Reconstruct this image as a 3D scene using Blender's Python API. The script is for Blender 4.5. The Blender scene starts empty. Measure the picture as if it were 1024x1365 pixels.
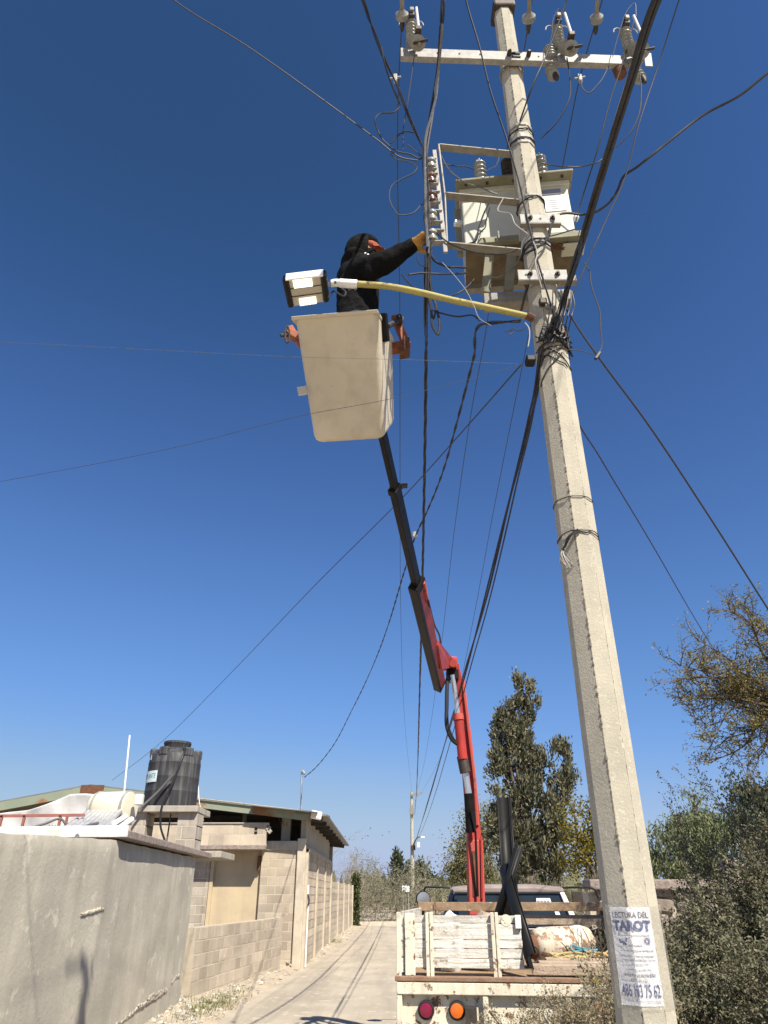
import bpy, bmesh, math, random
import numpy as np
from mathutils import Vector, Matrix, noise

R = math.radians
rnd = random.Random(7)
C = bpy.context.scene.collection
SC = bpy.context.scene

# ------------------------------------------------------------------ camera
CAM_H, FPX = 1.6, 946.0
PITCH = math.atan((1193 - 682.5) / FPX)
cp, sp = math.cos(PITCH), math.sin(PITCH)
cam_d = bpy.data.cameras.new('camera')
cam_d.sensor_width = 36; cam_d.sensor_fit = 'AUTO'
cam_d.lens = FPX / 1365 * 36
cam_d.clip_start = 0.05; cam_d.clip_end = 3000
cam = bpy.data.objects.new('camera', cam_d); C.objects.link(cam)
cam.location = (0, 0, CAM_H); cam.rotation_euler = (R(90) + PITCH, 0, 0)
SC.camera = cam

# ------------------------------------------------------------------ light
SUN_AZ, SUN_EL = 31.6, 49.5          # degrees to the right of straight behind the camera; elevation
w = bpy.data.worlds.new('World'); SC.world = w; w.use_nodes = True
nt = w.node_tree; nt.nodes.clear()
sky = nt.nodes.new('ShaderNodeTexSky'); sky.sky_type = 'NISHITA'; sky.sun_disc = False
sky.sun_elevation = R(SUN_EL); sky.sun_rotation = R(180 - SUN_AZ)
sky.altitude = 1000; sky.air_density = 1.0; sky.dust_density = 0.5; sky.ozone_density = 4.0
bg = nt.nodes.new('ShaderNodeBackground'); bg.inputs[1].default_value = 0.1
out = nt.nodes.new('ShaderNodeOutputWorld')
# one tone curve on the sky's colour (the phone's deeper blue), the same in every direction
def lin(v): return (v / 255 / 12.92) if v < 10.3 else ((v / 255 + .055) / 1.055) ** 2.4
CURVE = (((.529, 46), (.60, 53), (.773, 70), (1.318, 98), (2.25, 128), (3.28, 157), (4.86, 176), (6.6, 180)),
         ((.963, 78), (1.08, 88), (1.403, 108), (2.35, 144), (3.84, 173), (5.21, 190), (6.79, 198), (7.66, 196)),
         ((2.0, 124), (2.2, 139), (2.8, 170), (4.38, 210), (6.34, 232), (7.0, 230), (7.8, 226)))
EXPOSURE = 0.95
sc1 = nt.nodes.new('ShaderNodeVectorMath'); sc1.operation = 'SCALE'; sc1.inputs[3].default_value = 0.1
sc2 = nt.nodes.new('ShaderNodeVectorMath'); sc2.operation = 'SCALE'; sc2.inputs[3].default_value = 10.0
cv = nt.nodes.new('ShaderNodeRGBCurve')
for ch in range(3):
    c = cv.mapping.curves[ch]
    pts = [(0.0, 0.0)] + [(x / 10, lin(y) / (2 ** EXPOSURE * 0.1) / 10) for x, y in CURVE[ch]]; pts.append((1.0, pts[-1][1]))
    c.points[0].location = pts[0]; c.points[1].location = pts[-1]
    for p in pts[1:-1]: c.points.new(*p)
    for p in c.points: p.handle_type = 'AUTO_CLAMPED'
cv.mapping.update()
nt.links.new(sky.outputs[0], sc1.inputs[0]); nt.links.new(sc1.outputs[0], cv.inputs['Color']); nt.links.new(cv.outputs[0], sc2.inputs[0]); nt.links.new(sc2.outputs[0], bg.inputs[0]); nt.links.new(bg.outputs[0], out.inputs[0])
sl = bpy.data.lights.new('sun', 'SUN'); sl.energy = 4.6; sl.angle = R(0.53); sl.color = (1.0, 0.93, 0.82)
so = bpy.data.objects.new('sun', sl); C.objects.link(so)
a_, e_ = R(SUN_AZ), R(SUN_EL)
SUN_D = Vector((-math.sin(a_) * math.cos(e_), math.cos(a_) * math.cos(e_), -math.sin(e_)))
so.rotation_euler = SUN_D.to_track_quat('-Z', 'Y').to_euler(); so.location = (6, -8, 14)
SC.view_settings.view_transform = 'Standard'; SC.view_settings.look = 'None'
SC.view_settings.exposure = EXPOSURE; SC.view_settings.gamma = 1.0
SC.view_settings.use_curve_mapping = False
SC.render.engine = 'CYCLES'
SC.cycles.max_bounces = 6; SC.cycles.transparent_max_bounces = 12
SC.cycles.use_denoising = True

# ------------------------------------------------------------------ helpers
def ray(px, py):
    u = (px - 512) / FPX; v = (682.5 - py) / FPX
    return u, cp - v * sp, sp + v * cp
def at(px, py, Y):
    u, dy, dz = ray(px, py); t = Y / dy
    return Vector((u * t, Y, CAM_H + dz * t))
def atZ(px, py, Z):
    u, dy, dz = ray(px, py); t = (Z - CAM_H) / dz
    return Vector((u * t, dy * t, Z))
def gnd(px, py): return atZ(px, py, 0.0)

ROOT = {}                     # object -> inverse world matrix of its top-level object
def tag(o, label=None, cat=None, group=None, kind=None):
    if label: o['label'] = label
    if cat: o['category'] = cat
    if group: o['group'] = group
    if kind: o['kind'] = kind
    return o
def thing(name, label, cat, loc=(0, 0, 0), rz=0.0, group=None):
    o = bpy.data.objects.new(name, None); C.objects.link(o)
    o.location = loc; o.rotation_euler = (0, 0, rz)
    o.empty_display_size = 0.1
    ROOT[o.name] = (Matrix.Translation(Vector(loc)) @ Matrix.Rotation(rz, 4, 'Z')).inverted()
    return tag(o, label, cat, group)
def inv_of(o):
    while o.parent is not None: o = o.parent
    return ROOT.get(o.name, Matrix.Identity(4))

class MB:
    """collects vertices and faces in world space"""
    def __init__(s, M=None): s.v = []; s.f = []; s.M = M
    def add(s, vs, fs):
        b = len(s.v)
        s.v += [(s.M @ Vector(p)) if s.M else Vector(p) for p in vs]
        s.f += [[i + b for i in f] for f in fs]
        return s
    def box(s, c, d, rot=None):
        c = Vector(c); h = Vector(d) / 2
        vs = []
        for z in (-1, 1):
            for x, y in ((-1, -1), (1, -1), (1, 1), (-1, 1)):
                p = Vector((x * h.x, y * h.y, z * h.z))
                if rot: p = rot @ p
                vs.append(c + p)
        return s.add(vs, [(3, 2, 1, 0), (4, 5, 6, 7), (0, 1, 5, 4), (1, 2, 6, 5), (2, 3, 7, 6), (3, 0, 4, 7)])
    def bar(s, a, b, wd, ht, up=(0, 0, 1)):
        """rectangular bar from a to b; wd along side, ht along up"""
        a = Vector(a); b = Vector(b); d = b - a; L = d.length
        if L < 1e-6: return s
        d /= L; side = d.cross(Vector(up))
        if side.length < 1e-4: side = d.cross(Vector((1, 0, 0)))
        side.normalize(); u = side.cross(d).normalized()
        rot = Matrix((side, d, u)).transposed()
        return s.box((a + b) / 2, (wd, L, ht), rot)
    def tube(s, pts, r, n=8, cap=True):
        pts = [Vector(p) for p in pts]; m = len(pts)
        rs = r if isinstance(r, (list, tuple)) else [r] * m
        vs = []; fs = []; prev = None
        for i, p in enumerate(pts):
            d = (pts[min(i + 1, m - 1)] - pts[max(i - 1, 0)])
            if d.length < 1e-9: d = Vector((0, 0, 1))
            d.normalize()
            if prev is None:
                a = d.orthogonal().normalized()
            else:
                a = prev - d * prev.dot(d)
                a = a.normalized() if a.length > 1e-6 else d.orthogonal().normalized()
            prev = a; b = d.cross(a)
            for k in range(n):
                t = 2 * math.pi * k / n
                vs.append(p + (a * math.cos(t) + b * math.sin(t)) * rs[i])
        for i in range(m - 1):
            for k in range(n):
                k2 = (k + 1) % n
                fs.append((i * n + k, i * n + k2, (i + 1) * n + k2, (i + 1) * n + k))
        if cap:
            fs.append(tuple(range(n - 1, -1, -1))); fs.append(tuple(range((m - 1) * n, m * n)))
        return s.add(vs, fs)
    def lathe(s, prof, o, axis=(0, 0, 1), n=20):
        """profile of (radius, distance along axis) from o"""
        ax = Vector(axis).normalized(); a = ax.orthogonal().normalized(); b = ax.cross(a); o = Vector(o)
        vs = []; fs = []; m = len(prof)
        for r, z in prof:
            for k in range(n):
                t = 2 * math.pi * k / n
                vs.append(o + ax * z + (a * math.cos(t) + b * math.sin(t)) * r)
        for i in range(m - 1):
            for k in range(n):
                k2 = (k + 1) % n
                fs.append((i * n + k, i * n + k2, (i + 1) * n + k2, (i + 1) * n + k))
        fs.append(tuple(range(n - 1, -1, -1))); fs.append(tuple(range((m - 1) * n, m * n)))
        return s.add(vs, fs)
    def prism(s, poly, d):
        """extrude polygon of 3D points along d"""
        d = Vector(d); n = len(poly); p = [Vector(q) for q in poly]
        return s.add(p + [q + d for q in p], [tuple(range(n))[::-1], tuple(range(n, 2 * n))] +
                     [(i, (i + 1) % n, n + (i + 1) % n, n + i) for i in range(n)])
    def build(s, name, mat, parent=None, smooth=False, bevel=0.0, seg=2):
        me = bpy.data.meshes.new(name)
        vs = s.v
        if parent is not None:
            iv = inv_of(parent); vs = [iv @ p for p in vs]
        me.from_pydata([tuple(p) for p in vs], [], s.f)
        bm = bmesh.new(); bm.from_mesh(me); bmesh.ops.recalc_face_normals(bm, faces=bm.faces); bm.to_mesh(me); bm.free()
        me.materials.append(mat)
        o = bpy.data.objects.new(name, me); C.objects.link(o)
        if parent is not None: o.parent = parent
        if smooth:
            me.polygons.foreach_set('use_smooth', [True] * len(me.polygons))
            es = o.modifiers.new('edges', 'EDGE_SPLIT'); es.split_angle = R(40)
        if bevel:
            b = o.modifiers.new('edge', 'BEVEL'); b.width = bevel; b.segments = seg; b.limit_method = 'ANGLE'; b.angle_limit = R(40)
        return o

def smooth_path(pts, k=8):
    """smooth curve through the points, tangents scaled to each segment so long spans do not overshoot"""
    pts = [Vector(p) for p in pts]; n = len(pts)
    if n < 3: return pts
    tg = []
    for i in range(n):
        if i == 0: t = (pts[1] - pts[0]).normalized()
        elif i == n - 1: t = (pts[-1] - pts[-2]).normalized()
        else:
            a, b = pts[i] - pts[i - 1], pts[i + 1] - pts[i]; la, lb = max(a.length, 1e-6), max(b.length, 1e-6); t = (a / la * lb + b / lb * la) / (la + lb)
        tg.append(t)
    o = []
    for i in range(n - 1):
        L = (pts[i + 1] - pts[i]).length; m0, m1 = tg[i] * L, tg[i + 1] * L
        for j in range(k):
            t = j / k; o.append(pts[i] * (2 * t ** 3 - 3 * t * t + 1) + m0 * (t ** 3 - 2 * t * t + t) + pts[i + 1] * (-2 * t ** 3 + 3 * t * t) + m1 * (t ** 3 - t * t))
    o.append(pts[-1]); return o

def copy_tree(o, parent=None):
    c = o.copy(); C.objects.link(c); c.parent = parent
    if parent is None: ROOT[c.name] = ROOT[o.name]
    for ch in list(o.children): copy_tree(ch, c)
    return c

# ------------------------------------------------------------------ materials
def mat(name, base, var=None, scale=6.0, rough=0.8, bump=0.0, bscale=60.0, metal=0.0, spots=None, spot_scale=20.0, spot_at=0.62,
        streak=None, streak_scale=9.0, streak_amt=0.5, isl=0.0, objr=0.0, spec=0.3, bdist=0.02, detail=6.0, stretch=None):
    """noise-mottled surface; spots = second colour in patches (rust, chips), streak = vertical runs, isl / objr = random tone per piece / object"""
    m = bpy.data.materials.new(name); m.use_nodes = True
    t = m.node_tree; n = t.nodes; L = t.links; b = n['Principled BSDF']
    b.inputs['Roughness'].default_value = rough; b.inputs['Metallic'].default_value = metal
    b.inputs['Specular IOR Level'].default_value = spec
    geo = n.new('ShaderNodeNewGeometry'); pos = geo.outputs['Position']
    def col(c): return (c[0], c[1], c[2], 1)
    def nz(sc, dt=detail, vec=pos, rg=0.6):
        k = n.new('ShaderNodeTexNoise'); k.inputs['Scale'].default_value = sc; k.inputs['Detail'].default_value = dt
        k.inputs['Roughness'].default_value = rg; L.new(vec, k.inputs['Vector']); return k.outputs['Fac']
    def ramp(f, lo, hi):
        k = n.new('ShaderNodeMapRange'); k.inputs[1].default_value = lo; k.inputs[2].default_value = hi; L.new(f, k.inputs[0]); return k.outputs[0]
    def mix(f, A, B):
        k = n.new('ShaderNodeMix'); k.data_type = 'RGBA'
        if isinstance(f, float): k.inputs[0].default_value = f
        else: L.new(f, k.inputs[0])
        for i, q in ((6, A), (7, B)):
            if isinstance(q, tuple): k.inputs[i].default_value = q
            else: L.new(q, k.inputs[i])
        return k.outputs[2]
    c = col(base)
    if var is not None: c = mix(ramp(nz(scale), 0.35, 0.65), c, col(var))
    if streak is not None:
        mp = n.new('ShaderNodeMapping'); mp.inputs['Scale'].default_value = (1, 1, 0.07); L.new(pos, mp.inputs['Vector'])
        f = ramp(nz(streak_scale, 4, mp.outputs[0]), 0.48, 0.72)
        k = n.new('ShaderNodeMath'); k.operation = 'MULTIPLY'; k.inputs[1].default_value = streak_amt; L.new(f, k.inputs[0])
        c = mix(k.outputs[0], c, col(streak))
    if stretch is not None:
        mp = n.new('ShaderNodeMapping'); mp.inputs['Scale'].default_value = stretch[0]; L.new(pos, mp.inputs['Vector'])
        k = n.new('ShaderNodeMath'); k.operation = 'MULTIPLY'; k.inputs[1].default_value = stretch[2]; L.new(ramp(nz(1.0, 5, mp.outputs[0]), 0.45, 0.65), k.inputs[0])
        c = mix(k.outputs[0], c, col(stretch[1]))
    if spots is not None: c = mix(ramp(nz(spot_scale, 8, pos, 0.7), spot_at, spot_at + 0.05), c, col(spots))
    if isl or objr:
        if isl: rv = geo.outputs['Random Per Island']; amt = isl
        else:
            oi = n.new('ShaderNodeObjectInfo'); rv = oi.outputs['Random']; amt = objr
        k = n.new('ShaderNodeMapRange'); k.inputs[3].default_value = 1 - amt; k.inputs[4].default_value = 1 + amt; L.new(rv, k.inputs[0])
        h = n.new('ShaderNodeHueSaturation'); L.new(k.outputs[0], h.inputs['Value'])
        if isinstance(c, tuple): h.inputs['Color'].default_value = c
        else: L.new(c, h.inputs['Color'])
        c = h.outputs[0]
    if isinstance(c, tuple): b.inputs['Base Color'].default_value = c
    else: L.new(c, b.inputs['Base Color'])
    if bump:
        k = n.new('ShaderNodeBump'); k.inputs['Strength'].default_value = bump; k.inputs['Distance'].default_value = bdist
        L.new(nz(bscale, 8, pos, 0.65), k.inputs['Height']); L.new(k.outputs[0], b.inputs['Normal'])
    return m

def leaf_mat(name, c1, c2, trans=0.3, rough=0.7):
    m = bpy.data.materials.new(name); m.use_nodes = True
    t = m.node_tree; n = t.nodes; L = t.links; b = n['Principled BSDF']; o = n['Material Output']
    geo = n.new('ShaderNodeNewGeometry')
    k = n.new('ShaderNodeMix'); k.data_type = 'RGBA'; k.inputs[6].default_value = (*c1, 1); k.inputs[7].default_value = (*c2, 1)
    L.new(geo.outputs['Random Per Island'], k.inputs[0]); L.new(k.outputs[2], b.inputs['Base Color'])
    b.inputs['Roughness'].default_value = rough; b.inputs['Specular IOR Level'].default_value = 0.2
    tr = n.new('ShaderNodeBsdfTranslucent'); L.new(k.outputs[2], tr.inputs[0])
    mx = n.new('ShaderNodeMixShader'); mx.inputs[0].default_value = trans
    L.new(b.outputs[0], mx.inputs[1]); L.new(tr.outputs[0], mx.inputs[2]); L.new(mx.outputs[0], o.inputs[0])
    return m

M = {}
M['ground'] = mat('dry_earth', (0.42, 0.35, 0.255), (0.31, 0.255, 0.185), 1.2, 0.95, 0.6, 30, spots=(0.42, 0.37, 0.29), spot_scale=6, spot_at=0.6)
M['road'] = mat('worn_concrete_road', (0.42, 0.365, 0.285), (0.33, 0.285, 0.22), 0.9, 0.9, 0.35, 40, spots=(0.47, 0.41, 0.325), spot_scale=3.5, spot_at=0.58, stretch=((1.7, 0.10, 1), (0.27, 0.235, 0.185), 0.75))
M['stone_chip'] = mat('rubble_stone', (0.43, 0.395, 0.335), (0.28, 0.25, 0.205), 9, 0.95, isl=0.35)
M['stucco'] = mat('grey_stucco', (0.465, 0.425, 0.345), (0.345, 0.32, 0.26), 1.3, 0.92, 0.5, 26, streak=(0.285, 0.26, 0.21), streak_scale=7, streak_amt=0.45,
                  spots=(0.5, 0.46, 0.375), spot_scale=3.2, spot_at=0.58, bdist=0.012, stretch=((2.2, 2.2, 0.5), (0.30, 0.28, 0.235), 0.5))
M['stucco_chip'] = mat('broken_plaster', (0.44, 0.40, 0.33), (0.24, 0.215, 0.175), 26, 0.95, 0.8, 90)
M['block'] = mat('concrete_block', (0.51, 0.432, 0.325), (0.35, 0.295, 0.23), 0.9, 0.95, 0.5, 110, objr=0.17, streak=(0.34, 0.27, 0.20), streak_scale=5, streak_amt=0.45, spots=(0.60, 0.52, 0.40), spot_scale=7, spot_at=0.62)
M['block_grey'] = mat('grey_concrete_block', (0.42, 0.375, 0.31), (0.33, 0.29, 0.24), 3, 0.95, 0.5, 110, objr=0.16, streak=(0.2, 0.18, 0.15), streak_scale=7, streak_amt=0.5)
M['mortar'] = mat('mortar', (0.52, 0.455, 0.35), (0.42, 0.36, 0.275), 5, 0.95, 0.5, 80)
M['cement'] = mat('cement_render', (0.42, 0.385, 0.32), (0.33, 0.30, 0.25), 3, 0.93, 0.5, 50, streak=(0.22, 0.2, 0.17), streak_scale=9, streak_amt=0.5)
M['slab'] = mat('weathered_slab', (0.34, 0.29, 0.25), (0.22, 0.17, 0.145), 14, 0.95, 0.8, 60, spots=(0.13, 0.11, 0.095), spot_scale=24, spot_at=0.57)
M['plaster_y'] = mat('ochre_plaster', (0.52, 0.42, 0.27), (0.43, 0.35, 0.24), 1.8, 0.93, 0.35, 40, streak=(0.34, 0.275, 0.19), streak_scale=6, streak_amt=0.4)
M['white_paint'] = mat('white_paint', (0.75, 0.74, 0.70), (0.62, 0.60, 0.55), 4, 0.6, 0.2, 60)
M['fascia'] = mat('green_painted_steel', (0.20, 0.235, 0.17), (0.26, 0.27, 0.20), 1.3, 0.7, 0.2, 60, spots=(0.25, 0.13, 0.06), spot_scale=1.1, spot_at=0.52)
M['roofing'] = mat('dull_metal_sheet', (0.16, 0.16, 0.15), (0.22, 0.21, 0.19), 2, 0.55, metal=0.3)
M['dark'] = mat('dark_timber_and_gap_shade', (0.05, 0.045, 0.04), (0.08, 0.07, 0.06), 4, 0.9)
M['rail_red'] = mat('red_oxide_rail', (0.33, 0.13, 0.10), (0.26, 0.10, 0.08), 10, 0.7)
M['tarp'] = mat('white_tarp', (0.62, 0.61, 0.58), (0.52, 0.51, 0.48), 2.5, 0.65, 0.3, 5, bdist=0.03, detail=2)
M['heater'] = mat('cream_heater_shell', (0.68, 0.62, 0.47), (0.60, 0.55, 0.42), 3, 0.4)
M['glass_tube'] = mat('silvery_glass_tube', (0.55, 0.55, 0.54), (0.42, 0.42, 0.42), 8, 0.25, metal=0.4)
M['tank'] = mat('black_polyethylene', (0.03, 0.031, 0.034), (0.045, 0.045, 0.048), 3, 0.6, streak=(0.15, 0.148, 0.14), streak_scale=14, streak_amt=0.7, spec=0.25)
M['label_white'] = mat('pale_label', (0.62, 0.72, 0.72), rough=0.5)
M['label_blue'] = mat('teal_ink', (0.10, 0.25, 0.28), rough=0.5)
M['label_red'] = mat('maroon_ink', (0.16, 0.05, 0.06), rough=0.5)
M['hose'] = mat('black_hose', (0.02, 0.02, 0.022), rough=0.5)
M['hose_grey'] = mat('grey_hose', (0.10, 0.10, 0.10), rough=0.6)
M['fuse'] = mat('grey_white_fuse_tube', (0.5, 0.5, 0.48), rough=0.5)
M['pvc'] = mat('white_pvc', (0.78, 0.78, 0.75), rough=0.45)
M['pole'] = mat('pole_concrete', (0.445, 0.412, 0.322), (0.36, 0.333, 0.262), 5, 0.93, 0.42, 85, spots=(0.475, 0.44, 0.35), spot_scale=40, spot_at=0.56, streak=(0.28, 0.26, 0.21), streak_scale=14, streak_amt=0.3, bdist=0.008)
M['seam'] = mat('rough_mould_seam', (0.36, 0.31, 0.24), (0.14, 0.12, 0.1), 60, 0.95, 0.9, 200)
M['galv'] = mat('galvanised_steel', (0.36, 0.35, 0.32), (0.25, 0.245, 0.22), 18, 0.6, 0.1, 60, metal=0.05, streak=(0.22, 0.2, 0.17), streak_scale=20, streak_amt=0.4)
M['galv_dull'] = mat('weathered_galvanised', (0.27, 0.25, 0.21), (0.19, 0.175, 0.14), 14, 0.6, metal=0.05, spots=(0.22, 0.13, 0.08), spot_scale=14, spot_at=0.66)
M['iron'] = mat('dark_iron', (0.05, 0.045, 0.04), (0.09, 0.07, 0.055), 20, 0.6, metal=0.5)
M['rust'] = mat('rusty_iron', (0.17, 0.075, 0.04), (0.10, 0.05, 0.03), 18, 0.9, 0.3, 90)
M['porcelain'] = mat('grey_porcelain', (0.27, 0.27, 0.245), (0.2, 0.2, 0.175), 12, 0.3, spec=0.45)
M['porcelain_brown'] = mat('brown_porcelain', (0.14, 0.075, 0.05), (0.10, 0.055, 0.04), 12, 0.25, spec=0.5)
M['polymer'] = mat('grey_polymer', (0.34, 0.33, 0.31), rough=0.5)
M['trafo'] = mat('cream_transformer_paint', (0.52, 0.52, 0.43), (0.46, 0.46, 0.38), 4, 0.5, spots=(0.40, 0.37, 0.29), spot_scale=9, spot_at=0.7)
M['trafo_lid'] = mat('olive_grey_lid', (0.26, 0.25, 0.17), (0.19, 0.18, 0.12), 8, 0.7)
M['olive_brown'] = mat('dark_olive_brown', (0.17, 0.135, 0.085), (0.11, 0.08, 0.05), 9, 0.8, spots=(0.15, 0.075, 0.04), spot_scale=7, spot_at=0.6)
M['plate_white'] = mat('printed_white_plate', (0.76, 0.77, 0.77), rough=0.4)
M['ink_grey'] = mat('faded_ink', (0.20, 0.22, 0.28), rough=0.6)
M['cable'] = mat('black_cable', (0.018, 0.018, 0.02), (0.035, 0.034, 0.034), 20, 0.5)
M['alu'] = mat('grey_aluminium_wire', (0.20, 0.195, 0.19), (0.13, 0.13, 0.125), 30, 0.45, metal=0.6)
M['thinwire'] = mat('grey_drop_wire', (0.045, 0.045, 0.048), rough=0.6)
M['whitewire'] = mat('pale_wire', (0.36, 0.345, 0.31), rough=0.6)
M['arm_y'] = mat('chipped_yellow_paint', (0.40, 0.34, 0.085), (0.32, 0.28, 0.12), 14, 0.65, 0.2, 90, spots=(0.10, 0.055, 0.03), spot_scale=9, spot_at=0.575)
M['socket'] = mat('white_enamel', (0.80, 0.80, 0.78), rough=0.4)
M['black'] = mat('black_plastic', (0.012, 0.012, 0.012), rough=0.5, spec=0.2)
M['lamp_grey'] = mat('lamp_reflector', (0.44, 0.41, 0.34), rough=0.5)
M['bucket'] = mat('dirty_white_fibreglass', (0.58, 0.52, 0.40), (0.50, 0.445, 0.34), 2.2, 0.5, 0.12, 30, spots=(0.30, 0.26, 0.2), spot_scale=13, spot_at=0.66, streak=(0.40, 0.345, 0.26), streak_scale=10, streak_amt=0.55)
M['orange'] = mat('worn_orange_paint', (0.38, 0.115, 0.05), (0.25, 0.08, 0.04), 16, 0.65, spots=(0.09, 0.05, 0.035), spot_scale=22, spot_at=0.58)
M['red'] = mat('red_machine_paint', (0.42, 0.042, 0.034), (0.29, 0.032, 0.027), 4, 0.5, spots=(0.10, 0.045, 0.035), spot_scale=6, spot_at=0.64)
M['red_worn'] = mat('sunburnt_red_paint', (0.45, 0.065, 0.048), (0.38, 0.09, 0.065), 5, 0.6, spots=(0.08, 0.05, 0.04), spot_scale=5, spot_at=0.6)
M['boom_black'] = mat('black_boom_paint_and_shade', (0.004, 0.0035, 0.0035), (0.012, 0.009, 0.008), 8, 0.5, spec=0.15)
M['chrome'] = mat('steel_rod', (0.62, 0.62, 0.60), rough=0.25, metal=0.8)
M['jacket'] = mat('black_jacket_cloth', (0.0055, 0.0055, 0.006), (0.009, 0.009, 0.009), 14, 0.95, 0.6, 14, bdist=0.04, spec=0.12)
M['trousers'] = mat('dark_trousers', (0.02, 0.022, 0.03), (0.03, 0.03, 0.04), 20, 0.9)
M['skin'] = mat('skin', (0.30, 0.17, 0.11), rough=0.6)
M['cap'] = mat('orange_cap', (0.36, 0.085, 0.045), (0.28, 0.065, 0.035), 30, 0.85)
M['glove'] = mat('yellow_leather', (0.50, 0.28, 0.06), (0.38, 0.19, 0.05), 25, 0.75, 0.3, 60)
M['truck_white'] = mat('old_white_truck_paint', (0.70, 0.66, 0.53), (0.60, 0.55, 0.42), 5, 0.6, 0.2, 60, spots=(0.16, 0.085, 0.05), spot_scale=11, spot_at=0.555, streak=(0.42, 0.33, 0.22), streak_scale=16, streak_amt=0.5)
M['plank_white'] = mat('whitewashed_plank', (0.70, 0.68, 0.62), (0.56, 0.53, 0.46), 6, 0.8, 0.5, 70, objr=0.12, spots=(0.27, 0.23, 0.18), spot_scale=12, spot_at=0.58, streak=(0.45, 0.41, 0.34), streak_scale=14, streak_amt=0.45, stretch=((3, 3, 55), (0.36, 0.32, 0.26), 0.7))
M['plank_brown'] = mat('weathered_plank', (0.30, 0.21, 0.13), (0.20, 0.135, 0.085), 9, 0.9, 0.5, 70, objr=0.15, spots=(0.42, 0.33, 0.24), spot_scale=12, spot_at=0.6)
M['plank_pale'] = mat('pale_rough_timber', (0.45, 0.36, 0.27), (0.33, 0.25, 0.18), 9, 0.9, 0.6, 60, objr=0.1)
M['rust_rail'] = mat('rusted_edge_rail', (0.20, 0.115, 0.07), (0.27, 0.18, 0.12), 11, 0.85, 0.4, 80)
M['cab_brown'] = mat('sun_faded_brown_roof', (0.21, 0.165, 0.145), (0.31, 0.265, 0.24), 4, 0.5)
M['cab_white'] = mat('white_cab_paint', (0.74, 0.73, 0.70), (0.66, 0.64, 0.6), 6, 0.4)
M['cab_blue'] = mat('dull_blue_cab_paint', (0.10, 0.12, 0.17), (0.13, 0.14, 0.18), 6, 0.45)
M['glass_dark'] = mat('dark_window_glass', (0.02, 0.027, 0.03), rough=0.06, spec=0.6)
M['lens_red'] = mat('red_lens', (0.22, 0.008, 0.035), (0.14, 0.006, 0.03), 220, 0.25, spec=0.6)
M['lens_orange'] = mat('amber_lens', (0.75, 0.16, 0.015), (0.5, 0.1, 0.01), 220, 0.25, spec=0.6)
M['rubber'] = mat('black_rubber', (0.02, 0.02, 0.02), rough=0.8)
M['cyl_white'] = mat('rust_stained_white_tank', (0.62, 0.57, 0.46), (0.52, 0.45, 0.34), 5, 0.6, spots=(0.25, 0.15, 0.09), spot_scale=10, spot_at=0.51, streak=(0.34, 0.23, 0.14), streak_scale=9, streak_amt=0.75)
M['rope_y'] = mat('straw_rope', (0.47, 0.36, 0.17), (0.35, 0.27, 0.13), 40, 0.9)
M['rope_b'] = mat('teal_rope', (0.10, 0.25, 0.29), rough=0.8)
M['cloth_bluered'] = mat('dark_blue_cloth', (0.04, 0.06, 0.17), rough=0.9)
M['cloth_red'] = mat('red_cloth', (0.33, 0.03, 0.05), rough=0.9)
M['yellow'] = mat('yellow_plastic', (0.62, 0.46, 0.04), rough=0.6)
M['bark'] = mat('grey_bark', (0.15, 0.115, 0.085), (0.10, 0.08, 0.06), 12, 0.95, 0.6, 60)
M['twig'] = mat('dry_twig', (0.20, 0.16, 0.12), (0.14, 0.11, 0.085), 12, 0.95)
M['thorn'] = mat('dark_thorny_twig', (0.075, 0.055, 0.042), (0.12, 0.09, 0.065), 12, 0.95)
M['twig_pale'] = mat('pale_dry_twig', (0.33, 0.28, 0.21), (0.25, 0.21, 0.16), 10, 0.95)
M['paper'] = mat('white_paper', (0.74, 0.75, 0.77), (0.68, 0.69, 0.72), 10, 0.6, 0.9, 26, bdist=0.012)
M['ink_navy'] = mat('navy_ink', (0.012, 0.05, 0.20), rough=0.5)
M['ink_black'] = mat('black_ink', (0.03, 0.035, 0.08), rough=0.5)
M['straw'] = leaf_mat('dry_straw', (0.40, 0.31, 0.17), (0.26, 0.19, 0.10))
M['grass'] = leaf_mat('green_grass', (0.10, 0.13, 0.04), (0.22, 0.22, 0.09))
M['lf_cypress'] = leaf_mat('cypress_spray', (0.065, 0.072, 0.04), (0.22, 0.205, 0.125), 0.15)
M['lf_mesq'] = leaf_mat('mesquite_leaf', (0.13, 0.125, 0.05), (0.26, 0.24, 0.11), 0.3)
M['lf_mesq2'] = leaf_mat('thorny_mesquite_leaf', (0.10, 0.10, 0.028), (0.29, 0.25, 0.085), 0.25)
M['lf_yellow'] = leaf_mat('yellowing_leaf', (0.13, 0.125, 0.02), (0.30, 0.23, 0.03), 0.35)
M['lf_olive'] = leaf_mat('olive_leaf', (0.10, 0.11, 0.055), (0.20, 0.20, 0.11), 0.3)
M['lf_pale'] = leaf_mat('pale_willow_leaf', (0.13, 0.16, 0.075), (0.24, 0.26, 0.14), 0.3)
M['lf_dark'] = leaf_mat('dark_tree_leaf', (0.04, 0.055, 0.028), (0.085, 0.10, 0.05), 0.2)
M['lf_grey'] = leaf_mat('grey_scrub_leaf', (0.135, 0.135, 0.08), (0.27, 0.255, 0.17), 0.2)
M['lf_shrub'] = leaf_mat('dusty_shrub_leaf', (0.082, 0.084, 0.043), (0.225, 0.212, 0.13), 0.2)
M['lf_dry'] = leaf_mat('dry_shrub_leaf', (0.20, 0.165, 0.09), (0.38, 0.32, 0.20), 0.25)
M['lf_hedge'] = leaf_mat('ivy_leaf', (0.04, 0.05, 0.02), (0.11, 0.12, 0.05), 0.2)
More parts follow.
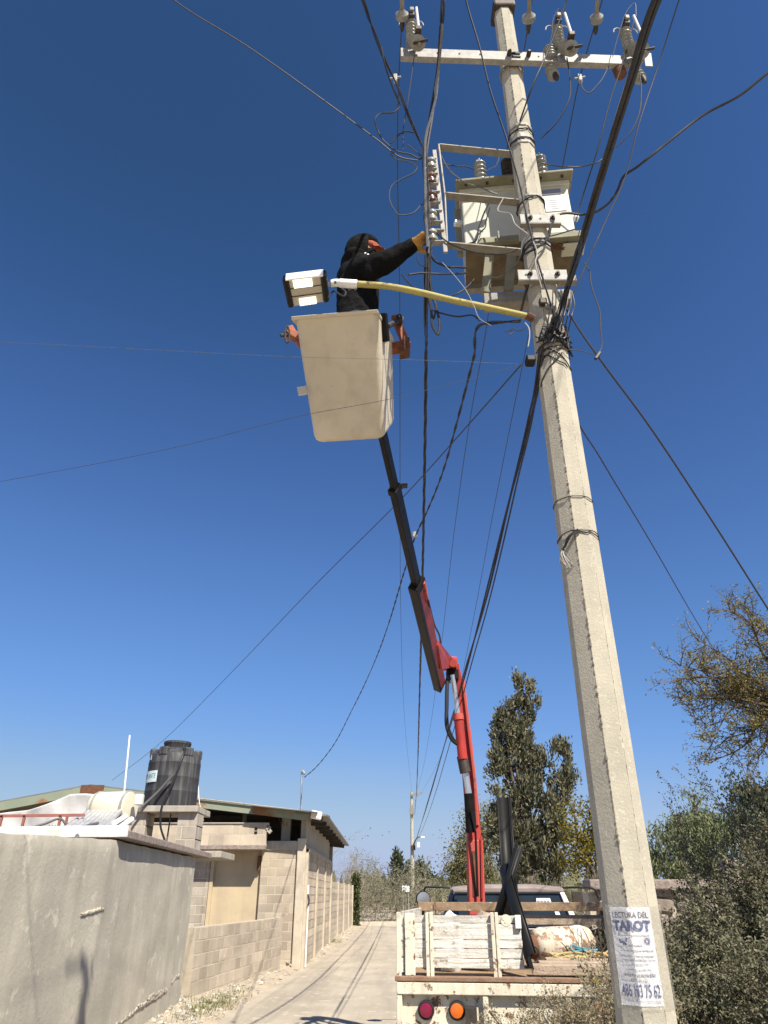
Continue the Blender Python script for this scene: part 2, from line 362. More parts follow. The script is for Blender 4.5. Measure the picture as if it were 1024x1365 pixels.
# a clear plastic film
mf = bpy.data.materials.new('clear_tape'); mf.use_nodes = True
_n = mf.node_tree.nodes; _L = mf.node_tree.links
_n['Principled BSDF'].inputs['Base Color'].default_value = (0.62, 0.57, 0.48, 1); _n['Principled BSDF'].inputs['Roughness'].default_value = 0.22
_t = _n.new('ShaderNodeBsdfTransparent'); _m = _n.new('ShaderNodeMixShader'); _m.inputs[0].default_value = 0.22
_L.new(_t.outputs[0], _m.inputs[1]); _L.new(_n['Principled BSDF'].outputs[0], _m.inputs[2]); _L.new(_m.outputs[0], _n['Material Output'].inputs[0])
_ns = _n.new('ShaderNodeTexNoise'); _ns.inputs['Scale'].default_value = 22; _bp = _n.new('ShaderNodeBump'); _bp.inputs['Strength'].default_value = 0.9; _bp.inputs['Distance'].default_value = 0.02
_L.new(_ns.outputs['Fac'], _bp.inputs['Height']); _L.new(_bp.outputs[0], _n['Principled BSDF'].inputs['Normal'])
M['tape'] = mf
ml = bpy.data.materials.new('led_lens'); ml.use_nodes = True
_b = ml.node_tree.nodes['Principled BSDF']; _b.inputs['Base Color'].default_value = (0.85, 0.83, 0.70, 1)
_b.inputs['Emission Color'].default_value = (1.0, 0.96, 0.80, 1); _b.inputs['Emission Strength'].default_value = 0.75  # glow added so the lens panels stay bright on the shaded underside
M['led'] = ml

# ------------------------------------------------------------------ ground, road
def grid_sheet(name, pts_fn, nx, ny, m):
    vs = [pts_fn(i / nx, j / ny) for j in range(ny + 1) for i in range(nx + 1)]
    fs = [(j * (nx + 1) + i, j * (nx + 1) + i + 1, (j + 1) * (nx + 1) + i + 1, (j + 1) * (nx + 1) + i) for j in range(ny) for i in range(nx)]
    me = bpy.data.meshes.new(name); me.from_pydata(vs, [], fs); me.materials.append(m)
    me.polygons.foreach_set('use_smooth', [True] * len(fs))
    o = bpy.data.objects.new(name, me); C.objects.link(o); return o
tag(grid_sheet('ground', lambda s, t: (-900 + 1800 * s, -300 + 1800 * t, -0.03), 6, 6, M['ground']), kind='structure')
E1, E2 = gnd(290, 1362), gnd(480, 1243)            # visible left edge of the road
ed = (E2 - E1) / (E2.y - E1.y)
def edge_x(y): return (E1 + ed * (y - E1.y)).x
def road_pt(s, t):
    y = -25 + 81 * t; xl = edge_x(y) + 0.05 * noise.noise((y * 0.7, 3, 0)); xr = xl + 5.6
    return (xl + (xr - xl) * s, y, 0.012 + 0.008 * noise.noise((s * 3, y * 0.4, 1)))
tag(grid_sheet('road', road_pt, 6, 120, M['road']), kind='structure')
def verge_pt(s, t):                                # the strip of dirt and rubble between road and walls
    y = 6 + 45 * t; x1 = edge_x(y) + 0.03; x0 = -3.45 if y < 14 else (-3.3 if y < 20.3 else -2.4)
    z = 0.0 + 0.16 * (1 - s) + 0.05 * noise.noise((s * 4, y * 1.3, 5)) * (1 - s)
    return (x0 + (x1 - x0) * s, y, z + (0.015 if s < 0.95 else -0.01))
tag(grid_sheet('verge', verge_pt, 6, 90, M['ground']), kind='structure')
rb = MB()
def rock(mb, p, r):
    vs = []; n = 6
    for k, (zz, rr) in enumerate(((-0.5, 0.7), (0.15, 1.0), (0.7, 0.55))):
        for i in range(n):
            a = 2 * math.pi * (i + 0.3 * k) / n; q = r * rr * rnd.uniform(0.7, 1.2)
            vs.append(Vector(p) + Vector((math.cos(a) * q, math.sin(a) * q, zz * r * rnd.uniform(0.6, 0.9))))
    fs = [tuple(range(n))[::-1], tuple(range(2 * n, 3 * n))]
    for j in range(2):
        for i in range(n): fs.append((j * n + i, j * n + (i + 1) % n, (j + 1) * n + (i + 1) % n, (j + 1) * n + i))
    mb.add(vs, fs)
for i in range(2600):
    y = 11.5 + 34 * rnd.random() ** 1.6; s = min(0.98, abs(rnd.gauss(0.35, 0.32)))
    x, yy, z = verge_pt(s, (y - 6) / 45); rock(rb, (x, yy, z), rnd.choice((0.01, 0.014, 0.018, 0.022, 0.028, 0.034, 0.05)) * rnd.uniform(0.7, 1.3))
tag(rb.build('rubble', M['stone_chip']), kind='stuff')
gr = MB()
for i in range(1500):
    y = rnd.gauss(13.6, 0.9) if i < 1100 else rnd.gauss(31, 0.5); s = min(1.0, max(0.15, rnd.gauss(0.62, 0.16)))
    x, yy, z = verge_pt(s, (y - 6) / 45); a = rnd.uniform(0, 6.28); h = rnd.uniform(0.02, 0.075); d = Vector((math.cos(a), math.sin(a), 0))
    p = Vector((x, yy, z)); gr.add([p - d * .006, p + d * .006, p + d * 0.02 * rnd.uniform(-1, 1) + Vector((rnd.uniform(-.03, .03), rnd.uniform(-.03, .03), h))], [(0, 1, 2)])
tag(gr.build('grass', M['grass']), kind='stuff')

# ------------------------------------------------------------------ stucco boundary wall on the left
CA = Vector((-3.06, 8.8, 0)); DA = Vector((-0.05, -0.99875, 0)); CB = Vector((-3.175, 13.3, 0))
A0 = CA + DA * 5.0
wall = thing('stucco_wall', 'long grey stucco boundary wall with cracks at the lower left roadside', 'wall', (-3.2, 9, 0))
def wall_sheet(p, q, n, top0, top1, nx, nz, thick):
    """front face with a gently uneven surface, plus top, back and ends"""
    n = Vector(n).normalized(); vs = []; fs = []
    for j in range(nz + 1):
        for i in range(nx + 1):
            s = i / nx; b = p.lerp(q, s); z = (top0 + (top1 - top0) * s) * j / nz
            if j == nz: z += 0.012 * noise.noise((b.x * 3, b.y * 3, 0))
            k = 0.014 * noise.noise((b.x * 1.2, b.y * 1.2, z * 1.2)) + 0.005 * noise.noise((b.x * 5, b.y * 5, z * 5))
            if j == nz: k -= 0.02
            vs.append(b + n * k + Vector((0, 0, z)))
    for j in range(nz):
        for i in range(nx): fs.append((j * (nx + 1) + i, j * (nx + 1) + i + 1, (j + 1) * (nx + 1) + i + 1, (j + 1) * (nx + 1) + i))
    o = len(vs); vs += [v - n * thick for v in vs[nz * (nx + 1):]]
    for i in range(nx): fs.append((nz * (nx + 1) + i, nz * (nx + 1) + i + 1, o + i + 1, o + i))
    o2 = len(vs); vs += [p - n * thick, q - n * thick]
    fs.append((o2, o2 + 1, o + nx, o)); fs.append((0, nz * (nx + 1), o, o2)); fs.append((nx, o2 + 1, o + nx, (nz + 1) * (nx + 1) - 1))
    return vs, fs
nA = Vector((-DA.y, DA.x, 0)).normalized(); nA = nA if nA.x > 0 else -nA
nB = Vector((CB.y - CA.y, CA.x - CB.x, 0)).normalized()
mb = MB(); mb.add(*wall_sheet(A0, CA, nA, 1.955, 2.15, 60, 30, 0.18)); mb.add(*wall_sheet(CA, CB, nB, 2.15, 2.15, 70, 30, 0.18))
mb.build('plaster', M['stucco'], wall, smooth=True)
def wpt(px, py):                                   # point on wall B plane (or A) under a pixel
    u, dy, dz = ray(px, py)
    for P0, n in ((CA, nB), (CA, nA)):
        t = (Vector((P0.x, P0.y, 0)).dot(n)) / Vector((u, dy, 0)).dot(n)
        q = Vector((u * t, dy * t, CAM_H + dz * t))
        if (n is nB and q.y >= CA.y) or n is nA: return q, n
def chip(pts, name, m, out=0.012, w0=0.02):
    """a ragged ridge of broken plaster following a crack"""
    mb = MB()
    for (a, b) in zip(pts, pts[1:]):
        pa, n = wpt(*a); pb, _ = wpt(*b)
        k = 16
        prev = None
        for i in range(k + 1):
            q = pa.lerp(pb, i / k) + Vector((0, 0, rnd.uniform(-.01, .01))); h = w0 * rnd.choice((.15, .4, .7, 1.0, 1.5)); l = w0 * rnd.choice((.2, .5, .9)); o = out * rnd.uniform(.5, 1.2)
            ring = [q - n * .01 + Vector((0, 0, h + .004)), q + n * (o + .012) + Vector((0, 0, h)), q + n * (o + .008) - Vector((0, 0, l)), q - n * .01 - Vector((0, 0, l + .004))]
            if prev: mb.add(prev + ring, [(0, 1, 5, 4), (1, 2, 6, 5), (2, 3, 7, 6)])
            prev = ring
    return mb.build(name, m, wall)
chip([(152, 1369), (170, 1356), (183, 1344), (197, 1336), (206, 1331), (214, 1325), (222, 1321)], 'crack_ridge', M['stucco_chip'], 0.012, 0.02)
chip([(196, 1334), (203, 1328), (213, 1324), (221, 1319)], 'crack_ridge', M['stucco_chip'], 0.006, 0.03)
chip([(228, 1312), (233, 1304), (239, 1301)], 'crack_ridge', M['stucco_chip'], 0.006, 0.028)
chip([(108, 1219), (118, 1217), (126, 1214), (138, 1212)], 'crack_ridge', M['stucco'], 0.006, 0.012)

# ------------------------------------------------------------------ block masonry helper
def block_mesh(L, H, T, ch=0.004, name='block'):
    v = []; x, z = L / 2, H / 2
    for (sx, sz) in ((-1, -1), (1, -1), (1, 1), (-1, 1)): v.append((sx * x, T, sz * z))
    for (sx, sz) in ((-1, -1), (1, -1), (1, 1), (-1, 1)): v.append((sx * x, ch, sz * z))
    for (sx, sz) in ((-1, -1), (1, -1), (1, 1), (-1, 1)): v.append((sx * (x - ch), 0.0, sz * (z - ch)))
    f = [(8, 9, 10, 11)]
    for i in range(4):
        j = (i + 1) % 4; f += [(i, j, 4 + j, 4 + i), (4 + i, 4 + j, 8 + j, 8 + i)]
    me = bpy.data.meshes.new(name); me.from_pydata(v, [], f); return me
BM = {}
def blocks(parent, P0, u, L, z0, z1, m, bl=0.4, bh=0.2, joint=0.015, proud=0.003, core=0.14, name='block', jitter=0.002, mort=None):
    """courses of separate blocks on a mortar core; P0 = bottom start, u = horizontal direction, the face looks to the right of u"""
    u = Vector(u).normalized(); n = Vector((u.y, -u.x, 0)); P0 = Vector(P0)
    mb = MB(); rot = Matrix((u, -n, Vector((0, 0, 1)))).transposed()
    mb.box(P0 + u * L / 2 - n * (core / 2 + proud) + Vector((0, 0, (z0 + z1) / 2)), (L - 0.006, core, z1 - z0), rot)
    mb.build('mortar_core', mort or M['mortar'], parent)
    nc = max(1, round((z1 - z0) / bh)); h = (z1 - z0) / nc; iv = inv_of(parent)
    for c in range(nc):
        x = 0.0; first = True
        while x < L - 0.03:
            l = bl * (0.5 if (first and c % 2) else 1.0); first = False
            if L - x - l < 0.06: l = L - x
            l = min(l, L - x)
            key = (round(l, 2), round(h, 3), m.name)
            if key not in BM:
                BM[key] = block_mesh(max(0.03, l - joint), h - joint, 0.05); BM[key].materials.append(m)
            o = bpy.data.objects.new(name, BM[key]); C.objects.link(o); o.parent = parent
            p = P0 + u * (x + l / 2) + n * rnd.uniform(-jitter, jitter) + Vector((0, 0, z0 + h * (c + .5)))
            rt = rot @ Matrix.Rotation(rnd.uniform(-.006, .006), 3, 'Z')
            o.matrix_local = iv @ (Matrix.Translation(p) @ rt.to_4x4())
            x += l

# ------------------------------------------------------------------ flat roofed shed behind the stucco wall
shed = thing('flat_roof_slab', 'weathered concrete roof slab jutting over the top of the stucco wall', 'roof', (-4, 9.5, 0))
s0 = at(170, 1119, 9.02); s1 = at(281, 1147, 14.2); zb = 2.175
poly = [(s0.x, 9.0, zb), (s1.x, 14.25, zb), (-3.6, 14.25, zb), (-9, 14.25, zb), (-9, 9.9, zb), (-4.2, 9.3, zb)]
MB().prism(poly, (0, 0, 0.09)).build('slab', M['slab'], shed, bevel=0.012)
mb = MB(); mb.bar((s0.x + 0.0, 8.975, zb + 0.075), (-9.0, 9.87, zb + 0.075), 0.05, 0.125); mb.build('edge_beam', M['white_paint'], shed, bevel=0.006)
mb = MB(); mb.prism([(-3.6, 14.26, zb + .02), (s1.x + .16, 14.26, zb + .02), (s1.x + .16, 15.6, zb + .02), (-3.6, 15.6, zb + .02)], (0, 0, 0.11)); mb.build('lower_slab', M['cement'], shed, bevel=0.01)
mb = MB(); mb.box((-6.4, 12, 1.05), (5.6, 3.6, 2.1)); mb.build('wall', M['cement'], shed)
MB().bar(at(106, 1122, 9.0), at(152, 1123, 9.0), 0.03, 0.03).build('moss', M['lf_hedge'], shed)

# ------------------------------------------------------------------ water tank on block piers
yk = 14.2
pk = thing('tank_stand', 'concrete block stand of two piers and a slab under the black water tank', 'tank stand', (-4.2, yk, 2.27))
zt = at(200, 1083, yk).z; zs = at(200, 1074.5, yk).z
mb = MB(); xl, xr = at(181, 1078, yk).x, at(265, 1078, yk).x
mb.box(((xl + xr) / 2, yk + .45, (zt + zs) / 2), (xr - xl, 1.1, zs - zt)); mb.build('slab', M['cement'], pk, bevel=0.012)
for a, b in ((175, 194), (236, 262)):
    xa, xb = at(a, 1100, yk).x, at(b, 1100, yk).x
    blocks(pk, (xa, yk, 0), (1, 0, 0), xb - xa, 2.27, zt - .002, M['block_grey'], bl=0.2, bh=0.21, core=0.5)
    blocks(pk, (xb, yk + .012, 0), (0, 1, 0), 0.5, 2.27, zt - .002, M['block_grey'], bl=0.25, bh=0.21, core=0.1)
tk = thing('water_tank', 'ribbed black plastic water tank with a pale label on a block stand', 'water tank', (-4.2, yk + .5, zs))
tc = at(227, 1075, yk + .5); r0 = (at(262, 1060, yk + .5).x - at(193, 1060, yk + .5).x) / 2 * 1.0; H = at(227, 1002, yk + .02).z - zs
cx = (at(262, 1060, yk + .5).x + at(192, 1060, yk + .5).x) / 2; ck = Vector((cx, yk + .55, zs + .002))
pr = [(r0 * .97, 0), (r0, .05)]
for k in range(3):
    z = .05 + (H - .1) * (k + 1) / 3.4
    pr += [(r0 * .998, z - .03), (r0 * 1.005, z - .02), (r0 * 1.005, z - .012), (r0 * .996, z)]
pr += [(r0 * .97, H - .02), (r0 * .8, H + .075), (r0 * .55, H + .13), (r0 * .5, H + .13)]
MB().lathe(pr, ck, n=48).build('body', M['tank'], tk, smooth=True)
lid = MB().lathe([(r0 * .5, H + .08), (r0 * .52, H + .21), (r0 * .54, H + .225), (r0 * .53, H + .265), (r0 * .35, H + .28), (.02, H + .285)], ck, n=32).build('lid', M['tank'], tk, smooth=True)
for k in range(6):
    a = 2 * math.pi * (k + .25) / 6; p = ck + Vector((math.cos(a) * r0 * .84, math.sin(a) * r0 * .84, H + .03))
    MB().box(p, (.16, .2, .17), Matrix.Rotation(a, 3, 'Z')).build('lug', M['tank'], tk, bevel=.03)
def on_cyl(c, r, ang, z): return c + Vector((math.sin(ang) * r, -math.cos(ang) * r, z))
def curved_patch(c, r, a0, a1, z0, z1, n=12, t=.004):
    vs = []; fs = []
    for i in range(n + 1):
        a = a0 + (a1 - a0) * i / n
        for rr in (r, r + t): vs += [on_cyl(c, rr, a, z0), on_cyl(c, rr, a, z1)]
    for i in range(n):
        b = i * 4; d = b + 4
        fs += [(b + 2, d + 2, d + 3, b + 3), (b, d, d + 2, b + 2), (b + 1, b + 3, d + 3, d + 1)]
    return vs, fs
la, lb = -1.12, -0.36; lz0, lz1 = H * .45, H * .66
MB().add(*curved_patch(ck, r0 * 1.016, la, lb, lz0, lz1)).build('label', M['label_white'], tk)
def font_geo(txt, size=1.0, bold=0.0):
    """flat letters as triangles in the unit frame (x right, y up)"""
    cu = bpy.data.curves.new('letters', 'FONT'); cu.body = txt; cu.size = size; cu.offset = bold; cu.resolution_u = 3; cu.align_x = 'CENTER'
    o = bpy.data.objects.new('letters', cu); C.objects.link(o)
    dg = bpy.context.evaluated_depsgraph_get(); me = bpy.data.meshes.new_from_object(o.evaluated_get(dg))
    bpy.data.objects.remove(o); bm = bmesh.new(); bm.from_mesh(me); bpy.data.meshes.remove(me); bmesh.ops.triangulate(bm, faces=bm.faces)
    return bm
def letters(txt, wd, ht, x0, y0, fn, mt, parent, name='lettering', bold=0.0, cuts=()):
    bm = font_geo(txt, 1.0, bold)
    xs = [v.co.x for v in bm.verts]; ys = [v.co.y for v in bm.verts]; ax, bx, ay, by = min(xs), max(xs), min(ys), max(ys)
    for v in bm.verts: v.co = Vector((x0 + (v.co.x - ax) / (bx - ax) * wd, y0 + (v.co.y - ay) / (by - ay) * ht, 0))
    for cx_ in cuts: bmesh.ops.bisect_plane(bm, geom=bm.verts[:] + bm.edges[:] + bm.faces[:], plane_co=(cx_, 0, 0), plane_no=(1, 0, 0))
    vs = [fn(v.co.x, v.co.y) for v in bm.verts]; bm.verts.index_update(); fs = [[v.index for v in f.verts] for f in bm.faces]; bm.free()
    return MB().add(vs, fs).build(name, mt, parent)
# the blurred logo and letters on the label
fn = lambda x, y: on_cyl(ck, r0 * 1.016 + .0065, la + (lb - la) * x, lz0 + (lz1 - lz0) * y)
mb = MB(); ring = []
for k in range(14):
    a = 2 * math.pi * k / 14; ring.append((.17 + .09 * math.cos(a), .52 + .27 * math.sin(a), .17 + .05 * math.cos(a), .47 + .14 * math.sin(a)))
for k in range(11):
    a, b = ring[k], ring[k + 1]; mb.add([fn(a[0], a[1]), fn(b[0], b[1]), fn(b[2], b[3]), fn(a[2], a[3])], [(0, 1, 2, 3)])
mb.build('logo', M['label_red'], tk)
letters('LANTE', .58, .42, .33, .34, fn, M['label_blue'], tk, bold=.0)
mb = MB(); mb.add([fn(.05, .08), fn(.97, .08), fn(.97, .2), fn(.05, .2)], [(0, 1, 2, 3)]); mb.build('label_stripe', M['label_blue'], tk)
MB().add(*curved_patch(ck, r0 * 1.0, -.95, -.82, H - .12, H - .03)).build('sticker', M['label_white'], tk)

def hose(name, label, pts, r, m, cat='hose', group=None, k=8, n=8):
    o = MB().tube(smooth_path(pts, k), r, n).build(name, m, smooth=True); tag(o, label, cat, group); return o
hose('black_hose', 'black hose running down the front of the water tank', [at(251, 992, yk + .3), at(243, 1010, yk - .05), at(232, 1040, yk - .1), at(217, 1072, yk - .12), at(214, 1100, yk - .1), at(221, 1124, yk - .05)], .02, M['hose'])
hose('grey_hose', 'grey hose looping from the water tank down past the solar heater', [at(231, 1033, yk - .06), at(208, 1058, yk - .1), at(186, 1078, yk - .2), at(170, 1089, 12.0), at(152, 1094, 11.0), at(135, 1097, 10.2), at(118, 1101, 9.6), at(108, 1106, 9.2), at(100, 1121, 8.93)], .024, M['hose_grey'])
hose('drain_pipe', 'thin pipe between the piers of the tank stand', [at(228, 1084, yk + .2), at(222, 1124, yk + .2)], .015, M['hose_grey'], 'pipe')
hose('white_mast', 'slim white plastic mast rising beside the solar heater', [at(165, 1062, 11.5), at(173, 980, 11.5)], .013, M['pvc'], 'mast')
hose('thin_rod', 'thin white rod leaning beside the tank stand', [at(271, 1094, 15.5), at(266, 1070, 15.5), at(264, 1040, 15.5)], .009, M['pvc'], 'rod')

# ------------------------------------------------------------------ solar water heater, rail, tarp
sh = thing('solar_water_heater', 'cream solar water heater with a row of glass tubes on the flat roof', 'solar heater', (-4, 10.8, 2.27))
a, b = at(126, 1078, 10.9), at(174, 1077, 10.78); ax = (b - a).normalized(); rr = .22
MB().lathe([(.02, -.02), (rr * .9, 0), (rr, .04), (rr, (b - a).length - .04), (rr * .92, (b - a).length), (.02, (b - a).length + .015)], a, ax, 32).build('storage_tank', M['heater'], sh, smooth=True)
for t in (.1, .9):
    MB().lathe([(rr + .001, 0), (rr + .012, .006), (rr + .012, .03), (rr + .001, .036)], a.lerp(b, t), ax, 32).build('band', M['galv'], sh, smooth=True)
for k in range(8):
    p = a.lerp(b, .02 + .84 * k / 7) + Vector((0, -.2, -.06)); q = at(82 + 7.6 * k, 1108.5, 9.75)
    MB().tube([p, p.lerp(q, .5), q], .036, 10).build('glass_tube', M['glass_tube'], sh, smooth=True)
p, q = at(80, 1110, 9.74), at(140, 1110, 9.74); MB().bar(p, q, .07, .05).build('tube_rest', M['galv'], sh)
for px_ in (126, 166):
    MB().bar(at(px_, 1083, 10.6) - Vector((0, .05, .1)), at(px_ - 46, 1117, 9.72), .03, .03).build('frame_rail', M['galv'], sh)
for px_ in (140, 172): MB().bar(at(px_, 1080, 10.9), Vector((at(px_, 1080, 10.9).x, 10.9, 2.27)), .03, .03).build('leg', M['galv'], sh)
for p, q in (((134, 1110), (168, 1088)), ((150, 1110), (176, 1092))):
    o = MB().tube([at(*p, 10.0), at(*q, 10.4)], .035, 10).build('pvc_pipe', M['pvc'], smooth=True)
    tag(o, 'cream plastic pipe lying on the roof edge, ' + ('nearer the glass tubes' if p[0] == 134 else 'nearer the tank stand'), 'pipe', 'pipes lying on the roof')
MB().box(at(186, 1066, 10.7), (.1, .1, .14)).build('valve_box', M['white_paint'], sh, bevel=.01)
rl = thing('railing', 'thin red oxide railing on the flat roof above the stucco wall', 'railing', (-6, 10.2, 2.27))
MB().bar(at(-30, 1088, 10.2), at(113, 1086.5, 10.2), .03, .035).build('top_rail', M['rail_red'], rl)
for px_, yy in ((3, 10.2), (33, 10.2), (81, 10.2), (90, 10.6)):
    t = at(px_, 1087, yy); MB().bar(t, Vector((t.x, t.y, 2.27)), .03, .03).build('post', M['rail_red'], rl)
for px_ in (66, 70, 74):
    t = at(px_, 1100, 9.9); hose('reinforcing_bar', {66: 'leftmost', 70: 'middle', 74: 'rightmost'}[px_] + ' of three rusty bar stubs on the flat roof', [t, Vector((t.x + .01, t.y, 2.26))], .006, M['rust'], 'bar', 'bar stubs on the roof')
hose('roof_cable', 'dark cable drooping behind the red railing', [at(28, 1116, 9.9), at(40, 1105, 10), at(60, 1098, 10.1), at(82, 1092, 10.2), at(88, 1098, 10.2), at(100, 1097, 10.3)], .015, M['hose_grey'], 'cable')
hose('low_roof_cable', 'grey cable sagging low behind the red railing', [at(34, 1104, 10.4), at(55, 1105, 10.3), at(72, 1111, 10), at(84, 1117, 9.8)], .013, M['hose_grey'], 'cable')
def cloth(outline_fn, nx, ny, m, name, amp=.06, sc=1.3, thick=.01):
    vs = []; fs = []
    for j in range(ny + 1):
        for i in range(nx + 1):
            p = outline_fn(i / nx, j / ny); k = amp * noise.noise((p.x * sc, p.z * sc, 2)) + amp * .5 * noise.noise((p.x * sc * 3, p.z * sc * 2, 7)); vs.append(p + Vector((0, -k - .035 * math.sin(p.x * 7 + p.z * 5 + 2 * noise.noise((p.x, p.z, 1))) * (.3 + abs(noise.noise((p.x * .8, p.z, 5)))), 0)))
    for j in range(ny):
        for i in range(nx): fs.append((j * (nx + 1) + i, j * (nx + 1) + i + 1, (j + 1) * (nx + 1) + i + 1, (j + 1) * (nx + 1) + i))
    o = MB().add(vs, fs).build(name, m, smooth=True); s = o.modifiers.new('thickness', 'SOLIDIFY'); s.thickness = thick; return o
def tarp_fn(s, t):
    x = -40 + 172 * s; top = 1098 - 37 * min(1, (s / .78)) - (3 * math.sin(s * 9)); bot = 1122
    return at(x, bot + (top - bot) * t, 12.6 - .5 * s)
tag(cloth(tarp_fn, 110, 26, M['tarp'], 'tarp'), 'white tarp hung behind the red railing under the green roof edge', 'tarp')

# ------------------------------------------------------------------ warehouse with the green roof edge, and block house front
YF = 20.4
wh = thing('warehouse', 'open gabled warehouse with green rusty roof edge behind the block walls', 'building', (-5, 25, 0))
rL, rT, rR = at(-150, 1098, 20.0), at(120, 1048, 20.0), at(416, 1083.5, 20.0)
YB = 32.5
def roof_side(a, b, name, th=.05):
    MB().prism([a, b, b + Vector((0, 0, th)), a + Vector((0, 0, th))], (0, YB - 20.0, 0)).build(name, M['roofing'], wh)
roof_side(rL, rT, 'roof_sheet'); roof_side(rT + Vector((.001, 0, 0)), rR + Vector((.2, 0, -.03)), 'roof_sheet')
for p, q in ((rL, rT), (rT, rR)):
    MB().bar(p + Vector((0, -.03, -.10)), q + Vector((0, -.03, -.10)), .05, .21).build('fascia', M['fascia'], wh)
MB().box(rT + Vector((.1, -.07, -.1)), (.6, .03, .24)).build('ridge_plate', M['rust'], wh)
MB().bar(at(336, 1074.5, 19.9), at(424, 1084, 19.9), .5, .02).build('roof_flashing', M['roofing'], wh)
MB().tube([at(262, 1064, 19.9), at(398, 1080, 19.9)], .02).build('flashing_edge', M['galv'], wh)
# curved overhang on the road side
for k in range(9):
    y = 20.3 + k * 1.45
    MB().bar((-2.35, y, 3.42), (-1.62, y, 3.34), .1, .13).build('rafter_tail', M['dark'], wh)
MB().prism([(-2.3, 19.9, 3.47), (-1.45, 19.9, 3.39), (-1.45, 19.9, 3.43), (-2.3, 19.9, 3.51)], (0, 12.8, 0)).build('eave_sheet', M['roofing'], wh)
MB().box((-1.75, 19.92, 3.42), (.28, .14, .2), Matrix.Rotation(.2, 3, 'Y')).build('eave_bracket', M['white_paint'], wh, bevel=.03)
MB().box((-2.12, 24.95, 1.7), (.14, 9.0, 3.4)).build('side_wall', M['cement'], wh)
MB().box((-7.6, YB - .3, 1.9), (11.0, .2, 3.5)).build('back_wall', M['cement'], wh)
MB().box((-7.7, 23.2, 1.85), (11.2, .15, 3.6)).build('added_dark_wall', M['dark'], wh)  # dark wall added so the gap under the roof reads as deep shade
MB().box((-13.3, 26, 1.8), (.2, 12, 3.6)).build('far_wall', M['cement'], wh)
MB().box((at(382, 1100, 20.7).x, 20.75, 1.75), (.24, .24, 3.45)).build('column', M['cement'], wh, bevel=.01)
for px_ in (326, 162, 196): MB().box((at(px_, 1085, 20.8).x, 20.9, 1.8), (.1, .1, 3.6)).build('post', M['fascia'], wh)
MB().bar(at(20, 1090, 22), at(20, 1090, 22) + Vector((9, 0, 0)), .08, .1).build('purlin', M['dark'], wh)

hf = thing('block_house_front', 'block and plaster house front facing the road under the warehouse roof', 'house front', (-3, YF, 0))
xa, xb = at(262, 1200, YF).x, at(276, 1200, YF).x
xc, xd = at(345, 1200, YF).x, at(393, 1200, YF).x
blocks(hf, (xa - 1.6, YF - .02, 0), (1, 0, 0), xb - xa + 1.6, 0, 2.75, M['block_grey'], core=.12)
MB().box(((xb + xc) / 2 + .0, YF + .12, 1.35), (xc - xb + .02, .12, 2.7)).build('plaster_panel', M['plaster_y'], hf)
MB().box((at(279, 1200, YF).x, YF + .03, 1.35), (.09, .1, 2.7)).build('jamb', M['plaster_y'], hf)
blocks(hf, (xc, YF - .05, 0), (1, 0, 0), xd - xc, 0, 2.62, M['block'], core=.16)
MB().box(((xc + xd) / 2, YF + .02, 2.73), (xd - xc + .02, .22, .22)).build('tie_beam', M['cement'], hf, bevel=.01)
MB().box((xd + .12, YF - .02, 1.45), (.22, .2, 2.9)).build('corner_column', M['mortar'], hf, bevel=.02)
MB().box((xc - .06, YF + .0, 2.32), (.08, .12, .34)).build('red_brick_edge', M['rust'], hf)
for k in range(3):
    hose('tie_wire_bar', ['first bent bar', 'middle bent bar', 'last bent bar'][k] + ' counted from the plaster panel on the block house front', [at(375 + 4 * k, 1101, YF), at(372 + 5 * k, 1090 + 3 * k, YF)], .008, M['rust'], 'bar', 'bars sticking up from the block house front')
# parapet over the lower roof
pp = thing('block_parapet', 'pale block parapet with a dark gap above it and a stained lower edge', 'parapet', (-4, 20, 2.7))
YP = 20.0; pxa, pxb = at(180, 1115, YP).x, at(355, 1115, YP).x
zb0, zb1, zt1 = at(300, 1133, YP).z, at(300, 1127, YP).z, at(300, 1098, YP).z
blocks(pp, (pxa - 2.5, YP, 0), (1, 0, 0), pxb - pxa + 2.5, zb1, zt1, M['block'], bh=.21, core=.16)
MB().box(((pxa - 2.5 + pxb) / 2, YP + .02, (zb0 + zb1) / 2), (pxb - pxa + 2.5, .34, zb1 - zb0 - .004)).build('ledge', M['slab'], pp, bevel=.012)
MB().box(((pxa - 2.5 + pxb) / 2, YP + .08, zt1 + .012), (pxb - pxa + 2.5, .22, .03)).build('coping', M['cement'], pp, bevel=.008)
MB().box(((pxa - 2.5 + pxb) / 2, YP + .33, zb1 + .02), (pxb - pxa + 2.5, .5, .06)).build('roof_edge', M['cement'], pp)
for k in range(3):
    MB().box(Vector((at(356 + k * 2, 1098, YP).x, YP + .05, zt1 - .03 - .07 * k)), (.1, .14, .1), Matrix.Rotation(.4 * k, 3, 'Y')).build('broken_block', M['cement'], pp)
for k in range(2): MB().box(Vector((at(341, 1111, YP).x, YP - .004, zt1 - .21 + .09 * k)), (.07, .012, .06)).build('vent_hole', M['black'], pp)
# lower garden wall in front
lw = thing('low_block_wall', 'low tan block wall running from the stucco wall toward the house front', 'wall', (-2.9, 17, 0))
q0, q1 = gnd(250, 1345), gnd(373, 1296); u = (q1 - q0); Lw = u.length
blocks(lw, q0, u, Lw, -.05, 1.12, M['block'], core=.14)
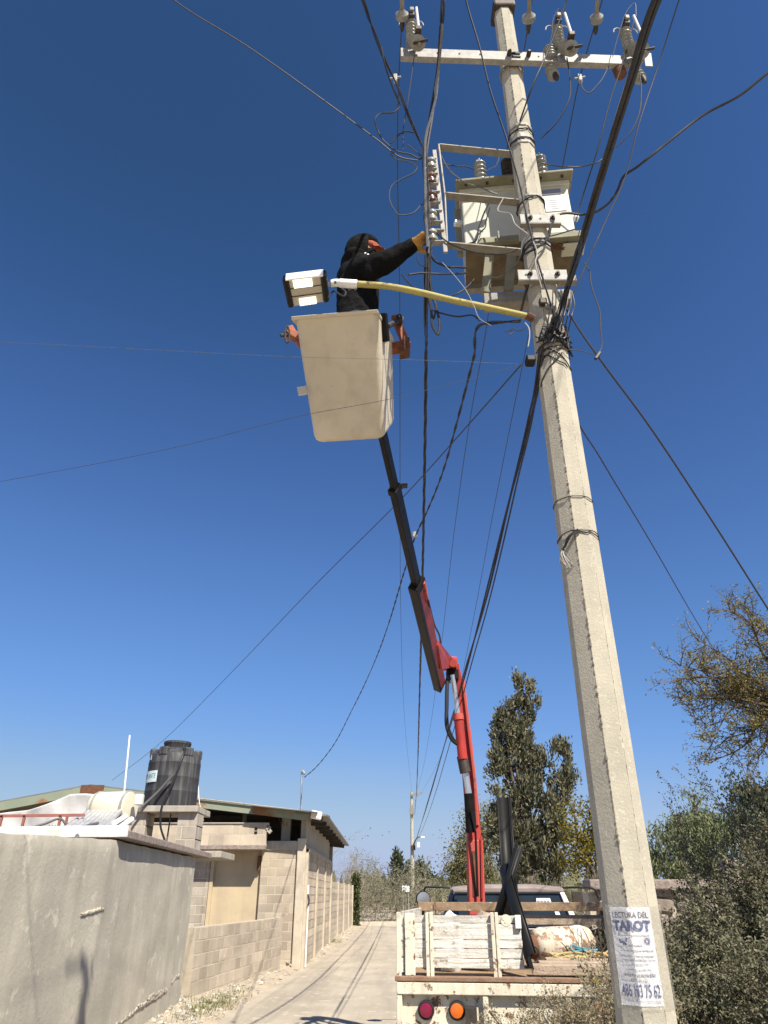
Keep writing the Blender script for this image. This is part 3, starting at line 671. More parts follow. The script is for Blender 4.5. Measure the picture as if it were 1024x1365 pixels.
# long side wall along the road
sw = thing('roadside_block_wall', 'long pale block wall receding along the left side of the road', 'wall', (-2, 30, 0))
def course_wall(P0, P1, z0, z1, h=.2, bl=.4):
    u = (P1 - P0); L = u.length; u.normalize(); n = Vector((u.y, -u.x, 0)); rot = Matrix((u, -n, Vector((0, 0, 1)))).transposed()
    MB().box(P0 + u * L / 2 - n * .09 + Vector((0, 0, (z0 + z1) / 2)), (L, .15, z1 - z0), rot).build('mortar_core', M['mortar'], sw)
    nc = round((z1 - z0) / h); h = (z1 - z0) / nc
    for c in range(nc):
        mb = MB(); x = -bl * .5 * (c % 2)
        while x < L - .02:
            a, b = max(0, x), min(L, x + bl); x += bl
            if b - a > .05: mb.box(P0 + u * (a + b) / 2 - n * (.03 - rnd.uniform(0, .008)) + Vector((0, 0, z0 + h * (c + .5))), (b - a - .016, .05, h - .02), rot)
        tag(mb.build('block_course', M['block'], sw))
w0 = Vector((-2.0, YF + .1, 0)); w1 = Vector((-1.97, 29.6, 0)); w2 = Vector((-1.78, 45.5, 0))
course_wall(w0, w1, 0, 2.6); course_wall(w1, w2, 0, 2.05)
for k, t in enumerate((.0, .34, .68, 1.0)):
    p = w0.lerp(w1, t); MB().box((p.x + .002, p.y, 1.32), (.09, .2, 2.66)).build('tie_column', M['mortar'], sw)
for t in (.25, .5, .75, 1.0):
    p = w1.lerp(w2, t); MB().box((p.x + .002, p.y, 1.04), (.09, .22, 2.1)).build('tie_column', M['mortar'], sw)
MB().box((w0.x + .02, 25.0, 2.64), (.09, 9.2, .1)).build('bond_beam', M['cement'], sw)
mb = MB(); mb.box((-1.96, YF + .18, 1.72), (.08, .12, .2)); mb.build('meter_box', M['plate_white'], sw, bevel=.01)
MB().tube(smooth_path([(-1.93, YF + .16, 1.6), (-1.9, YF + .14, 1.48), (-1.92, YF + .12, 1.36)]), .018).build('meter_cable', M['hose'], sw)
MB().tube([(-1.93, YF + .18, 1.6), (-1.93, YF + .18, .05)], .02).build('conduit', M['pvc'], sw)
hm = thing('service_mast', 'thin service mast with weatherhead on the warehouse roof', 'mast', tuple(at(401, 1078, 20.6)))
MB().tube([at(401.5, 1080, 20.6), at(402, 1031, 20.6)], .022).build('pipe', M['galv'], hm)
MB().tube(smooth_path([at(402, 1031, 20.6), at(403.5, 1028, 20.58), at(406, 1032, 20.55)]), .035).build('weatherhead', M['galv'], hm, smooth=True)

# ------------------------------------------------------------------ vegetation
NR = np.random.default_rng(11)
def leaf_mesh(name, cen, axis, length, width, m, parent=None, droop=0.0):
    """one diamond-shaped leaf per centre, axis = leaf direction"""
    n = len(cen); cen = np.asarray(cen); axis = np.asarray(axis)
    axis = axis / (np.linalg.norm(axis, axis=1, keepdims=True) + 1e-9)
    rv = NR.normal(size=(n, 3)); side = np.cross(axis, rv); side /= (np.linalg.norm(side, axis=1, keepdims=True) + 1e-9)
    ln = (length * NR.uniform(.6, 1.4, n))[:, None]; wd = (width * NR.uniform(.6, 1.4, n))[:, None]
    v = np.stack([cen, cen + axis * ln * .5 + side * wd * .5, cen + axis * ln, cen + axis * ln * .5 - side * wd * .5], 1).reshape(-1, 3)
    if parent is not None:
        iv = np.array(inv_of(parent)); v = v @ iv[:3, :3].T + iv[:3, 3]
    me = bpy.data.meshes.new(name); me.vertices.add(4 * n); me.vertices.foreach_set('co', v.ravel())
    me.loops.add(4 * n); me.loops.foreach_set('vertex_index', np.arange(4 * n, dtype=np.int32))
    me.polygons.add(n); me.polygons.foreach_set('loop_start', np.arange(0, 4 * n, 4, dtype=np.int32))
    me.update(); me.materials.append(m)
    o = bpy.data.objects.new(name, me); C.objects.link(o); o.parent = parent
    return o
def blob_points(blobs, per, shell=0.55, gap=0.0, gscale=1.2):
    """clump centres inside ellipsoids (centre, radii), denser near the surface, with noise gaps"""
    out = []
    for c, r in blobs:
        k = max(4, int(per * (r[0] * r[1] * r[2]) ** (2 / 3) * 10))
        tries = 0; got = 0
        while got < k and tries < k * 6:
            tries += 1
            d = NR.normal(size=3); d /= np.linalg.norm(d); q = shell + (1 - shell) * NR.random() if NR.random() < .75 else NR.random()
            p = np.array(c) + d * q * np.array(r)
            if gap and noise.noise(Vector(p * gscale)) < -gap: continue
            out.append((p, d)); got += 1
    return out
def limbs(mb, base, targets, r0, n=6, sag=0.0):
    base = Vector(base)
    for t in targets:
        t = Vector(t); m1 = base.lerp(t, .35) + Vector((rnd.uniform(-.15, .15), rnd.uniform(-.15, .15), .12 * (t - base).length)); m2 = base.lerp(t, .7) + Vector((rnd.uniform(-.12, .12), rnd.uniform(-.12, .12), .05))
        mb.tube(smooth_path([base, m1, m2, t], 4), [r0 * (1 - .9 * i / 12) for i in range(13)], n)
def blob_tree(name, label, cat, pxblobs, Y, per, leaf, k, csize, lm, base_px, trunk_r, mode='up', gap=0.1, depth=0.8, group=None, twig=True, shell=.5, gscale=1.2):
    base = at(base_px, 1193, Y); base = Vector((base.x, Y, 0))
    t = thing(name, label, cat, base, 0, group)
    blobs = []; KR = .95 if name == 'cypress_tree' else 1.0
    for (px, py, rx, ry, *dy) in pxblobs:
        yy = Y + (dy[0] if dy else 0); c = at(px, py, yy); ex = at(px + rx, py, yy); ey = at(px, py - ry, yy)
        a, b = abs(ex.x - c.x) * KR, abs(ey.z - c.z) * KR; blobs.append(((c.x, c.y, c.z), (a, max(a, min(b, a * 1.5)) * depth, b)))
    main = [b[0] for b in blobs]
    if name == 'cypress_tree':
        for (c, r) in list(blobs):
            for _ in range(2):
                a = rnd.uniform(0, 6.28); q = (c[0] + math.cos(a) * r[0] * 1.05, c[1] + math.sin(a * 1.7) * r[1], c[2] + abs(math.sin(a)) * r[2] * .8 + .1); e = rnd.uniform(.09, .17); blobs.append((q, (e, e, e * 1.7)))
    pts = blob_points(blobs, per, shell, gap, gscale)
    cen = []; ax = []
    for p, d in pts:
        cs = csize * NR.uniform(.6, 1.35); q = NR.normal(size=(k, 3)) * cs * np.array((1, 1, .75) if mode != 'up' else (.55, .55, 1.1))
        cen.append(p + q)
        if mode == 'up': a = NR.normal(size=(k, 3)) * .45 + np.array((0, 0, 1.0)) + d * .5
        elif mode == 'down': a = NR.normal(size=(k, 3)) * .5 + np.array((0, 0, -.9))
        else: a = NR.normal(size=(k, 3)) + d * .4
        ax.append(a)
    leaf_mesh('crown', np.concatenate(cen), np.concatenate(ax), leaf[0], leaf[1], lm, t)
    mb = MB(); top = max(b[0][2] for b in blobs); mid = Vector((sum(b[0][0] for b in blobs) / len(blobs), Y, top * .5))
    fork = base.lerp(mid, .55)
    mb.tube(smooth_path([base, base.lerp(fork, .5) + Vector((.06, 0, 0)), fork], 4), [trunk_r * (1.15 - .4 * i / 8) for i in range(9)], 9)
    limbs(mb, fork, main, trunk_r * (.3 if name == 'cypress_tree' else .55))
    mb.build('trunk', M['bark'], t, smooth=True)
    if twig:
        mb = MB(); sel = [pts[i] for i in NR.integers(0, len(pts), min(260, len(pts)))]
        for p, d in sel:
            c = min(blobs, key=lambda b: sum((p[i] - b[0][i]) ** 2 for i in range(3)))[0]; p = Vector(p); c = Vector(c)
            mb.tube([c.lerp(p, .1), c.lerp(p, .6) + Vector((rnd.uniform(-.05, .05), 0, .04)), p + Vector(d) * .08], [trunk_r * .13, trunk_r * .07, .004], 4, False)
        mb.build('twigs', M['twig'], t)
    return t

# tall ragged cypress behind the truck
blob_tree('cypress_tree', 'tall ragged dark cypress with a leaning split top behind the truck', 'tree',
    [(690, 925, 9, 20), (711, 925, 9, 13), (706, 948, 9, 14), (683, 952, 6, 12), (690, 965, 17, 22), (672, 966, 5, 14), (664, 985, 6, 16), (697, 990, 20, 24), (684, 982, 12, 20), (665, 1015, 13, 18), (660, 1028, 12, 14), (690, 1022, 24, 26), (722, 1020, 18, 20),
     (752, 1010, 11, 20), (758, 1032, 13, 20), (748, 1048, 15, 22), (702, 1055, 34, 30), (678, 1080, 26, 30), (735, 1078, 28, 30), (700, 1105, 38, 30), (745, 1105, 20, 30), (690, 1135, 34, 30), (725, 1140, 28, 30), (665, 1110, 16, 30), (700, 1165, 36, 25), (738, 1160, 18, 28)],
    22, 19, (.13, .05), 34, .095, M['lf_cypress'], 700, .22, 'up', .16, .75, gscale=2.2, shell=.35)
blob_tree('mesquite_tree', 'feathery grey green mesquite tree left of the black channel covers', 'tree',
    [(628, 1118, 24, 22), (612, 1140, 24, 20), (640, 1095, 18, 20), (648, 1130, 22, 30), (618, 1165, 26, 18), (650, 1165, 22, 24), (602, 1128, 12, 10), (607, 1158, 14, 14), (660, 1100, 14, 24)],
    27, 20, (.10, .04), 26, .24, M['lf_mesq'], 640, .16, 'any', .05, .8, shell=.3)
blob_tree('yellowing_tree', 'yellow green tree between the cypress and the concrete pole', 'tree',
    [(785, 1090, 22, 24), (772, 1115, 24, 24), (795, 1125, 22, 28), (780, 1150, 26, 24), (812, 1110, 22, 34), (765, 1080, 10, 14), (806, 1150, 22, 24)],
    20.5, 20, (.08, .045), 26, .16, M['lf_yellow'], 785, .15, 'any', .08, .8)
blob_tree('willow_tree', 'rounded pale green tree right of the concrete pole', 'tree',
    [(925, 1078, 34, 26), (900, 1085, 22, 22), (950, 1092, 24, 26), (890, 1120, 26, 28), (930, 1115, 36, 34), (965, 1115, 28, 30), (905, 1150, 36, 26), (950, 1155, 36, 26), (872, 1145, 18, 26)],
    21, 18, (.12, .035), 30, .19, M['lf_pale'], 930, .2, 'down', .1, .8)
blob_tree('dark_tree', 'dense dark green tree at the far right behind the shrubs', 'tree',
    [(990, 1055, 24, 24), (1015, 1050, 26, 26), (985, 1090, 22, 26), (1020, 1090, 30, 30), (1050, 1075, 34, 36), (1000, 1125, 34, 30), (1040, 1120, 36, 34)],
    15.5, 18, (.09, .035), 28, .13, M['lf_dark'], 1020, .17, 'down', .08, .8)
blob_tree('far_conifer', 'small dark conifer on the horizon left of the far utility pole', 'tree', [(530, 1145, 5, 9), (530, 1158, 8, 10), (531, 1172, 9, 12), (529, 1186, 11, 10)], 85, 4, (.45, .2), 20, .35, M['lf_dark'], 530, .25, 'up', 0, .9, twig=False)
blob_tree('far_round_tree', 'dark rounded tree on the horizon beside the far utility pole', 'tree', [(553, 1160, 12, 12), (563, 1170, 12, 14), (547, 1178, 12, 14), (560, 1186, 16, 10)], 85, 4, (.4, .25), 20, .4, M['lf_dark'], 556, .3, 'any', 0, .9, twig=False)
blob_tree('palm_tree', 'tiny distant palm above the dry scrub', 'tree', [(512, 1180, 3, 3.4)], 120, 6, (1.0, .12), 22, .25, M['lf_dark'], 512, .2, 'down', 0, .9, twig=False)

def grow(mb, lv, p, d, L, r, depth, leaf_n, up=0.05, wander=.35, seg=5, kids=4, spread=.9, lo=.25, leafd=1):
    """recursive branch: tubes into mb, leaf (centre, axis) pairs into lv"""
    p = Vector(p); d = Vector(d).normalized(); pts = [p.copy()]; ds = []
    for i in range(seg):
        d = (d + Vector((rnd.gauss(0, 1), rnd.gauss(0, 1), rnd.gauss(0, 1))) * wander * .45 + Vector((0, 0, up))).normalized()
        p = p + d * L / seg; pts.append(p.copy()); ds.append(d.copy())
    mb.tube(pts, [max(.0016, r * (1 - .75 * i / seg)) for i in range(seg + 1)], 5 if r > .008 else 3, False)
    if depth <= leafd:
        for i in range(int(leaf_n * L)):
            t = rnd.random() ** .7 * seg; k = min(seg - 1, int(t)); q = pts[k].lerp(pts[k + 1], t - k)
            lv.append((q + Vector((rnd.gauss(0, 1), rnd.gauss(0, 1), rnd.gauss(0, 1))) * .018, ds[k] * .6 + Vector((rnd.gauss(0, 1), rnd.gauss(0, 1), rnd.gauss(0, .8)))))
    if depth > 0:
        for i in range(kids):
            t = (lo + (1 - lo) * (i + rnd.random()) / kids) * seg; k = min(seg - 1, int(t)); q = pts[k].lerp(pts[k + 1], t - k)
            dd = (ds[k] + Vector((rnd.gauss(0, 1), rnd.gauss(0, 1), rnd.gauss(0, .8))) * spread).normalized()
            grow(mb, lv, q, dd, L * rnd.uniform(.42, .68), r * .5, depth - 1, leaf_n, up, wander, seg, kids, spread, lo, leafd)
def shrub(name, label, cat, base, stems, L, r, depth, leaf_n, leaf, lm, tm, lean=(0, 0), spread_xy=.35, kids=4, group=None, up=.06, fan=.9, wander=.35, root_sp=.1, leafd=1):
    base = Vector(base); t = thing(name, label, cat, base, 0, group); mb = MB(); lv = []
    for s in range(stems):
        a = rnd.uniform(0, 6.28); d = Vector((math.cos(a) * spread_xy + lean[0], math.sin(a) * spread_xy + lean[1], 1))
        grow(mb, lv, base + Vector((math.cos(a), math.sin(a), 0)) * root_sp * rnd.random(), d, L * rnd.uniform(.75, 1.1), r * rnd.uniform(.7, 1.1), depth, leaf_n, up, wander, 6, kids, fan, .22, leafd)
    mb.build('stems', tm, t)
    if lv: leaf_mesh('foliage', np.array([q[0] for q in lv]), np.array([q[1] for q in lv]), leaf[0], leaf[1], lm, t)
    return t
# big dusty shrubs at the right
G = 'shrubs at the right roadside'
SL = (.03, .015)
shrub('roadside_shrub', 'large dusty shrub with small leaves right behind the concrete pole', 'shrub', (2.75, 6.4, 0), 19, .98, .013, 3, 170, SL, M['lf_shrub'], M['twig'], (.05, 0), .5, 5, G, fan=.8)
shrub('roadside_shrub', 'tallest dusty shrub standing at the right edge of the picture', 'shrub', (4.05, 7.6, 0), 20, 1.35, .017, 3, 140, (.034, .017), M['lf_shrub'], M['twig'], (-.05, 0), .42, 5, G, fan=.8)
shrub('roadside_shrub', 'lower leafy shrub in front at the right edge of the picture', 'shrub', (2.85, 5.2, 0), 18, .8, .011, 3, 190, (.025, .012), M['lf_shrub'], M['twig'], (.05, 0), .6, 5, G, fan=.8)
shrub('roadside_shrub', 'slender shrub with an upright twig reaching above the pale green tree', 'shrub', (3.5, 8.0, 0), 3, 2.0, .014, 2, 70, SL, M['lf_shrub'], M['twig'], (.02, 0), .13, 8, G, up=.14, fan=.6)
shrub('roadside_shrub', 'sparse dusty shrub close beside the right face of the concrete pole', 'shrub', (2.35, 7.3, 0), 8, .85, .012, 3, 85, (.028, .014), M['lf_shrub'], M['twig'], (.0, 0), .35, 5, G, fan=.8)
shrub('roadside_shrub', 'leafy dusty shrub in front of the rubble wall right of the pole', 'shrub', (2.95, 9.3, 0), 14, 1.0, .012, 3, 110, (.035, .017), M['lf_shrub'], M['twig'], (.0, 0), .5, 5, G, fan=.8)
# dry shrub in front of the truck
shrub('dry_shrub', 'dry fine leaved shrub covering the right half of the truck rear', 'shrub', (1.2, 5.7, 0), 20, .64, .006, 3, 150, (.017, .009), M['lf_dry'], M['twig_pale'], (0, 0), .45, 5, None, up=.1, fan=.75)
shrub('dry_shrub', 'yellowish dry shrub at the foot of the concrete pole', 'shrub', (1.5, 5.5, 0), 15, .7, .006, 3, 150, (.018, .009), M['lf_dry'], M['twig_pale'], (0, 0), .32, 5, None, up=.1, fan=.75)
dg = MB()
for i in range(5200):
    x = rnd.uniform(1.4, 4.6); y = rnd.uniform(4.3, 7.2)
    if x < 1.6 and y < 4.6: continue
    a = rnd.uniform(0, 6.28); h = rnd.uniform(.25, .8) * (1 if x > 1.8 else .6); d = Vector((math.cos(a), math.sin(a), 0)); p = Vector((x, y, -.03)); l = Vector((rnd.gauss(0, .16), rnd.gauss(0, .16), 0))
    dg.add([p - d * .004, p + d * .004, p + d * .003 + l * .4 + Vector((0, 0, h * .6)), p - d * .003 + l * .4 + Vector((0, 0, h * .6)), p + l + Vector((0, 0, h))], [(0, 1, 2, 3), (3, 2, 4)])
tag(dg.build('dry_grass', M['straw']), kind='stuff')
# overhanging mesquite limb from a trunk just outside the picture
om = thing('overhanging_tree', 'thorny bare mesquite branches reaching in from the upper right edge', 'tree', (5.3, 7.6, 0))
mb = MB(); lv = []; tb = Vector((5.3, 7.6, 0)); fk = Vector((5.05, 7.5, 2.2)); hub = at(1075, 935, 7.2)
mb.tube(smooth_path([tb, tb + Vector((-.1, 0, 1.1)), fk], 5), [.16 - .05 * i / 10 for i in range(11)], 10)
mb.tube(smooth_path([fk, fk.lerp(hub, .5) + Vector((.05, 0, .1)), hub], 5), [.1 - .04 * i / 10 for i in range(11)], 8)
for (tx, ty, yy) in ((897, 885, 6.9), (893, 908, 7.3), (902, 938, 7.0), (925, 850, 7.2), (955, 870, 6.8), (968, 810, 7.1), (990, 806, 7.4), (1005, 850, 6.9), (905, 930, 7.6), (945, 1000, 7.0), (965, 985, 7.3), (915, 905, 7.2), (930, 885, 6.9), (935, 945, 7.2), (960, 925, 7.3), (1000, 830, 7.2), (985, 900, 7.0), (950, 1015, 7.2), (1000, 960, 6.9), (1120, 820, 7.3), (1160, 900, 7.5), (1150, 980, 7.1), (1060, 800, 7.6), (1010, 1010, 7.1)):
    tip = at(tx, ty, yy); st = hub + Vector((rnd.uniform(-.35, .1), rnd.uniform(-.15, .15), rnd.uniform(-.2, .25))); L = (tip - st).length
    p1 = st.lerp(tip, .33) + Vector((rnd.gauss(0, .05), rnd.gauss(0, .08), rnd.gauss(.02, .06))); p2 = st.lerp(tip, .68) + Vector((rnd.gauss(0, .04), rnd.gauss(0, .06), rnd.gauss(.02, .05)))
    path = smooth_path([st, p1, p2, tip], 6); mb.tube(path, [max(.003, .022 * (1 - .9 * i / 18)) for i in range(19)], 5, False); mb.tube([hub, st], [.05, .024], 6, False)
    for k in range(17):
        i = 3 + int(15.9 * (k + rnd.random()) / 17); i = min(17, i); d = (path[min(18, i + 1)] - path[i - 1]).normalized()
        dd = d * .9 + Vector((rnd.gauss(0, .6), rnd.gauss(0, .6), rnd.gauss(.05, .55)))
        grow(mb, lv, path[i], dd, rnd.uniform(.16, .34), 0.007, 1, 64, .02, .5, 4, 3, .9, .2, 1)
mb.build('trunk', M['thorn'], om)
leaf_mesh('foliage', np.array([q[0] for q in lv]), np.array([q[1] for q in lv]), .03, .012, M['lf_mesq2'], om)

# dry scrub along the end of the road and behind the truck
for k, (px, Y, L, st, lab) in enumerate(((494, 57, 2.3, 7, 'grey dry scrub bush in front of the ivy column end of the wall'), (512, 58, 2.4, 7, 'grey dry scrub bush at the end of the road'), (531, 58, 2.3, 7, 'grey dry scrub bush under the far conifer'),
                                         (550, 61, 2.2, 7, 'grey dry scrub bush around the foot of the far utility pole'), (480, 62, 3.0, 7, 'taller grey dry scrub beside the hedge column'), (572, 50, 2.0, 7, 'grey dry scrub bush left of the truck mirror'), (588, 44, 2.1, 7, 'dry scrub bush behind the left truck mirror'),
                                         (520, 66, 3.0, 7, 'pale scrub bush further back at the road end'), (503, 70, 3.2, 7, 'pinkish grey scrub further back near the hedge column'))):
    b = at(px, 1193, Y); shrub('scrub_bush', lab, 'shrub', (b.x, Y, 0), st, L, .022, 3, 14, (.11, .05), M['lf_grey'], M['twig_pale'], (0, 0), .6, 4, 'scrub at the end of the road', leafd=1, root_sp=.8)
shrub('bare_shrub', 'leafless grey shrub rising behind the end of the block wall', 'shrub', (at(455, 1193, 50).x, 50, 0), 8, 3.7, .035, 3, 0, (.1, .05), M['lf_grey'], M['twig_pale'], (.06, 0), .3, 5, None, up=.1, root_sp=.6)
for k, (px, Y, L, lab) in enumerate(((690, 17.5, 1.15, 'dry twiggy bush right behind the cab roof'), (735, 18, 1.3, 'dry twiggy bush behind the right end of the cab'), (775, 17, 1.3, 'dry twiggy bush behind the right mirror'), (820, 18, 1.3, 'dry bush hidden behind the concrete pole'), (620, 20, 1.1, 'dry bush behind the red crane column'), (655, 19, 1.1, 'dry bush behind the black channel covers'))):
    b = at(px, 1193, Y); shrub('dry_bush', lab, 'shrub', (b.x, Y, 0), 14, L, .014, 3, 22, (.045, .022), M['lf_grey'], M['twig_pale'], (0, 0), .45, 4, 'dry bushes behind the truck', up=.08, root_sp=.5)
# far treeline and scrub land
cen = []; ax = []
for i in range(6500):
    a = NR.uniform(-.75, .75); d = NR.uniform(95, 240); h = NR.random() ** 1.6 * (2.4 + 1.8 * noise.noise((a * 14, 3, 1))) * (.6 + d / 240)
    cen.append((math.sin(a) * d, math.cos(a) * d, h)); ax.append((NR.normal() * .6, NR.normal() * .6, 1))
tag(leaf_mesh('scrub_woodland', np.array(cen), np.array(ax), 2.4, 1.3, M['lf_olive']), kind='stuff')
hg = thing('hedge_column', 'narrow green ivy covered column at the far end of the block wall', 'hedge', (at(474, 1200, 46.3).x, 46.3, 0))
c0, c1 = at(469, 1200, 46).x, at(479, 1200, 46).x; n = 2600
P3 = np.stack([NR.uniform(c0, c1, n), NR.uniform(46, 46.6, n), NR.uniform(0, 2.75, n) * (1 - .08 * NR.random(n))], 1)
leaf_mesh('foliage', P3, NR.normal(size=(n, 3)), .13, .09, M['lf_hedge'], hg)
MB().tube([(sum((c0, c1)) / 2, 46.3, 0), (sum((c0, c1)) / 2, 46.3, 2.6)], .1, 8).build('stem', M['bark'], hg)
kw = thing('far_kerb_wall', 'low pale kerb wall across the end of the road', 'wall', (0, 55, 0))
p, q = gnd(472, 1234.5), gnd(585, 1233.5); MB().bar(p + Vector((0, 0, .1)), q + Vector((0, 0, .1)), .3, .24).build('kerb', M['mortar'], kw, bevel=.02)
sgn = thing('far_sign', 'small blank white board standing in the dry scrub', 'sign', (at(541, 1185, 56).x, 56, 0))
p, q = at(536, 1180.5, 56), at(546, 1188.5, 56); MB().box((p + q) / 2, (q.x - p.x, .04, p.z - q.z)).build('board', M['plate_white'], sgn)
for px_ in (537.5, 544.5): a = at(px_, 1186, 56.04); MB().tube([a, (a.x, a.y, 0)], .03, 6).build('leg', M['galv'], sgn)

# rubble stone wall behind the right shrubs
rw = thing('rubble_wall', 'low pinkish rubble stone wall behind the right roadside shrubs', 'wall', (5, 11.4, 0))
M['rubble'] = mat('pinkish_rubble', (0.31, 0.25, 0.205), (0.21, 0.175, 0.145), 5, .95, .6, 40, objr=.22)
MB().box((6.0, 11.6, .82), (6.2, .3, 1.62)).build('mortar_core', M['mortar'], rw)
STN = []
for k in range(8):
    bm = bmesh.new(); bmesh.ops.create_cube(bm, size=1)
    for v in bm.verts: v.co = Vector((v.co.x * rnd.uniform(.8, 1.05), v.co.y, v.co.z * rnd.uniform(.8, 1.05)))
    bmesh.ops.bevel(bm, geom=bm.edges[:], offset=.13, segments=1, affect='EDGES')
    me = bpy.data.meshes.new('stone'); bm.to_mesh(me); bm.free(); me.materials.append(M['rubble']); STN.append(me)
z = 0.0
while z < 1.62:
    h = rnd.uniform(.17, .26); x = 2.95 + rnd.random() * .1
    while x < 9.0:
        l = rnd.uniform(.2, .42); o = bpy.data.objects.new('stone', rnd.choice(STN)); C.objects.link(o); o.parent = rw
        o.matrix_local = inv_of(rw) @ (Matrix.Translation((x + l / 2, 11.45 + rnd.uniform(-.03, .03), z + h / 2)) @ Matrix.Rotation(rnd.uniform(-.15, .15), 4, 'Y') @ Matrix.Diagonal((l * .96, .14, h * .98, 1))); x += l
    z += h
MB().box((6.0, 11.5, 1.73), (6.2, .42, .13)).build('coping', M['slab'], rw, bevel=.02)
def loose(name, label, cat, p, d, m, rz=0, holes=False):
    t = thing(name, label, cat, p, rz); x, y, z = d; rot = Matrix.Rotation(rz, 3, 'Z'); p = Vector(p)
    if holes:
        mb = MB()
        for c, s in (((-x / 2 + .015, 0, z / 2), (.03, y, z)), ((0, 0, z / 2), (.03, y, z)), ((x / 2 - .015, 0, z / 2), (.03, y, z)), ((-x / 4, 0, .015), (x / 2 - .06, y, .03)), ((x / 4, 0, .015), (x / 2 - .06, y, .03)), ((-x / 4, 0, z - .015), (x / 2 - .06, y, .03)), ((x / 4, 0, z - .015), (x / 2 - .06, y, .03))):
            mb.box(p + rot @ Vector(c), s, rot)
        mb.build('shell', m, t)
    else: MB().box(p + Vector((0, 0, z / 2)), d, rot).build('body', m, t, bevel=.015)
    return t
loose('hollow_block', 'pale hollow concrete block with two holes on top of the rubble wall', 'block', (at(997, 1190, 11.5).x, 11.5, 1.797), (.36, .3, .2), M['mortar'], 0.05, True)
loose('loose_block', 'pinkish solid block standing tilted on top of the rubble wall', 'block', (at(978, 1190, 11.5).x, 11.5, 1.797), (.2, .2, .26), M['rubble'], .3)

# ------------------------------------------------------------------ stake bed truck with crane
TR0 = Vector((1.15, 6.9, 0)); TRZ = R(-7)
truck = thing('crane_truck', 'old white stake bed truck with red crane boom and raised work bucket', 'truck', TR0, TRZ)
TM = Matrix.Translation(TR0) @ Matrix.Rotation(TRZ, 4, 'Z')
def T(): return MB(TM)
def tp(name, mb, m, parent=None, **k): return mb.build(name, m, parent or truck, **k)
for k in range(11):                                  # bed boards run across
    tp('floor_plank', T().box((rnd.uniform(-.01, .01), .12 + .2 * k, .985), (2.06, .188, .035)), M['plank_brown'])
tp('edge_rail', T().box((0, .02, .99), (2.13, .1, .035)), M['rust_rail'], bevel=.006)
tp('rear_beam', T().box((0, .0, .925), (2.10, .05, .085)), M['truck_white'], bevel=.006)
tp('rear_panel', T().box((0, .045, .745), (2.06, .02, .27)), M['truck_white'])
for x in (-1.03, -.33, .33, 1.03): tp('panel_post', T().box((x, .01, .74), (.045, .055, .28)), M['truck_white'], bevel=.006)
tp('lower_rail', T().box((0, .012, .60), (2.1, .05, .06)), M['truck_white'], bevel=.006)
for s in (-1, 1):
    for x, m in ((.815, 'lens_red'), (.565, 'lens_orange')):
        l = tp('tail_light', T().lathe([(.068, 0), (.068, .03), (.056, .034), (.054, .026), (.02, .026)], (s * x, .035, .775), (0, -1, 0), 28), M['rubber'], smooth=True)
        l['label'] = ('round red' if m == 'lens_red' else 'round amber') + ' rear light'
        tp('lens', T().lathe([(.053, 0), (.051, .012), (.03, .018), (.004, .02)], (s * x, .008, .775), (0, -1, 0), 28), M[m], l, smooth=True)
tp('bracket', T().bar((-.31, .0, .78), (-.13, -.03, .58), .014, .014), M['iron'])
for x in (-.45, .45): tp('chassis_rail', T().box((x, 2.9, .72), (.09, 6.0, .17)), M['iron'])
for y in (.25, 1.2, 2.1): tp('cross_member', T().box((0, y, .88), (2.0, .08, .12)), M['rust_rail'])
for x in (-1.03, 1.03): tp('side_rail', T().box((x, 1.15, .945), (.05, 2.25, .09)), M['truck_white'], bevel=.006)
def wheel(x, y, r=.40, wd=.22):
    w_ = tp('wheel', T().lathe([(.12, -wd * .3), (.16, -wd * .35), (.16, wd * .35), (.12, wd * .3)], (x, y, r), (1, 0, 0), 24), M['iron'], smooth=True)
    tp('tyre', T().lathe([(.2, -wd * .42), (r * .82, -wd * .5), (r * .97, -wd * .42), (r, -wd * .25), (r, wd * .25), (r * .97, wd * .42), (r * .82, wd * .5), (.2, wd * .42)], (x, y, r), (1, 0, 0), 32), M['rubber'], w_, smooth=True)
    tp('rim', T().lathe([(.21, -.06), (.22, .07), (.1, .03), (.02, .03)], (x, y, r), (1 if x > 0 else -1, 0, 0), 24), M['galv'], w_, smooth=True)
for x in (-.88, -.64, .64, .88): wheel(x, 1.15)
for x in (-.8, .8): wheel(x, 5.3)
# stake gate at the left half of the rear
gate = tp('stake_gate', T().box((-.94, .035, 1.235), (.085, .035, .455)), M['truck_white'], bevel=.006); gate['label'] = 'whitewashed slatted stake gate'
for (x, wd) in ((-.79, .028), (-.755, .03), (-.235, .03), (-.20, .028)):
    tp('stake', T().box((x, .025, 1.235), (wd, .04, .47)), M['truck_white'], gate, bevel=.004)
PLK = ((1.062, 1.128), (1.134, 1.200), (1.206, 1.264), (1.270, 1.383), (1.390, 1.445))
for k, (z0, z1) in enumerate(PLK):
    tp('plank', T().box((-.49 + rnd.uniform(-.004, .004), .06 + rnd.uniform(-.004, .006), (z0 + z1) / 2), (.985, .022, z1 - z0), Matrix.Rotation(rnd.uniform(-.006, .006), 3, 'Y')), M['plank_white'], gate, bevel=.003)
tp('corner_plate', T().lathe([(.04, 0), (.045, .004), (.02, .006)], (-.12, .048, 1.41), (0, -1, 0), 16), M['truck_white'], gate)
tp('corner_strip', T().box((-.02, .03, 1.40), (.05, .03, .10)), M['cab_white'], gate, bevel=.004)
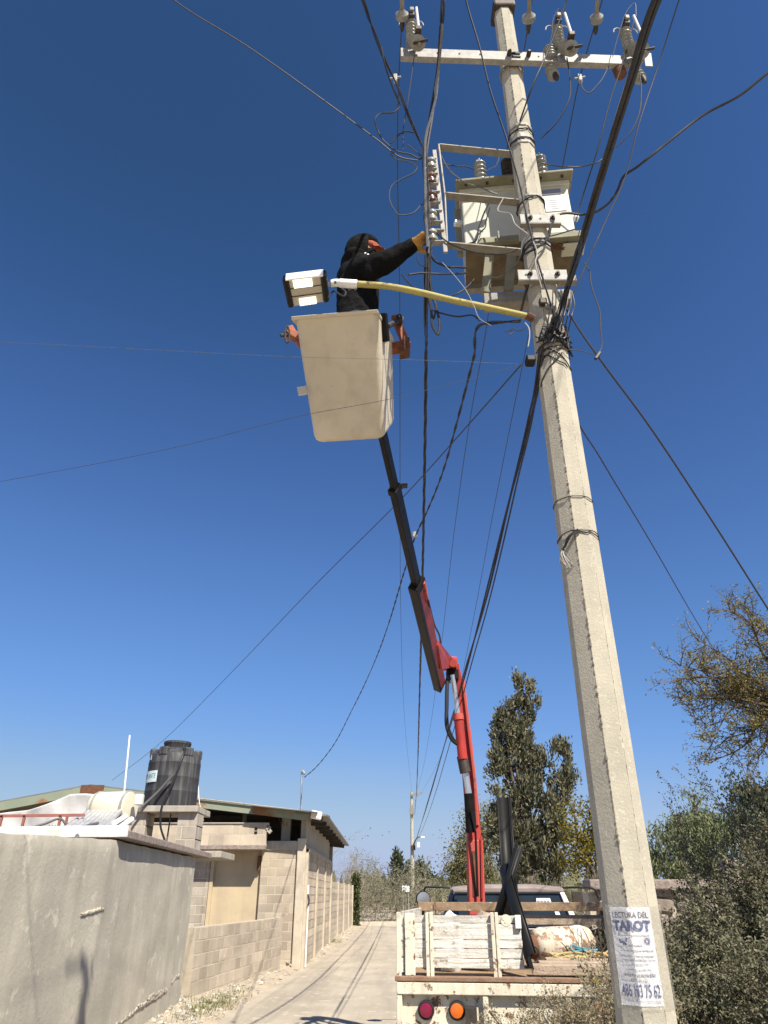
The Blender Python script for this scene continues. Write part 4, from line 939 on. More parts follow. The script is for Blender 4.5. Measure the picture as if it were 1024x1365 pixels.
# left side stakes and boards, right side boards
for s in (-1, 1):
    for y in (.06, .55, 1.1, 1.65, 2.1): tp('side_stake', T().box((s * 1.035, y, 1.22), (.04, .07, .5)), M['truck_white'] if y < 1 else M['plank_brown'], bevel=.004)
    if s < 0:
        for k in range(4): tp('side_plank', T().box((s * 1.005, 1.1, 1.08 + .115 * k), (.022, 2.1, .10)), M['plank_white'], bevel=.003)
    else:
        for k in range(1): tp('side_plank', T().box((s * 1.005, 1.25, 1.08 + .115 * k), (.022, 1.7, .10)), M['plank_white'], bevel=.003)
tp('headboard_plank', T().box((.02, 2.12, 1.487), (2.1, .05, .085)), M['plank_brown'], bevel=.004)
tp('headboard_plank', T().box((.02, 2.16, 1.36), (2.08, .03, .095)), M['plank_pale'], bevel=.004)
tp('headboard_plank', T().box((.02, 2.16, 1.22), (2.08, .03, .10)), M['dark'], bevel=.004)
tp('headboard_plank', T().box((.02, 2.16, 1.09), (2.08, .03, .10)), M['dark'], bevel=.004)
for x in (-1.0, 0, 1.0): tp('headboard_post', T().box((x, 2.2, 1.25), (.06, .05, .5)), M['rust_rail'])
tp('wire_tie', T().tube([(-.84, 2.07, 1.54), (-.84, 2.07, 1.40)], .006, 5), M['rust'])
# cab
def loft(mb, secs):
    n = len(secs[0]); vs = [p for s in secs for p in s]; fs = [tuple(range(n))[::-1], tuple(range((len(secs) - 1) * n, len(secs) * n))]
    for j in range(len(secs) - 1):
        for i in range(n): fs.append((j * n + i, j * n + (i + 1) % n, (j + 1) * n + (i + 1) % n, (j + 1) * n + i))
    return mb.add(vs, fs)
def ysec(y, wb, wt, z0, z1): return [(-wb, y, z0), (wb, y, z0), (wt, y, z1), (-wt, y, z1)]
cab = tp('cab', loft(T(), [[(-.86, y, .5), (.86, y, .5), (.87, y, 1.24), (-.87, y, 1.24)] for y in (3.25, 4.9)]), M['cab_white'], bevel=.03)
tp('hood', loft(T(), [[(-.84, y, .55), (.84, y, .55), (.8, y, z), (-.8, y, z)] for y, z in ((4.88, 1.22), (5.6, 1.17), (6.15, 1.1))]), M['cab_white'], bevel=.04)
tp('grille', T().box((0, 6.17, .85), (1.3, .04, .3)), M['iron'], bevel=.01)
for s in (-1, 1):
    h_ = tp('headlight', T().lathe([(.09, 0), (.085, .03), (.02, .04)], (s * .68, 6.15, .88), (0, 1, 0), 20), M['plate_white'], smooth=True)
tp('front_bumper', T().box((0, 6.28, .55), (1.8, .1, .2)), M['galv'], bevel=.02)
tp('roof', loft(T(), [[(-a, y, z - .03), (a, y, z - .03), (a * .97, y, z), (a * .5, y, z + .03), (-a * .5, y, z + .03), (-a * .97, y, z)] for y, a, z in ((3.33, .71, 1.655), (3.42, .725, 1.685), (4.0, .73, 1.70), (4.45, .72, 1.66))]), M['cab_brown'], bevel=.012)
for s in (-1, 1):
    pl = M['cab_white'] if s > 0 else M['cab_blue']
    tp('rear_pillar', T().prism([(s * .865, 3.25, 1.24), (s * .79, 3.25, 1.24), (s * .655, 3.33, 1.63), (s * .715, 3.33, 1.63)], (0, .22, 0)), pl, bevel=.008)
    tp('front_pillar', T().bar((s * .82, 4.88, 1.24), (s * .69, 4.45, 1.64), .05, .05), M['cab_white'])
    tp('side_window', T().add([(s * .84, 3.5, 1.25), (s * .84, 4.8, 1.25), (s * .7, 4.42, 1.63), (s * .7, 3.55, 1.63)], [(0, 1, 2, 3)]), M['glass_dark'])
    wn = tp('door', T().box((s * .875, 4.25, .95), (.02, 1.0, .56)), M['cab_white'], bevel=.006); tp('handle', T().box((s * .892, 3.85, 1.12), (.02, .12, .025)), M['galv'], wn, bevel=.004)
wn = tp('rear_window', T().add([(-.79, 3.262, 1.25), (.79, 3.262, 1.25), (.66, 3.335, 1.625), (-.66, 3.335, 1.625)], [(0, 1, 2, 3)]), M['glass_dark'])
tp('window_seal', T().tube([(-.77, 3.255, 1.27), (-.655, 3.325, 1.62), (.655, 3.325, 1.62), (.77, 3.255, 1.27)], .012, 6), M['rubber'], wn)
tp('sticker', T().add([(.36, 3.290, 1.44), (.56, 3.290, 1.44), (.53, 3.315, 1.565), (.36, 3.315, 1.565)], [(0, 1, 2, 3)]), M['plate_white'], wn)
for k in range(4): tp('sticker_mark', T().add([(.37 + .04 * k, 3.2885, 1.47), (.40 + .04 * k, 3.2885, 1.47), (.40 + .04 * k, 3.304, 1.54), (.37 + .04 * k, 3.304, 1.54)], [(0, 1, 2, 3)]), M['ink_grey'], wn)
tp('sticker', T().add([(.58, 3.272, 1.36), (.64, 3.272, 1.36), (.62, 3.283, 1.42), (.57, 3.283, 1.42)], [(0, 1, 2, 3)]), M['plate_white'], wn)
tp('windscreen', T().add([(-.78, 4.89, 1.25), (.78, 4.89, 1.25), (.67, 4.46, 1.63), (-.67, 4.46, 1.63)], [(0, 1, 2, 3)]), M['glass_dark'])
mr = tp('mirror', T().lathe([(.1, 0), (.105, .03), (.06, .07), (.01, .08)], (-1.13, 4.3, 1.55), (-.2, 1, 0), 20), M['black'], smooth=True)
tp('mirror_glass', T().lathe([(.09, 0), (.02, .004)], (-1.13, 4.292, 1.55), (.2, -1, 0), 20), M['chrome'], mr)
tp('mirror_arm', T().tube(smooth_path([(-.76, 4.35, 1.69), (-1.0, 4.32, 1.70), (-1.1, 4.31, 1.69), (-1.13, 4.32, 1.60)]), .014, 8), M['black'], mr)
mr = tp('mirror', T().box((.98, 4.3, 1.57), (.15, .03, .16)), M['iron'], bevel=.01)
tp('mirror_arm', T().tube(smooth_path([(.75, 4.35, 1.685), (1.05, 4.32, 1.69), (1.22, 4.31, 1.67), (1.26, 4.31, 1.55)]), .013, 8), M['black'], mr)
# crane column, first boom, cylinders (world points)
YC = 9.7
def pb(a, b, wd, ht, up=(0, -1, 0)): return MB().bar(a, b, wd, ht, up)
column = tp('crane_column', pb(at(632.5, 1120, YC), Vector((at(632.5, 1200, YC).x, YC, .8)), .19, .22), M['red_worn'], bevel=.012); column['label'] = 'sunburnt red steel column'
tp('crane_base', MB().box((at(632, 1200, YC).x, YC, .84), (.5, .5, .3)), M['red'], bevel=.02)
tp('wear_patch', pb(at(631, 1135, YC) + Vector((0, -.115, 0)), at(632, 1195, YC) + Vector((0, -.115, 0)), .05, .008), M['rust'], column)
tp('column_rib', pb(at(640, 1115, YC) + Vector((0, -.12, 0)), at(641.3, 1198, YC) + Vector((0, -.12, 0)), .02, .03), M['red'], column)
b1 = tp('first_boom', MB().tube([at(633, 1135, YC), at(629, 1075, 9.72), at(620.5, 985, 9.72), at(613, 930, 9.7), at(604, 885, 9.6)], [.115, .115, .11, .11, .10], 4), M['red'], bevel=.01)
b1['label'] = 'red lower boom'
tp('boom_edge', MB().tube([at(636.5, 1100, 9.62), at(633, 1040, 9.6), at(626.5, 985, 9.6), at(622, 945, 9.6), at(617, 905, 9.6)], .022, 6), M['red_worn'], b1)  # lighter red tube stands in for the sunlit right edge
cy = tp('hydraulic_cylinder', MB().tube([at(625, 1058, 9.52), at(628, 1110, 9.55)], .062, 14), M['boom_black'], smooth=True)
tp('piston_rod', MB().tube([at(620, 1026, 9.52), at(625, 1058, 9.52)], .04, 12), M['chrome'], cy, smooth=True)
tp('joint', MB().tube([at(616, 1008, 9.5), at(620.5, 1030, 9.5)], .07, 12), M['iron'], cy, smooth=True)
cy2 = tp('hydraulic_cylinder', MB().tube([at(611, 955, 9.45), at(617, 1012, 9.48)], .062, 14), M['red'], smooth=True)
tp('gland', MB().tube([at(610.4, 952, 9.45), at(611.4, 960, 9.45)], .072, 14), M['red_worn'], cy2, smooth=True)
tp('piston_rod', MB().tube([at(603, 900, 9.42), at(610.5, 953, 9.45)], .036, 12), M['chrome'], cy2, smooth=True)
tp('hydraulic_hose', MB().tube(smooth_path([at(596, 905, 9.35), at(595, 940, 9.3), at(597, 975, 9.3), at(603, 987, 9.35), at(609, 992, 9.4)]), .02, 8), M['hose'], smooth=True)
tp('hydraulic_hose', MB().tube(smooth_path([at(598, 900, 9.35), at(597, 935, 9.33), at(598.5, 970, 9.33), at(605, 985, 9.36), at(609, 990, 9.4)]), .014, 8), M['hose'], smooth=True)
tp('conduit_pipe', MB().tube([at(628, 1080, 9.45), at(634, 1110, 9.48), at(637, 1195, 9.55)], .014, 6), M['black'])
kn = tp('knuckle', MB().box(at(597, 884.5, 9.45), (.24, .22, .15), Matrix.Rotation(.1, 3, 'Y')), M['red'], bevel=.015)
tp('pivot_pin', MB().tube([at(604, 884, 9.2), at(604, 884, 9.62)], .05, 14), M['red_worn'], kn, smooth=True)
tp('knuckle_plate', MB().box(at(603, 901, 9.5), (.16, .2, .16)), M['boom_black'], kn, bevel=.02)
BA, BB = at(586.5, 914, 9.35), at(513, 592, 4.35); bd = (BB - BA).normalized()
def bp(py):
    lo, hi = 0.0, 1.0
    def pyof(t):
        p = BA.lerp(BB, t); d = p.y * cp + (p.z - CAM_H) * sp; return 682.5 - FPX * (-p.y * sp + (p.z - CAM_H) * cp) / d
    for _ in range(40):
        m_ = (lo + hi) / 2
        if pyof(m_) > py: lo = m_
        else: hi = m_
    return BA.lerp(BB, lo)
BUP = (.45, 0, .89); BU = Vector(BUP).normalized(); BR_ = bd.cross(BU).normalized()
ob = tp('outer_boom', MB().bar(bp(914), bp(777), .094, .17, BUP), M['red'], bevel=.008); ob['label'] = 'red outer boom with its underside shade painted black'
tp('underside_shade', MB().bar(bp(914.5) - BU * .066, bp(776) - BU * .066, .098, .045, BUP), M['boom_black'], ob, bevel=.005)  # black plate puts the shade under the red boom into its colour
tp('boom_collar', MB().bar(bp(784), bp(776), .106, .18, BUP), M['boom_black'], ob, bevel=.008)
tp('end_plate', MB().bar(bp(916), bp(913), .102, .174, BUP), M['boom_black'], ob)
tp('guide_block', MB().bar(bp(800) + Vector((.068, 0, .04)), bp(779) + Vector((.068, 0, .04)), .03, .08), M['red_worn'], ob, bevel=.01)
tp('boom_bracket', MB().prism([bp(890) + Vector((.055, 0, -.02)), bp(862) + Vector((.06, 0, .02)), bp(862) + Vector((.06, 0, .08)), at(603, 880, 9.45), at(600, 890, 9.45)], (.025, 0, 0)), M['red'], ob)
tp('boom_flange', MB().bar(bp(905) + BR_ * .054 + BU * .03, bp(790) + BR_ * .054 + BU * .03, .02, .10, BUP), M['red_worn'], ob, bevel=.004)
for py_ in (800, 826, 850): tp('bolt_boss', MB().lathe([(.028, 0), (.028, .02), (.015, .03)], bp(py_) + BR_ * .06 + BU * .0, tuple(BR_), 10), M['iron'], ob)
tp('cable_hose', MB().tube(smooth_path([bp(800) + Vector((.08, 0, 0)), at(580, 835, 8.0), at(586.5, 850, 8.6), at(588, 872, 9.1)]), .012, 6), M['hose'], ob)
s2 = tp('middle_boom', MB().bar(bp(785), bp(650), .064, .095, BUP), M['boom_black'], bevel=.008); s2['label'] = 'black telescopic boom section'
tp('boom_edge', MB().bar(bp(778) + BR_ * .033, bp(655) + BR_ * .033, .006, .05, BUP), M['iron'], s2)
tp('boom_collar', MB().bar(bp(656), bp(649), .08, .11, BUP), M['boom_black'], s2, bevel=.008)
tp('roller', MB().lathe([(.02, 0), (.02, .05)], bp(652) + Vector((.05, 0, .03)), (1, 0, 0), 10), M['iron'], s2)
tip = bp(588) + bd * .35
s3 = tp('inner_boom', MB().bar(bp(655), tip, .048, .064, BUP), M['boom_black'], bevel=.006); s3['label'] = 'black innermost boom section'
# work bucket
TL, TRr = at(393, 424, 3.57), at(502, 415, 3.48)
BL, BR = at(419, 591, 4.13), at(512, 585, 4.05)
ux = (TRr - TL).normalized(); uz = ((TL - BL) + (TRr - BR)).normalized(); nb = uz.cross(ux).normalized()
if nb.y < 0: nb = -nb
nb = (nb + ux * .05).normalized()
TLb, TRb, BLb, BRb = TL + nb * .46 - uz * .20, TRr + nb * .46 - uz * .20, BL + nb * .40 + uz * .05, BR + nb * .40 + uz * .05
bm = bmesh.new(); vv = [bm.verts.new(p) for p in (BL, BR, BRb, BLb, TL, TRr, TRb, TLb)]
for f in ((0, 1, 5, 4), (1, 2, 6, 5), (2, 3, 7, 6), (3, 0, 4, 7), (3, 2, 1, 0)): bm.faces.new([vv[i] for i in f])
es = [e for e in bm.edges if not (e.verts[0] in vv[4:] and e.verts[1] in vv[4:])]
bmesh.ops.bevel(bm, geom=es, offset=.05, segments=9, profile=.5, affect='EDGES', clamp_overlap=True)
bmesh.ops.recalc_face_normals(bm, faces=bm.faces)
mb = MB(); bm.verts.index_update(); mb.add([v.co.copy() for v in bm.verts], [[v.index for v in f.verts] for f in bm.faces]); bm.free()
bucket = tp('work_bucket', mb, M['bucket']); bucket['label'] = 'dirty white fibreglass bucket, tilted'
sd = bucket.modifiers.new('thickness', 'SOLIDIFY'); sd.thickness = .012; sd.offset = 0
rim = [TL - ux * .02 - nb * .016, TRr + ux * .012 - nb * .016, TRb + ux * .012 + nb * .016, TLb - ux * .02 + nb * .016]
inn = [TL + ux * .01 + nb * .01, TRr - ux * .01 + nb * .01, TRb - ux * .01 - nb * .01, TLb + ux * .01 - nb * .01]
mb = MB(); z1 = uz * .012
vs = [p - z1 for p in rim] + [p + z1 for p in rim] + [p - z1 for p in inn] + [p + z1 for p in inn]; fs = []
for i in range(4):
    j = (i + 1) % 4; fs += [(i, j, 4 + j, 4 + i), (8 + i, 12 + i, 12 + j, 8 + j), (4 + i, 4 + j, 12 + j, 12 + i), (i, 8 + i, 8 + j, j)]
tp('rim', mb.add(vs, fs), M['bucket'], bucket, bevel=.004)
tp('step', MB().prism([BL + uz * .48 + ux * .05 + nb * .05, BR + uz * .48 - ux * .05 + nb * .05, BRb + uz * .45 - ux * .05 - nb * .05, BLb + uz * .45 + ux * .05 - nb * .05], uz * .02), M['iron'], bucket)
sx = ux.copy()
tp('side_tab', MB().bar(at(409, 520, 3.84), at(397, 522, 3.84), .015, .07, (0, 0, 1)), M['bucket'], bucket, bevel=.004)
q = TRr + nb * .14 + ux * .012 - uz * .1
tp('mounting_plate', MB().bar(q + uz * .09, q - uz * .10, .05, .075, tuple(nb)), M['boom_black'], bucket, bevel=.006)
br = tp('bucket_bracket', MB().bar(at(526, 423, 4.0), at(543, 462, 4.0), .055, .06, (0, -1, 0)), M['orange'], bevel=.006); br['label'] = 'worn orange bracket arm beside the bucket'
tp('bracket_foot', MB().bar(at(545, 461, 4.0), at(508, 467, 4.02), .06, .08, (0, -1, 0)), M['orange'], br, bevel=.006)
tp('gusset', MB().prism([at(533, 468, 3.94), at(547, 464, 3.94), at(546, 450, 3.94), at(538, 447, 3.94)], (0, .1, 0)), M['rust'], br)
tp('shaft', MB().tube([q + ux * .02, at(532, 427, 4.0)], .02, 12), M['iron'], br, smooth=True)
tp('knob', MB().lathe([(.012, 0), (.045, .01), (.045, .025), (.015, .04)], at(530, 427, 3.96), (1, 0, 0), 16), M['iron'], br, smooth=True)
tp('hook', MB().tube(smooth_path([at(528, 428, 3.95), at(532, 420, 3.95), at(537, 424, 3.95), at(534, 432, 3.95)]), .009, 6), M['iron'], br)
tp('lower_link', MB().bar(at(509, 467, 4.05), tip, .06, .07), M['boom_black'], br, bevel=.006)
lb_ = tp('side_lever', MB().bar(at(383, 444, 3.78), at(402, 452, 3.78), .06, .06, (0, -1, 0)), M['orange'], bevel=.008); lb_['label'] = 'worn orange lever block at the left of the bucket'
tp('lever_arm', MB().bar(at(387, 437, 3.80), at(400, 459, 3.78), .04, .05, (0, -1, 0)), M['orange'], lb_, bevel=.006)
mb = MB()
for k in range(13):
    a = 2 * math.pi * k / 12; p = at(383 + 3 * math.cos(a), 446 + 11 * math.sin(a), 3.73)
    if k: mb.tube([pv, p], .007, 6)
    pv = p
tp('hand_ring', mb, M['iron'], lb_); tp('spindle', MB().tube([at(374, 447, 3.73), at(388, 447, 3.76)], .012, 8), M['iron'], lb_)

# things lying on the truck bed
def L2W(x, y, z): return TM @ Vector((x, y, z))
g0, g1 = at(709, 1246, 7.75), at(785, 1242, 7.95)
cyl = thing('gas_cylinder', 'rust stained white cylinder lying across the truck bed', 'tank', (g0.x, g0.y, 1.0)); axg = (g1 - g0).normalized(); lg = (g1 - g0).length; rg = .155
cen_z = 1.0 + rg + .02; g0.z = cen_z; g1.z = cen_z - .005
MB().lathe([(.03, 0), (rg * .6, .008), (rg * .9, .04), (rg, .09), (rg, lg - .09), (rg * .9, lg - .03), (rg * .6, lg + .01), (.02, lg + .02)], g0, axg, 32).build('shell', M['cyl_white'], cyl, smooth=True)
mb = MB(); mb.lathe([(rg * .62, -.05), (rg * .64, .02), (rg * .58, .02), (rg * .58, -.05)], g0, axg, 24); mb.build('collar', M['rust'], cyl, smooth=True)
hose('valve_ring', 'dark ring hanging on the end of the white cylinder', [g0 + Vector((-.04, -.12, -.05 + .0)) + Vector((.07 * math.sin(a * .52), -.02, .07 * math.cos(a * .52))) for a in range(0, 11)], .009, M['iron'], 'ring', k=3)
for k in range(3):                                    # rough timbers at the right of the bed
    t = tag(T().box((.55 + .02 * k, .16 + .17 * k, 1.012 + .04 + .012 * k), (.96 - .1 * k, .16, .075), Matrix.Rotation(.02 * (k - 1), 3, 'Z')).build('timber', M['plank_pale'], bevel=.008),
            ['rough pale timber along the rear edge of the truck bed', 'rough timber second from the rear edge of the bed', 'short rough timber under the yellow ropes'][k], 'timber', 'timbers on the truck bed')
def rope(name, label, c, n, rad, r, m):
    c = Vector(c); pts = []
    for i in range(n):
        a = i * .9 + rnd.uniform(-.3, .3); q = rad * rnd.uniform(.45, 1.0)
        pts.append(c + Vector((math.cos(a) * q * 1.5, math.sin(a) * q * .7, abs(rnd.gauss(0, .022)) + .004 * (i % 6))))
    tag(MB().tube(smooth_path(pts, 5), r, 6).build(name, m, smooth=True), label, 'rope')
rope('rope', 'heap of straw coloured rope in front of the white cylinder', L2W(.48, .58, 1.09), 44, .16, .009, M['rope_y'])
rope('rope', 'frayed straw coloured rope ends near the pole side of the bed', L2W(.74, .55, 1.10), 30, .14, .008, M['rope_y'])
rope('rope', 'teal rope bundle lying against the white cylinder', L2W(.58, .74, 1.13), 22, .09, .009, M['rope_b'])
def bundle(name, label, c, s, m):
    bm = bmesh.new(); bmesh.ops.create_icosphere(bm, subdivisions=3, radius=1)
    for v in bm.verts: v.co = Vector((v.co.x * s[0], v.co.y * s[1], v.co.z * s[2])) * (1 + .25 * noise.noise(v.co * 2.2 + Vector(c))) + Vector(c)
    mb = MB(); bm.verts.index_update(); mb.add([v.co.copy() for v in bm.verts], [[v.index for v in f.verts] for f in bm.faces]); bm.free(); tag(mb.build(name, m, smooth=True), label, 'cloth')
bundle('cloth_bundle', 'crumpled dark blue cloth among the ropes on the truck bed', L2W(.83, .42, 1.13), (.08, .07, .045), M['cloth_bluered'])
bundle('cloth_bundle', 'crumpled red cloth beside the dark blue cloth on the bed', L2W(.92, .38, 1.11), (.05, .05, .045), M['cloth_red'])
bundle('sack', 'pale sack showing just behind the stake gate', L2W(-.62, .55, 1.2), (.12, .16, .26), M['plate_white'])
bundle('sack', 'brown sack showing behind the middle of the stake gate', L2W(-.28, .7, 1.18), (.22, .2, .27), M['plank_pale'])
b_ = thing('tool_box', 'dark box standing at the right side of the truck bed beside the pole', 'box', L2W(.9, 1.0, 1.0), TRZ)
T().box((.93, 1.0, 1.2), (.16, .4, .4)).build('body', M['black'], b_, bevel=.02); T().box((.93, 1.0, 1.412), (.17, .41, .02)).build('lid', M['iron'], b_, bevel=.004)
hose('plastic_sheet', 'grey plastic sheet edge hanging beside the dark box', [L2W(.84, .78, 1.46), L2W(.82, .76, 1.32), L2W(.84, .74, 1.16)], .03, M['galv_dull'], 'sheet')
t = thing('yellow_strap', 'yellow plastic strap buckle on the rear edge of the bed', 'strap', L2W(.56, -.04, 1.0), TRZ); T().box((.56, -.035, .995), (.055, .02, .035)).build('buckle', M['yellow'], t, bevel=.008); T().box((.57, -.04, .955), (.018, .006, .06)).build('webbing', M['yellow'], t)
tw = MB()
for i in range(40):
    p = L2W(rnd.uniform(.55, 1.0), rnd.uniform(.3, .9), 1.1); d = Vector((rnd.gauss(0, .5), rnd.gauss(0, .5), rnd.uniform(.1, .8))).normalized(); tw.tube([p, p + d * .12 + Vector((0, 0, .02)), p + d * rnd.uniform(.18, .34)], .004, 3, False)
tag(tw.build('brushwood', M['twig_pale']), kind='stuff')
# black half round cable covers leaning on the gate
def channel(name, label, a, b, wd, openn, m=None, dep=.6, flange=.02):
    """half-round channel from a to b, open side facing openn"""
    a = Vector(a); b = Vector(b); d = (b - a).normalized(); o = Vector(openn); o = (o - d * o.dot(d)).normalized(); s = d.cross(o); n = 10; vs = []; fs = []; r = wd / 2
    prof = [(-1 - flange / r, .02)] + [(-math.cos(math.pi * k / n), -math.sin(math.pi * k / n) * dep * 1.6) for k in range(n + 1)] + [(1 + flange / r, .02)]
    for p in (a, b):
        for x, y in prof: vs.append(p + s * x * r + o * y * r)
    k = len(prof)
    for i in range(k - 1): fs.append((i, i + 1, k + i + 1, k + i))
    q = MB().add(vs, fs).build(name, m or M['black'], smooth=True); so_ = q.modifiers.new('thickness', 'SOLIDIFY'); so_.thickness = .006
    return tag(q, label, 'cable cover', 'black cable covers on the truck')
channel('cable_cover', 'tall black half round cable cover standing upright behind the stake gate', (at(683, 1240, 7.9).x, 7.9, 1.02), at(671.5, 1062, 8.0), .125, (.25, -1, 0))
channel('cable_cover', 'black cable cover crossing in front of the tall one, leaning to the right', at(657, 1222, 7.6) - Vector((.02, 0, .2)), at(695, 1128, 7.5), .125, (.9, -.35, .3))
channel('cable_cover', 'black cable cover leaning left with its lower end hanging outside the gate', at(676, 1160, 7.7), at(713, 1281, 6.86), .14, (.8, .5, .35))

# ------------------------------------------------------------------ concrete utility pole
PY = 3.6
def pole_c(z): return Vector((1.088 + .0017 * z, PY, z))
def pole_w(z): return .237 - .0092 * z
def pole_pt(z, ang, extra=0.0):
    """point on the octagon at compass angle (0 = facing the camera, positive to the right)"""
    k = round(ang / 45.0) * 45; rr = (pole_w(z) / 2 + extra) / math.cos(R(ang - k)); a = R(ang)
    return pole_c(z) + Vector((math.sin(a) * rr, -math.cos(a) * rr, 0))
def pz(px, py): return at(px, py, PY - .1).z
pole = thing('utility_pole', 'tall octagonal concrete utility pole with a white poster near its foot', 'utility pole', (1.088, PY, 0))
mb = MB(); vs = []; fs = []; NZ = 90; ZT = pz(681, 0) + .03
angs = []
for k in range(8): angs += [k * 45 - 20.6, k * 45 + 20.6]
for j in range(NZ + 1):
    z = -.3 + (ZT + .3) * j / NZ
    for a in angs:
        rr = pole_w(z) / 2 / math.cos(R(20.6)) + .0012 * noise.noise((a * .1, z * 6, 3)); q = R(a); vs.append(pole_c(z) + Vector((math.sin(q) * rr, -math.cos(q) * rr, 0)))
n = len(angs)
for j in range(NZ):
    for i in range(n): fs.append((j * n + i, j * n + (i + 1) % n, (j + 1) * n + (i + 1) % n, (j + 1) * n + i))
fs.append(tuple(range(n))[::-1]); fs.append(tuple(range(NZ * n, NZ * n + n)))
mb.add(vs, fs).build('shaft', M['pole'], pole)
for a, amp in ((-22.5, 1.0), (22.5, .35)):
    pts = []; rs = []; z = 0.0
    while z < ZT - .06:
        pts.append(pole_pt(z, a + rnd.uniform(-.35, .35), -.002)); rs.append(max(.0012, amp * rnd.choice((.002, .003, .004, .0055)) * rnd.uniform(.6, 1.4))); z += .012
    MB().tube(pts, rs, 5).build('mould_seam', M['seam'], pole)
def band(z, r, m, name='band', tilt=0.0, turns=1.0, ex=.004, wob=0.0, a0=0, flat=None, parent=None):
    pts = []; N = int(24 * turns)
    for k in range(N + 1):
        a = a0 + 360.0 * turns * k / N; zz = z + tilt * math.sin(R(a)) + wob * noise.noise((a * .02, z * 3, 1))
        k8 = round(a / 45.0) * 45; p = pole_pt(zz, a, r + ex + .004 * abs(noise.noise((a * .03, zz, 9))) * (wob > 0)); pts.append(p)
    if flat:
        mb = MB()
        for p, q in zip(pts, pts[1:]): mb.bar(p, q, .004, flat, (0, 0, 1))
    else: mb = MB().tube(pts, r, 6, False)
    return mb.build(name, m, parent or pole)
for py_, fl in ((163, .03), (178, .045), (186, .03), (258, .02), (318, .04)):
    band(pz(700, py_), .002, M['galv'], 'steel_strap', flat=fl)
for py_ in (170, 182, 262, 318, 324): band(pz(700, py_), .006, M['cable'], 'binding_wire', tilt=.012, wob=.03)
band(pz(752, 662), .0028, M['iron'], 'tie_wire', tilt=0)
band(pz(765, 708), .003, M['iron'], 'tie_wire', tilt=.004, wob=.02); band(pz(765, 710), .0025, M['cable'], 'tie_wire', tilt=-.006, wob=.03)
# little bundle of black wire ends at the tie
zt_ = pz(765, 709)
for k in range(7):
    a = -20 - 3 * k; p0 = pole_pt(zt_ + rnd.uniform(-.01, .015), -10 + rnd.uniform(-4, 4), .012); p1 = pole_pt(zt_ - .03, -32 + rnd.uniform(-5, 5), .03); p2 = pole_pt(zt_ - .07 - rnd.uniform(0, .03), -58 + rnd.uniform(-6, 6), .02)
    MB().tube(smooth_path([p0, p1, p2]), .0035, 5).build('wire_end', M['cable'], pole)
for k in range(5):
    p0 = pole_pt(zt_ - .08, -60, .012); p1 = p0 + Vector((rnd.uniform(-.03, .01), -.02, -.05)); p2 = p1 + Vector((rnd.uniform(-.01, .05), 0, -.05 - .03 * rnd.random())); p3 = p2 + Vector((rnd.uniform(-.03, .03), 0, .04))
    MB().tube(smooth_path([p0, p1, p2, p3]), .0022, 4).build('wire_end', M['whitewire'] if k < 3 else M['hose_grey'], pole)
def plate(pxl, pxr, pyc, h, name='clamp_plate', parent=pole):
    z = pz((pxl + pxr) / 2, pyc); y = PY - pole_w(z) / 2 - .035; a, b = at(pxl, pyc, y), at(pxr, pyc, y); c = (a + b) / 2
    o = MB().box((c.x, y, z), (b.x - a.x, .008, h)).build(name, M['galv'], parent, bevel=.003)
    MB().box((c.x, y + .018, z - h / 2), (b.x - a.x, .04, .008)).build('flange', M['galv_dull'], o)
    MB().box((c.x, y + .018, z + h / 2), (b.x - a.x, .04, .008)).build('flange', M['galv_dull'], o)
    for s, w_ in ((-.62, .03), (0, .012), (.62, .03)):
        MB().box((c.x + s * (b.x - a.x) / 2, y - .005, z), (w_, .006, .012)).build('slot', M['black'], o)
    for s in (-.5, .6):
        p = Vector((c.x + s * (b.x - a.x) / 2, y - .03, z + .005)); MB().tube([p, p + Vector((.0, .42, .01))], .009, 8).build('bolt', M['iron'], o); MB().lathe([(.017, 0), (.017, .014)], p + Vector((0, .012, 0)), (0, 1, 0), 6).build('nut', M['iron'], o)
    return o
plate(694, 748, 296, .09); plate(691, 757, 371, .09)
# poster taped round the left and front faces
def poster_pt(s, z, ex):
    """s = metres along the pole surface from the left edge of the front face"""
    w_ = pole_w(z); f = w_ * math.tan(R(22.5)); e = w_ / 2 + ex; rt = math.sqrt(.5)
    hs = [(Vector((-rt, -rt, 0)), Vector((rt, -rt, 0)), -1), (Vector((0, -1, 0)), Vector((1, 0, 0)), 0), (Vector((rt, -rt, 0)), Vector((rt, rt, 0)), 1)]
    i = 0 if s < 0 else (1 if s < f else 2); n, t, k = hs[i]; loc = s - k * f - f / 2
    return pole_c(z) + n * e + t * loc * (1 + 2 * ex / w_)
zP0, zP1 = pz(853, 1341), pz(838, 1209); sP0, sP1 = -.082, .092
poster = thing('poster', 'white tarot reading poster with blue letters wrapped on the concrete pole', 'poster', tuple(pole_pt(zP0, 0)))
def sheet(s0, s1, z0, z1, ex, m, name, parent, amp=.0, nx=30, nz=40):
    vs = []; fs = []
    for j in range(nz + 1):
        for i in range(nx + 1):
            s = s0 + (s1 - s0) * i / nx; z = z0 + (z1 - z0) * j / nz
            k = amp * (noise.noise((s * 14, z * 22, 4)) + .6 * noise.noise((s * 30 + z * 20, z * 45, 8))); vs.append(poster_pt(s, z, ex + max(-.001, k)))
    for j in range(nz):
        for i in range(nx): fs.append((j * (nx + 1) + i, j * (nx + 1) + i + 1, (j + 1) * (nx + 1) + i + 1, (j + 1) * (nx + 1) + i))
    return MB().add(vs, fs).build(name, m, parent, smooth=True)
sheet(sP0, sP1, zP0, zP1, .003, M['paper'], 'paper', poster, .0022)
tp_ = sheet(-.098, .185, zP0 - .012, zP1 + .008, .0075, M['tape'], 'clear_tape', poster, .003, 40, 44)
